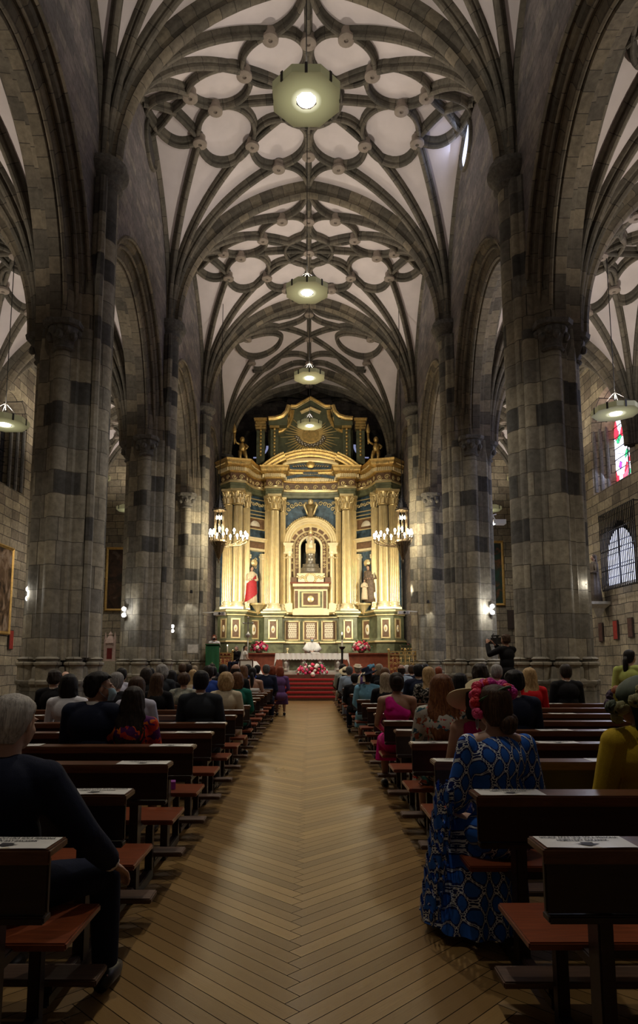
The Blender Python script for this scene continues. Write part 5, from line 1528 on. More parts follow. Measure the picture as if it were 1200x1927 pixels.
# carved chair behind the priest
th = thing('celebrant_chair', 'carved wooden chair with red back behind the priest', 'chair', (XP(587, 32.4), 32.5, .99))
b = MB(); b.box((0, 0, .45), (.7, .6, .08)); b.build('seat', M['red_cloth'], th)
b = MB(); b.box((0, .28, .95), (.62, .06, .85)); b.build('backrest', M['red_cloth'], th)
for sx in (-1, 1):
    b = MB(); b.box((sx * .34, .28, .72), (.07, .07, 1.44)); b.ball((sx * .34, .28, 1.47), .05, 8, 6); b.build('back_post', M['step_wood'], th)
    b = MB(); b.box((sx * .34, -.25, .35), (.07, .07, .7)); b.build('leg', M['step_wood'], th)
    b = MB(); b.box((sx * .34, 0, .72), (.08, .6, .05)); b.build('armrest', M['step_wood'], th)
# kneeler in front of the bride
x = XP(464, 27.6)
th = thing('prie_dieu', 'small dark framed kneeler with white cloth before the bride', 'kneeler', (x, 27.7, .99))
b = MB(); b.box((0, 0, .62), (.55, .3, .04))
for sx in (-1, 1): b.box((sx * .26, -.1, .3), (.04, .04, .6)); b.box((sx * .26, .12, .3), (.04, .04, .6))
b.build('frame', M['step_wood'], th)
b = MB(); b.box((0, -.13, .45), (.46, .02, .3)); b.build('cloth', M['linen'], th)
# ================================================================= pews
def wood(name, col, rough, var=.45):
    t = NT(name); v = t.mapv(t.coord(), (1.2, 14, 14))
    g_ = t.noise(3.0, 8, .7, vec=v, dist=.8)
    t.out(t.ramp(g_, [(.3, [c * (1 - var) for c in col]), (.7, [c * (1 + var) for c in col])]), rough, spec=.5)
    t.bump(g_, .12, .003); M[name] = t.m
wood('pew_ledge', (0.125, 0.05, 0.022), .33); wood('pew_seat', (0.21, 0.05, 0.016), .3); wood('pew_body', (0.018, 0.0075, 0.006), .42); wood('pew_kneeler', (0.11, 0.06, 0.035), .5)
def make_pew(L):
    """aisle end at x = 0, stretches to x = L; near face of the ledge at y = 0, people face +y"""
    th = thing('pew', 'pew', 'pew')
    def part(name, mat, boxes, bev=.006, parent=th):
        b = MB()
        for c, d in boxes: b.box(c, d)
        me = b.mesh(name, M[mat])
        bm = bmesh.new(); bm.from_mesh(me); bmesh.ops.bevel(bm, geom=bm.edges[:], offset=bev, segments=2, affect='EDGES'); bm.to_mesh(me); bm.free()
        o = bpy.data.objects.new(name, me); COL.objects.link(o); o.parent = parent; return o
    part('ledge', 'pew_ledge', [((L / 2, .085, .835), (L, .18, .03)), ((L / 2, .006, .822), (L, .02, .05))])
    part('backrest', 'pew_body', [((L / 2, .02, .725), (L - .01, .028, .19)), ((L / 2, .03, .612), (L - .02, .07, .028))])
    part('backrest', 'pew_body', [((L / 2, .17, .62), (L - .5, .02, .2))]) if False else None
    part('seat', 'pew_seat', [((L / 2, .41, .445), (L, .42, .03))])
    part('apron', 'pew_body', [((L / 2, .30, .40), (L - .5, .025, .07))])
    part('kneeler', 'pew_kneeler', [((L / 2, -.30, .145), (L, .16, .03))])
    for x in (.22, L / 2, L - .22):
        part('leg', 'pew_body', [((x, .08, .42), (.055, .10, .84)), ((x, .32, .42), (.05, .46, .045)), ((x, .50, .21), (.05, .06, .42)), ((x, .24, .035), (.055, .5, .07)), ((x, -.19, .075), (.05, .40, .05)), ((x, -.30, .115), (.05, .12, .04))])
    return th
LFULL, LSHORT = 3.9, 3.25
pewF, pewS = make_pew(LFULL), make_pew(LSHORT)
RY = [2.44, 3.38, 4.5, 5.49, 6.5, 7.52, 8.6, 9.67, 10.7, 11.8]
LY = [2.43, 3.40, 4.38, 5.31, 6.30, 7.3, 8.3, 9.25, 10.25, 11.3]
while RY[-1] < 23.6: RY.append(RY[-1] + 1.04)
while LY[-1] < 23.6: LY.append(LY[-1] + 1.03)
XA = .865
usedp = {True: False, False: False}
PEWX = {}
for side, rows, word in ((1, RY, 'right'), (-1, LY, 'left')):
    for i, y in enumerate(rows):
        short = (5.4 < y < 8.3) or (12.2 < y < 16.6) or (19.6 < y < 24.5)
        proto = pewS if short else pewF
        Lp_ = LSHORT if short else LFULL
        if not usedp[short]: o = proto; usedp[short] = True
        else: o = copy_tree(proto)
        o.location = (XA if side > 0 else -XA - Lp_, y, 0)
        PEWX[(side, i)] = (XA, XA + Lp_)
        o['group'] = 'dark wooden pews'
        o['label'] = 'dark wooden pew with red-brown seat, %s from the camera %s of the aisle' % (ORD[i], word)
# ---- the printed seat notices
t = NT('paper'); nz = t.noise(9, 4, vec=t.coord()); st = t.noise(2.2, 3, vec=t.coord())
t.out(t.mix(t.math('GREATER_THAN', st, .62), t.ramp(nz, [(.3, (.80, .79, .74)), (.7, (.88, .87, .83))]), (.70, .62, .46, 1)), .4, spec=.5); M['paper'] = t.m
plain('ink', (0.015, 0.013, 0.02), .6)
def text_mesh(lines, name, mat, ext=.0006):
    d = bpy.data.curves.new(name, 'FONT'); d.body = lines; d.align_x = 'CENTER'; d.align_y = 'CENTER'; d.size = 1.0; d.space_line = 1.15; d.offset = .018
    o = bpy.data.objects.new(name, d); COL.objects.link(o)
    me = bpy.data.meshes.new_from_object(o.evaluated_get(bpy.context.evaluated_depsgraph_get()))
    bpy.data.objects.remove(o); bpy.data.curves.remove(d); me.materials.clear(); me.materials.append(M[mat]); return me
tm = text_mesh('SITUESE AQUI UNA SOLA PERSONA\nHEMEN BAT BAKARRIK', 'notice_text', 'ink')
xs = [v.co.x for v in tm.vertices]; wtx = max(xs) - min(xs)
sc_ = .29 / wtx
for v in tm.vertices: v.co = Vector((v.co.x * sc_, v.co.y * sc_ * 1.75 + .034, .0026))
AR = [(-.022, -.004), (-.022, -.022), (-.045, -.022), (0, -.050), (.045, -.022), (.022, -.022), (.022, -.004)]
bm = bmesh.new(); bm.from_mesh(tm); vs = [bm.verts.new((x, y - .008, .0026)) for x, y in AR]; bm.faces.new(vs); bm.to_mesh(tm); bm.free()
def paper_mesh(seed):
    b = MB(); r = random.Random(seed); ph = r.uniform(0, 6); vs = []; n, m = 22, 4; w, h = .325, .155
    top = []
    for j in range(m + 1):
        for i in range(n + 1):
            x = -w / 2 + w * i / n; y = -h / 2 + h * j / m
            z = .001 + .0010 * (1 + math.sin(x * 22 + ph)) * (1 - .5 * j / m)
            vs.append((x, y, z))
    fs = [(j * (n + 1) + i, j * (n + 1) + i + 1, (j + 1) * (n + 1) + i + 1, (j + 1) * (n + 1) + i) for j in range(m) for i in range(n)]
    b.add(vs, fs); me = b.mesh('sheet', M['paper'], smooth=True); return me
PM = [paper_mesh(k) for k in range(4)]
def place_paper(x, y, rz, label, k):
    o = bpy.data.objects.new('seat_notice', PM[k % 4]); COL.objects.link(o)
    o.location = (x, y, .851); o.rotation_euler = (0, 0, rz)
    tag(o, label, 'sign', 'printed seat notices on the pew ledges')
    c = bpy.data.objects.new('lettering', tm); COL.objects.link(c); c.parent = o; c.location = (0, 0, .0012)
rr_ = random.Random(11)
for side, rows, word in ((1, RY, 'right'), (-1, LY, 'left')):
    for i, y in enumerate(rows):
        x0, x1 = PEWX[(side, i)]
        base = '%s %s pew from the camera' % (ORD[i], word)
        place_paper(side * (x0 + .172 + rr_.uniform(0, .015)), y + .082, rr_.uniform(-.03, .03), 'white seat notice at the aisle end of the ' + base, i)
        if i >= 2:
            if side < 0 or i not in (5,):
                place_paper(side * (2.05 + rr_.uniform(-.1, .25) + .03 * i), y + .085, rr_.uniform(-.05, .05), 'white seat notice midway along the ' + base, i + 1)
            if i in (3, 4, 6, 8, 9, 11): place_paper(side * (x1 - 1.35 + rr_.uniform(-.15, .5)), y + .085, rr_.uniform(-.06, .06), 'white seat notice nearer the wall on the ' + base, i + 2)
        elif i == 1: pass
# side tables with leaflets and rack
def leaflet_table(x, y, w, d, label, seed):
    th = thing('leaflet_table', label, 'table', (x, y, 0)); r = random.Random(seed)
    b = MB(); b.box((0, 0, 1.0), (w, d, .04)); b.build('tabletop', M['pew_ledge'], th)
    b = MB(); b.box((0, d / 2 - .03, .5), (w - .1, .03, .96)); b.build('back_panel', M['pew_body'], th)
    for sx in (-1, 1):
        b = MB(); b.box((sx * (w / 2 - .04), 0, .5), (.05, d - .06, 1.0)); b.build('side_panel', M['pew_body'], th)
    for z in (.25, .5, .7):
        b = MB(); b.box((0, 0, z), (w - .12, d - .1, .025)); b.build('shelf', M['pew_seat'], th)
    k = 0
    for i in range(3):
        for j in range(2):
            o = MB().box((x - w / 2 + .16 + (w - .32) * i / 2, y - d / 4 + j * d / 2, 1.021 + .004), (.24, .2, .008), rz=r.uniform(-.3, .3)).build('leaflet', M['linen' if (i + j) % 3 else 'notice_paper'])
            tag(o, 'white leaflet at the %s %s of the %s' % (('near', 'far')[j], ('left', 'middle', 'right')[i], label.split(',')[0]), 'leaflet', 'leaflets on the ' + label.split(',')[0])
leaflet_table(6.0, 11.6, 1.3, .6, 'leaflet table by the right aisle wall, beside the nearest right pier', 2)
leaflet_table(-6.75, 13.0, 1.3, .6, 'leaflet table at the left picture edge, beside the nearest left pier', 3)
plain('leather', (0.22, 0.07, 0.03), .45)
# things lying on the seats
plain('purple', (0.30, 0.04, 0.32), .5); plain('red_gloss', (0.6, 0.02, 0.02), .3)
tag(MB().box((-1.14, LY[3] + .42, .492), (.12, .16, .06), rz=.2).build('purple_purse', M['purple']), 'small purple purse lying on the fourth left pew seat', 'purse')
t = NT('floral_dark'); vo = t.n('ShaderNodeTexVoronoi'); vo.inputs['Scale'].default_value = 38; t.put(vo.inputs['Vector'], t.coord())
sv = t.n('ShaderNodeSeparateColor'); t.put(sv.inputs[0], vo.outputs['Color'])
t.out(t.ramp(sv.outputs[0], [(0, (.02, .05, .04)), (.35, (.03, .12, .10)), (.55, (.55, .5, .45)), (.7, (.4, .08, .03)), (.8, (.03, .03, .05))], 'CONSTANT'), .6); M['floral_dark'] = t.m
def bag(x, y, z, r, mat, lab, strap=True, rz=0):
    th = thing('handbag', lab, 'handbag', (x, y, z), rz)
    b = MB(); b.rings([[(rx * math.cos(a) * (1 + .08 * math.sin(5 * a + zz * 30)), ry * math.sin(a) * (1 + .1 * math.cos(4 * a)), zz) for a in [2 * PI * i / 24 for i in range(24)]] for zz, rx, ry in ((0, r * .9, r * .6), (.03, r, r * .7), (r * .5, r * .98, r * .62), (r * .85, r * .8, r * .4), (r * .95, r * .5, r * .2))], cap0=True, cap1=True)
    b.build('bag_body', M[mat], th, smooth=True)
    if strap:
        b = MB(); b.tube([(-r * .7, 0, r * .6), (-r * .9, -.02, r * .3), (-r * 1.1, -.05, .02), (-r * 1.0, -.12, .012)], .008, 6); b.build('strap', M['pew_seat'], th, smooth=True)
bag(1.14, RY[3] + .40, .462, .15, 'floral_dark', 'floral fabric bag lying on the fourth right pew seat')
bag(1.62, RY[1] + .44, .462, .13, 'floral_dark', 'floral bundle on the second right pew seat beside the mustard dress')
# ================================================================= people
def remesh(b, name, mat, voxel=.012, smooth=4):
    me = b.mesh(name + '_raw', mat)
    o = bpy.data.objects.new('tmp', me); COL.objects.link(o)
    m = o.modifiers.new('r', 'REMESH'); m.mode = 'VOXEL'; m.voxel_size = voxel; m.use_smooth_shade = True
    if smooth:
        s = o.modifiers.new('s', 'SMOOTH'); s.factor = .5; s.iterations = smooth
    dg = bpy.context.evaluated_depsgraph_get(); out = bpy.data.meshes.new_from_object(o.evaluated_get(dg))
    bpy.data.objects.remove(o); bpy.data.meshes.remove(me)
    out.materials.clear(); out.materials.append(mat)
    out.polygons.foreach_set('use_smooth', [True] * len(out.polygons)); return out
def V(*a): return Vector(a)
SEAT = dict(hip=V(0, 0, .56), chest=V(0, -.01, .93), neck=V(0, .0, 1.08), head=V(0, .03, 1.225),
            sh=[V(-.17, 0, 1.02), V(.17, 0, 1.02)], el=[V(-.225, .04, .76), V(.225, .04, .76)], wr=[V(-.10, .27, .64), V(.10, .27, .64)],
            kn=[V(-.10, .44, .54), V(.10, .44, .54)], an=[V(-.10, .44, .10), V(.10, .44, .10)])
STAND = dict(hip=V(0, 0, .92), chest=V(0, 0, 1.27), neck=V(0, .0, 1.44), head=V(0, .025, 1.59),
             sh=[V(-.18, 0, 1.38), V(.18, 0, 1.38)], el=[V(-.235, .02, 1.10), V(.235, .02, 1.10)], wr=[V(-.24, .10, .86), V(.24, .10, .86)],
             kn=[V(-.09, .02, .5), V(.09, .02, .5)], an=[V(-.09, 0, .09), V(.09, 0, .09)])
def pose(base, **kw):
    p = {k: (list(v) if isinstance(v, list) else v.copy()) for k, v in base.items()}; p.update(kw); return p
def hand(b, w, d, k=1.0, side=1):
    """palm and five bent fingers leaving the wrist w along d"""
    d = d.normalized(); up = V(0, 0, 1); s = d.cross(up).normalized() * side; n = s.cross(d).normalized() * side
    if n.z < 0: n = -n
    pc = w + d * .045 * k
    rot = Matrix((s, d, n)).transposed()
    b.ball(pc, (.038 * k, .05 * k, .016 * k), 10, 8, rot=rot)
    for i, (o, l) in enumerate(((-.028, .062), (-.010, .074), (.009, .070), (.027, .055))):
        p0 = w + d * .08 * k + s * o * k; p1 = p0 + d * l * .45 * k - n * .006; p2 = p1 + d * l * .35 * k - n * .018; p3 = p2 + d * l * .15 * k - n * .02
        b.tube([p0, p1, p2, p3], [.0095 * k, .009 * k, .0085 * k, .0065 * k], 7)
    t0 = w + d * .03 * k - s * .034 * k
    b.tube([t0, t0 + d * .03 * k - s * .022 * k, t0 + d * .06 * k - s * .03 * k - n * .008], [.012 * k, .0105 * k, .008 * k], 7)
def head(b, c, yaw=0.0, pitch=0.0, k=1.0):
    m = Matrix.Rotation(-yaw, 3, 'Z') @ Matrix.Rotation(pitch, 3, 'X')
    P = lambda x, y, z: c + m @ V(x * k, y * k, z * k)
    b.ball(P(0, -.008, .022), (.077 * k, .094 * k, .09 * k), 20, 16, rot=m)
    b.ball(P(0, .035, -.03), (.062 * k, .066 * k, .083 * k), 18, 14, rot=m)
    b.ball(P(0, .058, -.085), (.03 * k, .03 * k, .026 * k), 10, 8, rot=m)
    b.tube([P(0, .095, .015), P(0, .108, -.01), P(0, .122, -.028)], [.009 * k, .012 * k, .015 * k], 8)
    b.ball(P(0, .096, -.062), (.024 * k, .012 * k, .010 * k), 10, 6, rot=m)
    for s in (-1, 1):
        b.ball(P(s * .078, -.005, -.012), (.010 * k, .020 * k, .032 * k), 8, 8, rot=m)
        b.ball(P(s * .032, .088, .022), (.024 * k, .012 * k, .007 * k), 8, 6, rot=m)
        b.ball(P(s * .035, .072, -.028), (.022 * k, .02 * k, .02 * k), 8, 6, rot=m)
    return m
def body_mesh(p, key, fem=False, yaw=0, pitch=0, voxel=.011, grow=1.0):
    b = MB(); w = .93 if fem else 1.0
    b.ball(p['hip'], (.165, .125, .12), 16, 12)
    mid = p['hip'].lerp(p['chest'], .5)
    b.ball(mid, ((.125 if fem else .145), .10, .17), 16, 12)
    b.ball(p['chest'], (.155 * w, .108, .15), 16, 12)
    b.tube([p['sh'][0], p['neck'] - V(0, 0, .035), p['sh'][1]], [.058 * w, .062, .058 * w], 12)
    b.tube([p['neck'] - V(0, .01, .06), p['neck'].lerp(p['head'], .35), p['head'] - V(0, .01, .02)], [.068 * w, .052 * w, .05 * w], 14)
    m = head(b, p['head'], yaw, pitch)
    for i in (0, 1):
        s, e, wr = p['sh'][i], p['el'][i], p['wr'][i]
        b.tube([s, s.lerp(e, .3), s.lerp(e, .75), e], [.056 * w, .05 * w, .042 * w, .038 * w], 12)
        b.tube([e, e.lerp(wr, .3), wr], [.038 * w, .036 * w, .025 * w], 12)
        b.ball(e, .04 * w, 10, 8); b.ball(s, .06 * w, 12, 8)
        hand(b, wr, p.get('hd', [wr - e, wr - e])[i], .98 if not fem else .9, 1 if i else -1)
        k_, a = p['kn'][i], p['an'][i]; h = p['hip'] + V((-.085, .085)[i], 0, -.01)
        b.tube([h, h.lerp(k_, .5), k_], [.088, .074, .055], 12); b.ball(k_, .058, 10, 8)
        b.tube([k_, k_.lerp(a, .3), a], [.054, .055, .034], 12)
        b.tube([a - V(0, .03, .05), a + V(0, .06, -.06), a + V(0, .16, -.075)], [.032, .034, .026], 8)
    me = remesh(b, key, M['skin_1'], voxel); return me, m
def jacket_mesh(p, key, fem=False, loose=.014, sleeve=1.0, collar=True, voxel=.012, low=.06, wide=1.0, top=1.0):
    b = MB(); w = (.93 if fem else 1.04) * wide; L = loose
    b.ball(p['hip'] - V(0, 0, low - .06), (.175 + L, .14 + L, .13), 16, 12)
    mid = p['hip'].lerp(p['chest'], .5)
    b.ball(mid, ((.128 if fem else .155) + L, .108 + L, .19), 16, 12)
    b.ball(p['chest'], (.162 * w + L, .115 + L, .155), 16, 12)
    if top:
        b.tube([p['sh'][0] - V(.005, 0, 0), p['sh'][0].lerp(p['neck'], .6) - V(0, 0, .012), p['neck'] - V(0, .012, .048), p['sh'][1].lerp(p['neck'], .6) - V(0, 0, .012), p['sh'][1] + V(.005, 0, 0)], [.068 * w, .066, .07, .066, .068 * w], 14)
    if collar:
        n = p['neck']; b.tube([n - V(0, .004, .05), n + V(0, .0, .002)], [.080, .066], 14)
    for i in (0, 1):
        s, e, wr = p['sh'][i], p['el'][i], p['wr'][i]
        if sleeve > 0:
            b.ball(s, .068 * w + L * .3, 12, 10)
            if sleeve <= .5: b.tube([s, s.lerp(e, sleeve * 2)], [.066 * w + L * .4, .056 * w + L * .6], 12)
            else:
                q = (sleeve - .5) * 2
                b.tube([s, s.lerp(e, .4), e], [.064 * w + L * .4, .058 * w + L * .5, .047 * w + L * .5], 12); b.ball(e, .049 * w + L * .5, 10, 8)
                b.tube([e, e.lerp(wr, .5 * q), e.lerp(wr, .93 * q)], [.047 * w + L * .5, .044 * w + L * .5, .036 * w + L * .5], 12)
    return remesh(b, key, M['navy'], voxel, 3)
def trouser_mesh(p, key, voxel=.014):
    b = MB(); b.ball(p['hip'], (.18, .14, .125), 16, 12)
    for i in (0, 1):
        k_, a = p['kn'][i], p['an'][i]; h = p['hip'] + V((-.085, .085)[i], 0, -.01)
        b.tube([h, h.lerp(k_, .5), k_], [.10, .09, .072], 12); b.ball(k_, .072, 10, 8)
        b.tube([k_, k_.lerp(a, .4), a + V(0, 0, .0)], [.072, .068, .058], 12)
    return remesh(b, key, M['navy'], voxel, 3)
def skirt_mesh(p, key, long_=True, voxel=.014, flare=1.0, to=None):
    h = p['hip']; k0 = (p['kn'][0] + p['kn'][1]) / 2; a0 = (p['an'][0] + p['an'][1]) / 2; b = MB()
    b.ball(h, (.19, .15, .14), 16, 12)
    for i in (0, 1):
        hh = h + V((-.085, .085)[i], 0, 0); b.tube([hh, p['kn'][i] + V(0, .02, 0)], [.105, .085], 12)
    b.tube([h, k0 + V(0, .02, 0)], [.11, .085], 12)
    zt = p['kn'][0].z; zl = to if to is not None else (.03 if long_ else zt - .12)
    n = 40; rs = []
    for j in range(9):
        t_ = j / 8; z = zt + .04 + (zl - zt - .04) * t_
        c = k0.lerp(a0, t_); g_ = (1 + .35 * t_ * flare)
        rs.append([(c.x + .19 * g_ * math.cos(a) * (1 + .06 * t_ * math.sin(9 * a)), c.y - .02 + (.11 * g_ * flare) * math.sin(a) * (1 + .1 * t_ * math.sin(7 * a + 1)), z) for a in [2 * PI * i / n for i in range(n)]])
    b.rings(rs, True, True, True)
    return remesh(b, key, M['navy'], voxel, 2)
def shoes_mesh(p, key, which=(0, 1)):
    b = MB()
    for i in which:
        a = p['an'][i]; b.tube([a - V(0, .05, .06), a + V(0, .03, -.055), a + V(0, .12, -.065), a + V(0, .19, -.07)], [.034, .042, .040, .022], 10)
    return b.mesh(key, M['black_plastic'], smooth=True)

HAIR = {
 'short': ([(.122, .012, .012, -.012), (.112, .045, .052, -.012), (.088, .072, .085, -.012), (.05, .086, .10, -.012), (.01, .088, .097, -.020), (-.03, .083, .082, -.035), (-.065, .068, .058, -.045), (-.088, .05, .035, -.048)], .05, 26),
 'bob': ([(.126, .012, .012, -.01), (.115, .05, .055, -.01), (.088, .078, .09, -.012), (.05, .094, .104, -.012), (.0, .104, .10, -.022), (-.05, .108, .09, -.034), (-.1, .106, .074, -.040), (-.145, .094, .056, -.042), (-.165, .07, .035, -.042)], .05, 22),
 'curly': ([(.135, .012, .012, -.01), (.125, .055, .06, -.01), (.095, .086, .098, -.012), (.05, .103, .112, -.014), (.0, .112, .11, -.024), (-.05, .112, .094, -.036), (-.1, .10, .074, -.042), (-.135, .075, .045, -.042)], .16, 9),
 'crop': ([(.128, .012, .012, -.01), (.117, .05, .055, -.01), (.09, .08, .092, -.01), (.05, .093, .104, -.012), (.01, .093, .10, -.02), (-.03, .086, .085, -.036), (-.06, .068, .058, -.046), (-.075, .05, .035, -.048)], .13, 9),
 'long': ([(.126, .012, .012, -.01), (.115, .05, .055, -.01), (.088, .078, .09, -.012), (.05, .092, .103, -.012), (.0, .098, .098, -.022), (-.06, .10, .085, -.038), (-.12, .10, .068, -.056), (-.18, .104, .056, -.078), (-.24, .108, .048, -.10), (-.30, .104, .042, -.115), (-.345, .09, .034, -.12), (-.37, .06, .02, -.122)], .07, 18),
 'verylong': ([(.126, .012, .012, -.01), (.115, .05, .055, -.01), (.088, .078, .09, -.012), (.05, .094, .104, -.012), (.0, .102, .10, -.022), (-.06, .11, .088, -.038), (-.12, .118, .072, -.056), (-.18, .128, .06, -.078), (-.25, .13, .052, -.10), (-.33, .12, .045, -.118), (-.40, .10, .038, -.125), (-.45, .07, .02, -.125)], .10, 11),
 'sleek': ([(.118, .012, .012, -.012), (.108, .045, .052, -.012), (.084, .07, .084, -.012), (.05, .083, .097, -.012), (.01, .085, .095, -.018), (-.03, .081, .085, -.03), (-.065, .068, .066, -.042), (-.095, .048, .042, -.050)], .02, 30),
 'bald': ([(.035, .080, .097, -.012), (.01, .084, .095, -.018), (-.03, .081, .082, -.033), (-.065, .066, .058, -.043), (-.085, .05, .035, -.046)], .04, 26),
}
def hair_mesh(style, key, seed=0, extra=None):
    rings_, amp, fr = HAIR[style]; n = 64; rs = []; b = MB()
    full = style != 'bald'
    # refine rings
    ref = []
    for a, c in zip(rings_, rings_[1:]):
        for t_ in (0, .33, .67): ref.append(tuple(a[i] + (c[i] - a[i]) * t_ for i in range(4)))
    ref.append(rings_[-1])
    for (z, rx, ry, cy) in ref:
        ring = []
        for i in range(n):
            a = 2 * PI * i / n
            q = 1 + amp * noise.noise(Vector((math.cos(a) * fr * .35 + seed, math.sin(a) * fr * .35, z * (fr if style in ('curly', 'crop') else 5)))) * (1.3 if z < .08 else .6)
            q += amp * .5 * noise.noise(Vector((math.cos(a) * 9 + seed, math.sin(a) * 9, z * (40 if style in ('curly', 'crop') else 9))))
            fy = math.sin(a)
            x = rx * q * math.cos(a); y = cy + ry * q * fy
            # hair line: pull the front back so the face stays free
            if fy > .2 and z < .075: y = min(y, cy + ry * .2 + (.0 if z < .045 else (z - .045) * 2.2))
            if style in ('long', 'verylong', 'bob') and z < -.06: x += .008 * math.sin(z * 40 + a * 3 + seed)
            ring.append((x, y, z))
        rs.append(ring)
    b.rings(rs, True, cap0=full, cap1=True)
    if extra == 'bun': b.ball((.015, -.118, -.04), (.042, .034, .045), 14, 10)
    if extra == 'lowbun': b.ball((.02, -.10, -.085), (.05, .038, .05), 14, 10); b.ball((.05, -.09, -.07), (.03, .03, .04), 10, 8)
    if extra == 'highbun': b.ball((0, -.09, .02), (.06, .05, .06), 14, 10)
    if extra == 'pony': b.tube([(0, -.10, .0), (0, -.13, -.05), (.0, -.125, -.16), (.0, -.12, -.28), (.0, -.125, -.36)], [.03, .036, .042, .034, .012], 12)
    me = b.mesh(key, M['hair_dark'], smooth=True); return me
def hair_mat(name, col, hi=None, rough=.55):
    t = NT(name); hi = hi or [c * 2.1 for c in col]
    v = t.mapv(t.coord(), (90, 90, 7)); g_ = t.noise(1.0, 4, .6, vec=v, dist=1.5)
    t.out(t.ramp(g_, [(.32, [c * .55 for c in col]), (.5, col), (.72, hi)]), rough, spec=.22)
    t.bump(g_, .5, .006); M[name] = t.m
hair_mat('hair_dark', (.018, .012, .009), (.05, .034, .024)); hair_mat('hair_black', (.008, .007, .007), (.024, .02, .018)); hair_mat('hair_brown', (.05, .026, .014), (.13, .07, .035))
hair_mat('hair_auburn', (.14, .05, .018), (.34, .15, .05)); hair_mat('hair_chestnut', (.10, .045, .02), (.26, .13, .06)); hair_mat('hair_blonde', (.36, .23, .10), (.68, .50, .27)); hair_mat('hair_ash', (.25, .19, .12), (.52, .45, .34))
hair_mat('hair_grey', (.20, .19, .18), (.42, .40, .37)); hair_mat('hair_white', (.48, .45, .41), (.70, .67, .61)); hair_mat('hair_red', (.20, .045, .02), (.36, .10, .04)); hair_mat('hair_pepper', (.07, .065, .06), (.2, .19, .18))
for i_, c in enumerate(((.46, .27, .19), (.36, .19, .12), (.26, .12, .065), (.56, .35, .26))):
    t = NT('skin_%d' % (i_ + 1)); nz = t.noise(14, 3, vec=t.coord())
    t.out(t.ramp(nz, [(.3, [x * .9 for x in c]), (.7, [min(1, x * 1.08) for x in c])]), .5, spec=.4)
    t.b.inputs['Subsurface Weight'].default_value = .08; t.b.inputs['Subsurface Radius'].default_value = (.01, .004, .002); M['skin_%d' % (i_ + 1)] = t.m
def cloth(name, col, rough=.85, var=.12):
    t = NT(name); f = t.noise(260, 2, vec=t.coord()); w_ = t.noise(7, 4, .6, vec=t.mapv(t.coord(), (1, 1, .45)))
    t.out(t.ramp(f, [(.3, [c * (1 - var) for c in col]), (.7, [c * (1 + var) for c in col])]), rough, spec=.2)
    t.bump(t.math('ADD', t.math('MULTIPLY', f, .15), w_), .5, .018); M[name] = t.m
for nm, c in dict(navy=(.010, .014, .034), black=(.007, .007, .009), charcoal=(.022, .026, .033), royal=(0.0195, 0.052, 0.26), white_c=(0.715, 0.715, 0.754), beige=(0.52, 0.442, 0.312), green_c=(0.013, 0.13, 0.0975), lightblue=(0.208, 0.468, 0.676),
                  greyblue=(0.286, 0.364, 0.468), magenta=(0.624, 0.0156, 0.247), fuchsia=(0.468, 0.0104, 0.143), mustard=(0.52, 0.364, 0.026), red_c=(0.546, 0.0104, 0.0156), lime=(0.39, 0.442, 0.117), lavender=(0.494, 0.494, 0.598), greyfloral=(0.338, 0.351, 0.299), violet=(0.13, 0.065, 0.182), cream=(0.806, 0.702, 0.494), ivory_c=(.78, .76, .72), mask=(.36, .52, .60), straw=(0.754, 0.65, 0.416)).items(): cloth(nm, c)
# printed fabrics
def ikat():
    t = NT('blue_ikat'); sp = t.n('ShaderNodeSeparateXYZ'); t.put(sp.inputs[0], t.coord())
    wob = t.noise(38, 3, vec=t.coord()); wb = t.math('MULTIPLY', t.math('SUBTRACT', wob, .5), .007)
    x = t.math('ADD', t.math('ADD', sp.outputs[0], t.math('MULTIPLY', sp.outputs[1], .6)), wb); z = t.math('ADD', t.math('ADD', sp.outputs[2], t.math('MULTIPLY', sp.outputs[1], .25)), wb)
    u = t.math('MULTIPLY', x, PI / .070); v = t.math('MULTIPLY', z, PI / .135)
    g2 = t.math('MULTIPLY', t.math('COSINE', t.math('ADD', u, v)), t.math('COSINE', t.math('SUBTRACT', u, v)))
    g_ = t.math('ABSOLUTE', g2)
    saw = t.math('MULTIPLY', t.math('SINE', t.math('MULTIPLY', t.math('ADD', z, t.math('MULTIPLY', t.math('ABSOLUTE', t.math('SINE', t.math('MULTIPLY', u, .5))), .02)), 420)), .045)
    g3 = t.math('ADD', g_, saw)
    col = t.ramp(g3, [(0, (.016, .026, .13)), (.04, (.80, .86, .90)), (.17, (.018, .032, .17)), (.40, (.03, .15, .62))], 'CONSTANT')
    t.out(col, .8, spec=.2); t.bump(t.noise(6, 4, vec=t.coord()), .5, .02); M['blue_ikat'] = t.m
ikat()
def print_mat(name, base, cols, sc=16, thr=.48):
    t = NT(name); a = t.noise(sc, 2, .5, vec=t.coord(), dist=.8); vo = t.n('ShaderNodeTexVoronoi'); vo.inputs['Scale'].default_value = sc * .9; t.put(vo.inputs['Vector'], t.coord())
    sv = t.n('ShaderNodeSeparateColor'); t.put(sv.inputs[0], vo.outputs['Color'])
    k = len(cols); c = t.ramp(sv.outputs[0], [(i / k, q) for i, q in enumerate(cols)], 'CONSTANT')
    t.out(t.mix(t.math('GREATER_THAN', a, thr), tuple(base) + (1,), c), .75, spec=.2); t.bump(t.noise(7, 4, vec=t.coord()), .5, .02); M[name] = t.m
print_mat('orange_print', (.07, .008, .09), [(.62, .07, .012), (.09, .01, .10), (.7, .16, .02), (.5, .03, .02)], 16, .44)
print_mat('flower_print', (.50, .48, .42), [(.5, .03, .02), (.05, .14, .12), (.5, .48, .42), (.03, .10, .16), (.35, .10, .05)], 26, .52)
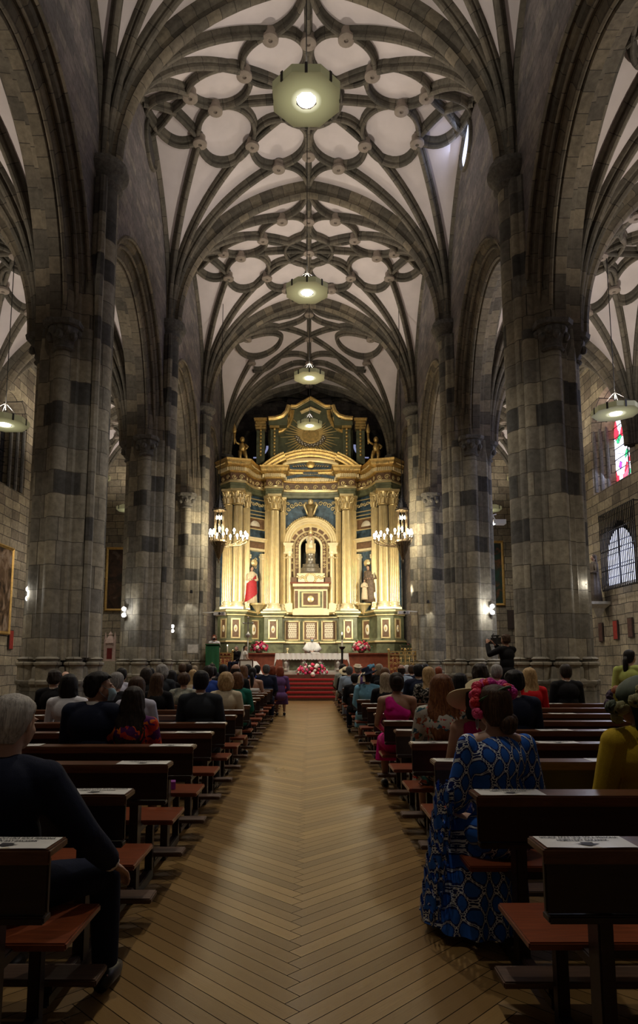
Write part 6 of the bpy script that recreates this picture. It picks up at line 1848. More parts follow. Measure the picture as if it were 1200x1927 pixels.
print_mat('zebra_print', (.02, .02, .02), [(.35, .33, .28), (.02, .02, .02)], 40, .5)
print_mat('grey_print', (.24, .25, .21), [(.34, .33, .27), (.16, .18, .16)], 22, .5)

MESH = {}
def cached(key, fn):
    if key not in MESH: MESH[key] = fn()
    return MESH[key]
def sub(th, name, me, mat, loc=None, rot=None, scale=None, label=None):
    o = bpy.data.objects.new(name, me); COL.objects.link(o); o.parent = th
    if me.materials and me.materials[0] is not M[mat]:
        o.material_slots[0].link = 'OBJECT'; o.material_slots[0].material = M[mat]
    if loc is not None: o.location = loc
    if rot is not None: o.rotation_euler = rot
    if scale is not None: o.scale = scale
    if label: o['label'] = label
    return o
def put_hair(th, p, style, mat, extra=None, yaw=0, pitch=0, seed=0, k=1.0):
    me = cached(('hair', style, extra, seed), lambda: hair_mesh(style, 'hair', seed, extra))
    m = Matrix.Rotation(-yaw, 3, 'Z') @ Matrix.Rotation(pitch, 3, 'X')
    o = sub(th, 'hair', me, mat, p['head'], m.to_euler(), (k, k, k)); return o
def person(label, x, y, ztop, kind='man', top='navy', bottom='navy', skin=1, hair=('short', 'hair_dark', None), yaw=0.0, rz=0.0, seed=0, z0=0.0, group=None, sleeve=1.0, leg=None, collar=True):
    p = SEAT; fem = kind != 'man'
    th = thing('person', label, 'person', (x, y, z0), rz, group or 'wedding guests seated in the pews')
    k = (ztop - z0) / 1.335
    k = min(1.1, max(.92, k)); th.scale = (k, k, k)
    yk = round(yaw * 4) / 4
    sub(th, 'body', cached(('body', fem, yk), lambda: body_mesh(p, 'body', fem, yk)[0]), 'skin_%d' % skin)
    if kind == 'oneshoulder':
        def mk():
            b = MB(); b.ball(p['hip'], (.19, .15, .13), 16, 12); b.ball(p['hip'].lerp(p['chest'], .5), (.142, .118, .17), 16, 12)
            b.ball(p['chest'] - V(0, 0, .045), (.158, .122, .09), 16, 12)
            b.tube([p['chest'] + V(-.07, -.055, .0), p['sh'][0] + V(.075, -.035, .028), p['sh'][0] + V(.08, .03, .035), p['chest'] + V(-.07, .08, .0)], [.07, .05, .05, .06], 10)
            b.tube([p['sh'][0] + V(.07, -.045, .0), p['chest'] + V(.0, -.055, .0), p['chest'] + V(.11, -.05, -.08)], [.055, .07, .06], 10)
            return remesh(b, 'dress', M['navy'], .012, 3)
        sub(th, 'dress', cached(('one',), mk), top)
    elif kind == 'strapless':
        def mk2():
            b = MB(); b.ball(p['hip'], (.19, .15, .13), 16, 12); b.ball(p['hip'].lerp(p['chest'], .5), (.142, .118, .17), 16, 12); b.ball(p['chest'] - V(0, 0, .06), (.158, .122, .08), 16, 12)
            return remesh(b, 'dress', M['navy'], .012, 3)
        sub(th, 'dress', cached(('strapless',), mk2), top)
    else:
        sub(th, 'jacket' if not fem else 'top', cached(('jk', fem, sleeve, collar), lambda: jacket_mesh(p, 'jacket', fem, .014, sleeve, collar)), top)
    if fem: sub(th, 'skirt', cached(('skirt',), lambda: skirt_mesh(p, 'skirt', True, flare=.4, to=.30)), leg or top)
    else: sub(th, 'trousers', cached(('tr',), lambda: trouser_mesh(p, 'trousers')), bottom)
    if not fem:
        def col_():
            b = MB(); n = p['neck']; b.tube([n - V(0, .0, .04), n + V(0, .006, .018)], [.064, .060], 16, cap=False); return b.mesh('collar', M['ivory_c'], smooth=True)
        sub(th, 'shirt_collar', cached(('col',), col_), 'ivory_c')
    sub(th, 'shoes', cached(('shoes',), lambda: shoes_mesh(p, 'shoes')), 'black_plastic')
    if hair: put_hair(th, p, hair[0], hair[1], hair[2] if len(hair) > 2 else None, yaw, 0, seed % 4)
    return th
def guest(side, row, u, vtop, label, **kw):
    rows = RY if side > 0 else LY
    y = rows[row] + .40
    a = (u - CXP) / F_PX
    x = PT(u, vtop, y).x; zt = ZP(vtop, y)
    return person(label, x, y, zt - kw.pop('dz', 0), **kw)
L_, R_ = -1, 1
def HH(s, m, e=None): return (s, m, e)
# ----- left block, from near to far
guest(L_, 3, 250, 1294, 'woman with long dark wavy hair in an orange and purple dress beside the masked man', kind='woman', top='orange_print', hair=HH('verylong', 'hair_dark'), seed=1, skin=2)
guest(L_, 5, 130, 1270, 'woman in a white blouse with a dark bob, left block', kind='woman', top='white_c', hair=HH('bob', 'hair_black'), seed=2)
guest(L_, 7, 102, 1262, 'dark haired man in a black jacket left of the white blouse', top='black', hair=HH('crop', 'hair_dark'), seed=3)
guest(L_, 10, 123, 1264, 'bald man with a pink scalp just above the dark bob', top='charcoal', hair=HH('bald', 'hair_grey'), skin=4, seed=1)
guest(L_, 6, 219, 1266, 'grey haired man in a black suit right of the masked man', top='black', hair=HH('short', 'hair_grey'), seed=2)
guest(L_, 9, 229, 1251, 'dark haired guest with a pale grey shawl behind the grey haired man', kind='woman', top='lavender', hair=HH('short', 'hair_black'), seed=3, dz=.06)
guest(L_, 5, 257, 1275, 'woman with long brown hair and a pale lavender shirt, left block', kind='woman', top='lavender', hair=HH('long', 'hair_brown'), seed=0)
guest(L_, 9, 275, 1258, 'dark haired woman with sunglasses on her head, left block', kind='woman', top='black', hair=HH('bob', 'hair_dark'), seed=1)
guest(L_, 12, 283, 1257, 'dark haired man in black beside the woman with sunglasses on her head', top='black', hair=HH('short', 'hair_black'), seed=1)
guest(L_, 7, 295, 1268, 'woman with long straight brown hair in a black top, left block', kind='woman', top='black', hair=HH('long', 'hair_brown'), seed=2)
guest(L_, 10, 304, 1252, 'guest with curly light grey hair in front of the second left pier', top='charcoal', hair=HH('curly', 'hair_grey'), seed=3)
guest(L_, 11, 323, 1262, 'woman with long black hair in black beside the curly grey hair', kind='woman', top='black', hair=HH('long', 'hair_black'), seed=3)
guest(L_, 8, 346, 1267, 'woman with short brown curly hair in a grey patterned jacket', kind='woman', top='grey_print', hair=HH('crop', 'hair_brown'), seed=2)
guest(L_, 14, 343, 1249, 'distant dark haired man in a black suit, left of a similar head', top='black', hair=HH('short', 'hair_brown'), seed=2)
guest(L_, 15, 355, 1250, 'distant dark haired guest right of the man in the black suit', top='charcoal', hair=HH('short', 'hair_dark'), seed=0)
guest(L_, 12, 363, 1261, 'woman with long blonde hair behind the man in the dark suit', kind='woman', top='beige', hair=HH('long', 'hair_blonde'), seed=1)
guest(L_, 17, 366, 1253, 'far guest with light short hair near the third left pier', top='greyblue', hair=HH('short', 'hair_ash'), seed=1)
guest(L_, 5, 378, 1263, 'dark haired man in a dark blue-grey suit, nearest the aisle in the middle left pews', top='charcoal', bottom='charcoal', hair=HH('short', 'hair_black'), skin=1, seed=0)
guest(L_, 9, 392, 1253, 'man in a bright navy suit in front of the lectern', top='royal', hair=HH('short', 'hair_dark'), seed=3)
guest(L_, 18, 399, 1243, 'far dark haired guest seen against the green lectern cloth', top='charcoal', hair=HH('short', 'hair_dark'), seed=1)
guest(L_, 13, 401, 1255, 'dark haired man with a white collar below the lectern', top='black', hair=HH('short', 'hair_black'), seed=2)
guest(L_, 11, 420, 1251, 'dark haired man in a black suit left of the bald man', top='black', hair=HH('short', 'hair_black'), seed=3)
guest(L_, 7, 425, 1267, 'woman with short curly blonde hair in a beige top', kind='woman', top='beige', hair=HH('curly', 'hair_blonde'), seed=0)
guest(L_, 10, 443, 1250, 'bald tanned man in the left pews below the groom', top='black', hair=HH('bald', 'hair_dark'), skin=2, seed=2)
guest(L_, 8, 446, 1266, 'woman with brown hair in a dark green sweater at the aisle end', kind='woman', top='green_c', hair=HH('bob', 'hair_chestnut'), seed=3, leg='black')
guest(L_, 13, 458, 1253, 'woman with brown and blonde hair below the bride', kind='woman', top='black', hair=HH('long', 'hair_chestnut'), seed=0)
guest(L_, 15, 466, 1251, 'black haired woman in a blue dress below the bride', kind='woman', top='royal', hair=HH('bob', 'hair_black'), seed=1)
guest(L_, 12, 475, 1256, 'bare shouldered woman with a long black ponytail', kind='strapless', top='ivory_c', hair=HH('sleek', 'hair_black', 'pony'), skin=2, seed=0)
guest(L_, 16, 484, 1252, 'far dark haired man in a dark suit behind the ponytail', top='black', hair=HH('short', 'hair_black'), seed=1)
guest(L_, 14, 501, 1251, 'grey haired man in a navy suit at the aisle end, left block', top='navy', hair=HH('short', 'hair_pepper'), seed=3)
guest(L_, 17, 512, 1254, 'far woman with auburn hair and a red flower headpiece', kind='woman', top='black', hair=HH('curly', 'hair_red'), seed=1)
guest(L_, 16, 527, 1255, 'red haired woman in a purple dress at the aisle end of the left block', kind='woman', top='violet', hair=HH('bob', 'hair_red'), seed=2)
# ----- right block
guest(R_, 17, 645, 1251, 'far woman with dark curly hair at the aisle end, right block', kind='woman', top='greyfloral', hair=HH('curly', 'hair_dark'), seed=0)
guest(R_, 14, 657, 1254, 'grey haired man in a pale blue-grey suit at the aisle end, right block', top='greyblue', bottom='greyblue', hair=HH('short', 'hair_pepper'), seed=1)
W1 = guest(R_, 16, 650, 1258, 'woman under a wide cream hat behind the pale blue-grey suit', kind='woman', top='black', hair=HH('bob', 'hair_dark'), seed=1)
W2 = guest(R_, 15, 673, 1251, 'woman with an orange and white hat left of the navy hat', kind='woman', top='violet', hair=HH('short', 'hair_ash'), seed=2)
guest(R_, 11, 667, 1268, 'dark guest in black leaning behind the navy hat', top='black', hair=HH('short', 'hair_black'), seed=2)
W3 = guest(R_, 9, 691, 1262, 'woman in a light blue coat wearing a navy hat with cream ribbons', kind='woman', top='lightblue', hair=HH('short', 'hair_dark'), seed=3)
guest(R_, 14, 713, 1250, 'far woman with fair brown hair right of the navy hat', kind='woman', top='black', hair=HH('bob', 'hair_ash'), seed=0)
guest(R_, 11, 724, 1257, 'woman with a brown bob behind the long grey-blonde hair', kind='woman', top='black', hair=HH('bob', 'hair_chestnut'), seed=1)
guest(R_, 8, 725, 1267, 'woman with long grey-blonde hair in a black top', kind='woman', top='black', hair=HH('long', 'hair_ash'), seed=2)
guest(R_, 5, 746, 1266, 'woman with a dark updo in a one-shoulder magenta dress', kind='oneshoulder', top='magenta', hair=HH('sleek', 'hair_dark', 'highbun'), skin=2, seed=0)
guest(R_, 12, 755, 1251, 'balding man in a pale blue shirt behind the magenta dress', top='greyblue', hair=HH('bald', 'hair_dark'), skin=2, seed=3)
guest(R_, 16, 765, 1252, 'far white haired guest behind the balding man', top='greyblue', hair=HH('short', 'hair_white'), seed=3)
guest(R_, 14, 774, 1252, 'brown haired man in navy between white hair and black hair', top='navy', hair=HH('short', 'hair_brown'), seed=1)
guest(R_, 9, 787, 1250, 'black haired man in a navy suit left of the long blonde hair', top='navy', hair=HH('short', 'hair_black'), seed=2)
guest(R_, 13, 799, 1248, 'far dark haired man above the long blonde hair', top='black', hair=HH('short', 'hair_black'), seed=0)
guest(R_, 8, 806, 1256, 'woman with long straight blonde hair in a black and white print', kind='woman', top='zebra_print', hair=HH('long', 'hair_blonde'), seed=3)
guest(R_, 14, 825, 1255, 'guest with dark red short hair by the right pier', kind='woman', top='white_c', hair=HH('short', 'hair_red'), seed=0)
guest(R_, 3, 831, 1271, 'woman with long auburn waves in a white floral dress', kind='woman', top='flower_print', hair=HH('verylong', 'hair_auburn'), seed=2)
guest(R_, 6, 865, 1268, 'woman with long black hair in black beside the auburn waves', kind='woman', top='black', hair=HH('long', 'hair_black'), seed=0)
W4 = guest(R_, 2, 903, 1285, 'woman in a fuchsia draped dress under a broad cream straw hat', kind='oneshoulder', top='fuchsia', hair=HH('bob', 'hair_dark'), skin=1, seed=1)
guest(R_, 7, 903, 1250, 'man with curly dark hair thinning on top in a blue suit', top='royal', hair=HH('curly', 'hair_dark'), seed=3)
guest(R_, 8, 934, 1251, 'grey haired man in black in front of the cameraman', top='black', hair=HH('short', 'hair_grey'), seed=1)
guest(R_, 4, 968, 1263, 'broad dark haired man in a dark navy suit right of the flower crown', top='navy', hair=HH('crop', 'hair_black'), seed=3)
guest(R_, 7, 996, 1258, 'woman with wavy blonde hair in a red top, right pews', kind='woman', top='red_c', hair=HH('long', 'hair_blonde'), seed=2)
guest(R_, 8, 1064, 1250, 'dark haired man in a black suit in front of the nearest right pier', top='black', hair=HH('short', 'hair_dark'), seed=1)

# hats
def hat(th, mat, brim=.17, crown=.085, h=.09, tilt=(0, 0, 0), z=.07, ribbon=None, droop=.02):
    b = MB(); rs = []
    for (r, zz) in ((brim, -droop), (brim * .98, -droop + .006), (crown * 1.1, 0.0), (crown, .02), (crown * .95, h * .8), (crown * .7, h), (0.001, h * 1.02)):
        rs.append([(r * math.cos(a), r * 1.08 * math.sin(a) - .012, zz + (.02 * math.cos(2 * a) if r > crown * 1.2 else 0)) for a in [2 * PI * i / 32 for i in range(32)]])
    b.rings(rs)
    o = b.build('hat', M[mat], th, smooth=True); o.location = SEAT['head'] + V(0, 0, z); o.rotation_euler = tilt
    if ribbon:
        b = MB(); b.lathe([(crown * 1.05, .01), (crown * 1.06, .035)], 24)
        for s in (-1, 1):
            b.rings([[(-.06 + s * .02 - .03, -crown - .02, .02), (-.06 + s * .02, -crown - .02, .02)], [(-.12 + s * .04 - .03, -crown - .08, -.04), (-.12 + s * .04 + .01, -crown - .08, -.04)], [(-.15 + s * .05 - .035, -crown - .09, -.14), (-.15 + s * .05 + .01, -crown - .09, -.15)]], closed=False)
        c = b.build('ribbon', M[ribbon], o)
    return o
hat(W1, 'straw', .2, .09, .08, (.5, -.25, 0)); hat(W2, 'cream', .12, .085, .06, (0, .1, 0))
o = hat(W3, 'navy', .2, .10, .10, (-.1, -.28, 0), ribbon='cream')
b = MB(); rnd = random.Random(4)
for k in range(16): b.ball((.09 + rnd.uniform(-.05, .06), -.06 + rnd.uniform(-.04, .04), .07 + rnd.uniform(-.03, .04)), (.03, .012, .022), 7, 4, rot=Matrix.Rotation(rnd.uniform(0, 3), 3, 'Y'))
b.build('blue_flowers', M['lightblue'], o, smooth=True)
hat(W4, 'straw', .24, .10, .09, (-.35, .05, .2), z=.03, droop=.03)

# ---- man with the face mask, turned towards his neighbour
yaw = 1.05; y = LY[3] + .42; x = PT(176, 1262, y).x
th = thing('person', 'man in a navy suit with a light blue face mask, head turned right', 'person', (x, y, 0), -.12, 'wedding guests seated in the pews'); k = 1.06; th.scale = (k,) * 3
pm_ = pose(SEAT, head=V(.035, .05, 1.215), neck=V(.005, .01, 1.08))
me, hm = body_mesh(pm_, 'body', False, yaw, .05, .009); sub(th, 'body', me, 'skin_1')
sub(th, 'jacket', jacket_mesh(pm_, 'jacket', False, .016, 1.0, True, wide=1.08), 'navy'); sub(th, 'trousers', cached(('tr',), None), 'navy'); sub(th, 'shoes', cached(('shoes',), None), 'black_plastic')
b = MB(); n = pm_['neck']; b.tube([n - V(0, 0, .04), n + V(.004, .006, .026)], [.070, .062], 16, cap=False); b.build('shirt_collar', M['ivory_c'], th, smooth=True)
put_hair(th, pm_, 'crop', 'hair_black', None, yaw, 0, 1, 1.04)
def face_mask(th, p, yaw, pitch=0, mat='mask'):
    m = Matrix.Rotation(-yaw, 4, 'Z') @ Matrix.Rotation(pitch, 4, 'X'); b = MB(); rs = []
    for j in range(7):
        t_ = j / 6; z = -.005 - .10 * t_; ry = .078 + .024 * math.sin(PI * min(1, t_ * 1.1)); rx = .066 - .014 * t_
        rs.append([(rx * math.sin(a), .032 + ry * math.cos(a) + .003 * (j % 2), z) for a in [-1.25 + 2.5 * i / 16 for i in range(17)]])
    b.rings(rs, closed=False)
    for s in (-1, 1):
        b.tube([(s * .062, .055, -.01), (s * .082, .01, .02), (s * .084, -.012, .0)], .0016, 5); b.tube([(s * .055, .06, -.09), (s * .08, .01, -.05), (s * .084, -.012, -.02)], .0016, 5)
    b.xf(Matrix.Translation(p['head']) @ m); b.build('face_mask', M[mat], th, smooth=True)
face_mask(th, pm_, yaw)

# ---- elderly man in the left foreground, hand on his knee
y = LY[0] + .46; x = PT(8, 1305, y).x
th = thing('person', 'white haired elderly man in a navy suit with his hand on his knee, left foreground', 'person', (x, y, 0), -.05, 'wedding guests seated in the pews'); th.scale = (1.03,) * 3
po = pose(SEAT, head=V(.0, .10, 1.20), neck=V(0, .045, 1.06), chest=V(0, .02, .92), sh=[V(-.18, .03, .975), V(.18, .03, .975)], el=[V(-.26, .0, .74), V(.325, .11, .74)], wr=[V(-.14, .26, .62), V(.375, .30, .575)],
          kn=[V(-.16, .44, .50), V(.315, .40, .50)], an=[V(-.16, .46, .10), V(.33, .40, .10)], hd=[V(.1, .2, -.1), V(.10, .16, -.14)])
me, hm = body_mesh(po, 'body', False, .25, -.15, .008); sub(th, 'body', me, 'skin_4')
sub(th, 'jacket', jacket_mesh(po, 'jacket', False, .022, 1.0, True, voxel=.01, wide=1.1), 'navy'); sub(th, 'trousers', trouser_mesh(po, 'trousers'), 'navy'); sub(th, 'shoe', shoes_mesh(po, 'shoe', (0,)), 'black_plastic'); sub(th, 'shoe', shoes_mesh(po, 'shoe', (1,)), 'black_plastic')
b = MB(); e, w_ = po['el'][1], po['wr'][1]; d = (w_ - e).normalized(); b.tube([w_ - d * .035, w_ + d * .006], [.036, .038], 14, cap=False); b.build('shirt_cuff', M['ivory_c'], th, smooth=True)
me = cached(('hair', 'short', 'old', 0), lambda: hair_mesh('short', 'hair', 5))
put_hair(th, po, 'short', 'hair_white', 'x', .25, -.15, 2, 1.02)

# ---- woman in the blue patterned dress, flower crown
y = RY[1] + .42; x = PT(930, 1293, y).x
th = thing('person', 'woman in a long blue and white patterned dress wearing a pink flower crown', 'person', (x, y, 0), .0, 'wedding guests seated in the pews'); kk = 1.03; th.scale = (kk,) * 3
pb = pose(SEAT, head=V(.0, .03, 1.215), an=[V(-.20, .38, .10), V(.02, .42, .10)], kn=[V(-.16, .42, .53), V(.06, .44, .53)], sh=[V(-.150, 0, 1.01), V(.150, 0, 1.01)], el=[V(-.205, .02, .77), V(.20, .02, .77)], wr=[V(-.17, .26, .62), V(.12, .28, .62)])
me, hm = body_mesh(pb, 'body', True, -.28, -.05, .008); sub(th, 'body', me, 'skin_1')
def blue_top():
    b = MB(); p = pb; b.ball(p['hip'], (.19, .155, .14), 18, 12); b.ball(p['hip'].lerp(p['chest'], .5), (.142, .118, .18), 18, 12); b.ball(p['chest'] + V(0, -.004, .008), (.158, .125, .138), 18, 12)
    b.tube([p['sh'][0] + V(.01, 0, 0), p['sh'][0].lerp(p['neck'], .5) - V(0, .0, .034), p['chest'] + V(0, 0, .088), p['sh'][1].lerp(p['neck'], .5) - V(0, .0, .034), p['sh'][1] - V(.01, 0, 0)], [.060, .056, .060, .056, .060], 14)
    for i in (0, 1):
        s, e, w = p['sh'][i], p['el'][i], p['wr'][i]; b.ball(s, .066, 12, 10); b.tube([s, s.lerp(e, .5), e, e.lerp(w, .5)], [.064, .064, .068, .08], 14)
    return remesh(b, 'dress', M['blue_ikat'], .009, 3)
sub(th, 'dress_bodice', blue_top(), 'blue_ikat')
b = MB(); rs = []; n = 90
for j in range(15):
    t_ = j / 14; z = .62 - .57 * t_; cx = -.03 - .06 * t_; cy = .22 + .02 * t_
    rs.append([(cx + (.20 + .09 * t_) * math.cos(a) * (1 + .07 * t_ * math.sin(11 * a + 2 * t_)), cy + (.30 + .05 * t_) * math.sin(a) * (1 + .06 * t_ * math.sin(13 * a)), z - .25 * t_ * 0) for a in [2 * PI * i / n for i in range(n)]])
b.rings(rs); sk = b.build('dress_skirt', M['blue_ikat'], th, smooth=True)
# ruffles down the aisle side
b = MB()
for k in range(9):
    z = .78 - .075 * k; b.rings([[(-.265 - .05 * math.cos(a) - .012 * k, .10 + .14 * math.sin(a) * (1 + .15 * math.sin(9 * a)), z + dz + .02 * math.sin(6 * a)) for a in [2 * PI * i / 28 for i in range(28)]] for dz in (0, -.07)])
b.build('dress_ruffle', M['blue_ikat'], th, smooth=True)
put_hair(th, pb, 'sleek', 'hair_brown', 'lowbun', -.28, 0, 1, 1.05)
b = MB(); rnd = random.Random(9)
crown = thing('flower_crown', None, None); crown.parent = th; crown.location = pb['head']
del crown
for o_ in [o for o in COL.objects if o.name.startswith('flower_crown')]: bpy.data.objects.remove(o_)
fc = MB(); fc.tube([(.092 * math.cos(a), .095 * math.sin(a) * .9, .06 + .05 * math.cos(a + .6)) for a in [2 * PI * i / 24 for i in range(25)]], .008, 6)
fco = fc.build('flower_crown', M['leaf'], th, smooth=True); fco.location = pb['head']; fco['label'] = 'crown of pink, red and yellow fabric flowers'
plain('petal_yellow', (.75, .45, .05), .6); plain('petal_magenta', (.62, .02, .30), .6, var=.3); plain('petal_red', (.70, .015, .03), .6, var=.3)
for k in range(26):
    t_ = k / 25; a = PI * 1.12 - t_ * PI * 1.15
    rr = .105 + rnd.uniform(-.012, .02); z = .075 + .05 * math.sin(max(0, a)) - (.10 * max(0, (.35 - t_)) * 2.6) + rnd.uniform(-.012, .012)
    c = Vector((rr * math.cos(a), .01 + .045 * math.sin(a) + rnd.uniform(-.03, .03), z))
    fm = MB(); m_ = rnd.choice(['petal_magenta', 'petal_red', 'petal_hot', 'petal_red', 'petal_magenta', 'petal_yellow' if .45 < t_ < .8 else 'petal_pink'])
    for ring, (r, nn, zz, tl) in enumerate(((.006, 3, .016, .3), (.015, 5, .010, .8), (.024, 7, .0, 1.2))):
        for j in range(nn):
            q = 2 * PI * j / nn + ring; mm = Matrix.Rotation(q, 3, 'Z') @ Matrix.Rotation(tl, 3, 'Y')
            fm.ball((r * math.cos(q), r * math.sin(q), zz), (.016, .014, .004), 7, 4, rot=mm)
    f_ = fm.build('flower', M[m_], fco, smooth=True); f_.location = c; f_.rotation_euler = (c + V(0, -.05, -.02)).to_track_quat('Z', 'Y').to_euler(); f_.scale = (1.15,) * 3
b = MB(); hp = pb['head']; b.rings([[(-.098 + .004 * q, -.02 + .028 * math.cos(a) * r_, -.075 + .05 * math.sin(a) * r_) for a in [2 * PI * i / 20 for i in range(20)]] for q, r_ in ((0, 1), (1, .8), (-1, .8), (0, 1))])
b.xf(Matrix.Translation(hp)); b.build('hoop_earring', M['silver'], th, smooth=True)

# ---- woman in mustard with a green and violet headpiece, right edge
y = RY[1] + .42; x = PT(1205, 1280, y).x
th = thing('person', 'woman in a mustard dress with a green and violet flowered headpiece, right edge', 'person', (x, y, 0), .15, 'wedding guests seated in the pews'); th.scale = (1.04,) * 3
ps = pose(SEAT)
me, hm = body_mesh(ps, 'body', True, -.5, 0, .009); sub(th, 'body', me, 'skin_3')
sub(th, 'top', jacket_mesh(ps, 'top', True, .022, 1.0, False, voxel=.01, wide=1.12), 'mustard'); sub(th, 'skirt', skirt_mesh(ps, 'skirt', True), 'mustard')
put_hair(th, ps, 'bob', 'hair_black', None, -.5, 0, 2)
plain('hp_green', (.06, .085, .05), .7, var=.5); plain('hp_violet', (.10, .06, .11), .7, var=.4); plain('hp_sage', (.26, .25, .10), .7, var=.4)
hb = MB(); hb.ball((0, 0, 0), (.115, .125, .07), 20, 12); ho = hb.build('headpiece', M['hp_green'], th, smooth=True); ho.location = ps['head'] + V(-.01, -.01, .07); ho.rotation_euler = (0, -.5, 0)
for k in range(30):
    fm = MB(); a = rnd.uniform(0, 2 * PI)
    for j in range(6):
        q = 2 * PI * j / 6; mm = Matrix.Rotation(q, 3, 'Z') @ Matrix.Rotation(.9, 3, 'Y'); fm.ball((.02 * math.cos(q), .02 * math.sin(q), 0), (.022, .018, .004), 7, 4, rot=mm)
    f_ = fm.build('flower', M[rnd.choice(['hp_green', 'hp_violet', 'hp_sage', 'hp_sage', 'hp_green'])], ho, smooth=True)
    c = V(-.08 + .12 * math.cos(a), -.02 + .11 * math.sin(a), rnd.uniform(-.09, .06)); f_.location = c; f_.rotation_euler = c.to_track_quat('Z', 'Y').to_euler(); f_.scale = (1.2,) * 3

# ---- standing figures
def standing(label, x, y, z, p, fem, skin, top, bottom, hair, rz=0, k=1.0, yaw=0, group='people standing in the church', robe=False, collar=True, sleeve=1.0):
    th = thing('person', label, 'person', (x, y, z), rz, group); th.scale = (k,) * 3
    me, hm = body_mesh(p, 'body', fem, yaw, 0, .012); sub(th, 'body', me, 'skin_%d' % skin)
    sub(th, 'top' if fem else 'jacket', jacket_mesh(p, 'top', fem, .02, sleeve, collar), top)
    if robe:
        b = MB(); b.rings([[(rx * math.cos(a) * (1 + .06 * math.sin(10 * a)), ry * math.sin(a) * (1 + .06 * math.sin(9 * a)), zz) for a in [2 * PI * i / 48 for i in range(48)]] for zz, rx, ry in ((.03, .33, .26), (.5, .31, .24), (.9, .30, .21), (1.15, .31, .19), (1.32, .27, .16), (1.42, .17, .11), (1.46, .09, .08))], cap0=True, cap1=True)
        b.build('robe', M[bottom], th, smooth=True)
    else: sub(th, 'skirt' if fem else 'trousers', skirt_mesh(p, 'sk', True) if fem else trouser_mesh(p, 'tr'), bottom)
    sub(th, 'shoes', shoes_mesh(p, 'shoes'), 'black_plastic')
    if hair: put_hair(th, p, hair[0], hair[1], hair[2], yaw, 0, 1)
    return th
# priest faces the people (rotated half a turn)
pp = pose(STAND, el=[V(-.25, .08, 1.14), V(.25, .08, 1.14)], wr=[V(-.07, .30, 1.05), V(.07, .30, 1.05)])
th = standing('priest in a white chasuble with a light blue face mask behind the altar', XP(587, 31.2), 31.2, .99, pp, False, 4, 'ivory_c', 'ivory_c', ('bald', 'hair_brown', None), rz=PI, k=1.0, group='people at the altar', robe=True)
b = MB()
for s in (-1, 1): b.tube([(s * .2, 0, 1.36), (s * .30, .08, 1.15), (s * .12, .26, 1.04)], [.10, .15, .11], 14)
b.build('wide_sleeves', M['ivory_c'], th, smooth=True); face_mask(th, pp, 0)
# reader at the lectern, facing the people
pr_ = pose(STAND, el=[V(-.24, .05, 1.1), V(.24, .05, 1.1)], wr=[V(-.15, .25, 1.12), V(.15, .25, 1.12)])
th = standing('red haired woman in a white top reading at the green lectern', XP(404, 28.75), 28.75, .99, pr_, True, 4, 'white_c', 'black', ('bob', 'hair_red', None), rz=PI, k=.99, group='people at the altar', sleeve=.4, collar=False)
face_mask(th, pr_, 0, mat='black')
# cameraman filming, left arm and right arm raised to the camera
pc_ = pose(STAND, el=[V(-.33, .16, 1.28), V(.28, .22, 1.24)], wr=[V(-.22, .34, 1.52), V(.02, .38, 1.50)], hd=[V(.3, .3, .6), V(-.2, .3, .6)])
cy_ = 13.2; cx_ = PT(952, 1200, cy_).x
th = standing('man in black filming with a video camera beside the nearest right pier', cx_, cy_, .47, pc_, False, 2, 'black', 'black', ('crop', 'hair_brown', None), rz=.5, k=.93)
b = MB(); b.lathe([(.075, 0), (.085, -.03), (.07, -.08)], 16, (0, -.03, 1.50)); 
ca = thing('video_camera', 'black video camera held up by the filming man', 'camera', PT(934, 1206, cy_ + .35), .5)
b = MB(); b.box((0, 0, 0), (.13, .2, .13)); b.box((0, .02, .1), (.04, .16, .03)); b.box((.0, -.02, .08), (.03, .03, .06)); b.box((.10, -.05, .03), (.02, .09, .07), rz=.4); b.build('camera_body', M['black_plastic'], ca)
b = MB(); b.lathe([(.055, 0), (.055, .12), (.065, .13), (.065, .18), (0, .18)], 16); b.xf(Matrix.Rotation(-PI / 2, 4, 'X')); b.xf(Matrix.Translation((0, .08, 0))); b.build('lens', M['black_plastic'], ca, auto=40)
b = MB(); b.box((-.05, -.11, .0), (.08, .012, .05)); b.build('viewfinder_screen', M['small_lamp'], ca) if False else None
b = MB(); b.tube([(-.07, -.02, .02), (-.10, .03, .1), (-.02, .06, .14)], .014, 8); b.build('handle', M['black_plastic'], ca)
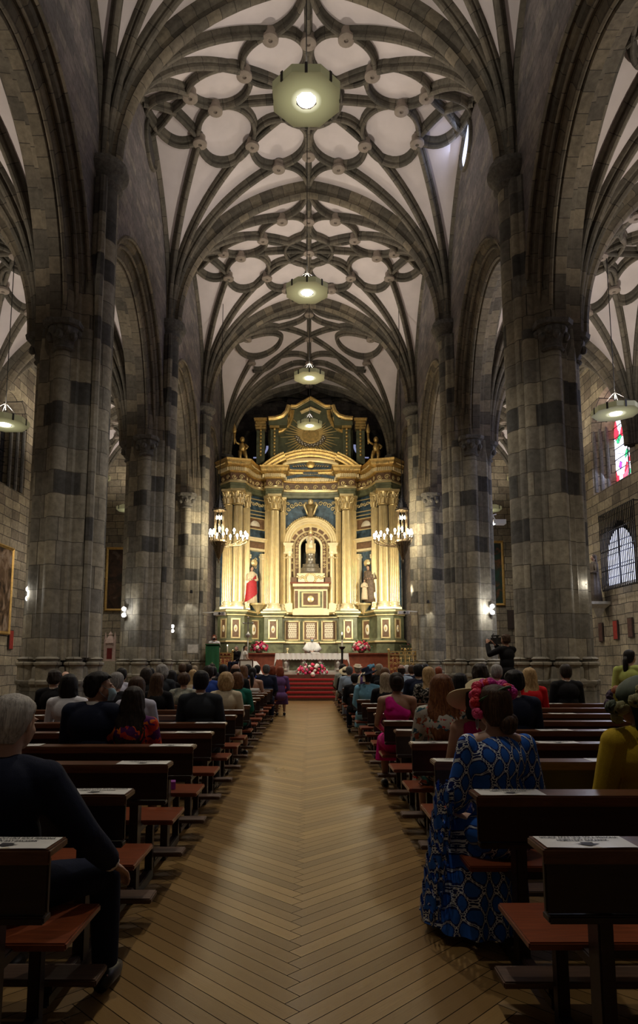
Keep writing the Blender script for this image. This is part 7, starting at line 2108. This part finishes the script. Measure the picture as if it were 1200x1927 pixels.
# woman in green walking in the right aisle
pg = pose(STAND, head=V(.0, .05, 1.585))
y = 10.4; th = standing('woman in a lime green top with a long dark ponytail walking by the right wall', PT(1183, 1218, y).x, y, 0, pg, True, 1, 'lime', 'lime', ('sleek', 'hair_black', 'pony'), rz=-.5, k=1.0, yaw=.5)
bag(PT(1163, 1290, y - .1).x, y - .12, ZP(1305, y - .1), .13, 'leather', 'brown leather shoulder bag of the woman in lime green', strap=False, rz=.3) if 'leather' in M else None
# bride and groom
x = XP(462, 28.6)
th = person('bride in a white dress and long veil, seated and looking over her shoulder', x, 28.45, ZP(1217, 28.45), kind='woman', top='ivory_c', skin=1, hair=HH('sleek', 'hair_dark', 'lowbun'), yaw=.75, rz=-1.15, z0=.99, group='people at the altar', sleeve=.2)
b = MB(); rs = []
for j in range(12):
    t_ = j / 11; z = 1.20 - 1.15 * t_; w = .07 + .30 * t_ ** 1.3
    rs.append([(w * math.sin(a) * (1 + .08 * math.sin(7 * a)), -.08 - (.05 + .26 * t_ ** 1.5) * (math.cos(a) + .25), z) for a in [-1.35 + 2.7 * i / 24 for i in range(25)]])
b.rings(rs, closed=False); t = NT('veil'); t.out((.85, .84, .82), .7); t.b.inputs['Alpha'].default_value = .72; M['veil'] = t.m
b.build('veil', M['veil'], th, smooth=True)
b = MB(); b.rings([[(rx * math.cos(a) * (1 + .06 * math.sin(9 * a)), .3 + ry * math.sin(a) * (1 + .06 * math.sin(8 * a)), z) for a in [2 * PI * i / 48 for i in range(48)]] for z, rx, ry in ((.02, .55, .55), (.2, .46, .46), (.45, .33, .40), (.62, .2, .26))]); b.build('gown_skirt', M['ivory_c'], th, smooth=True)
tag(MB().box((x, 28.45, .99 + .23), (.45, .4, .44)).build('bride_stool', M['red_cloth']), 'low red stool under the bride', 'stool')
x = XP(446, 28.9)
person('groom in a black suit seated behind the bride', x, 28.95, ZP(1219, 28.95), top='black', hair=HH('short', 'hair_grey'), yaw=0, rz=PI - .5, z0=.99, group='people at the altar', skin=4)
tag(MB().box((x, 28.95, .99 + .23), (.45, .4, .44)).build('groom_stool', M['red_cloth']), 'low red stool under the groom', 'stool')
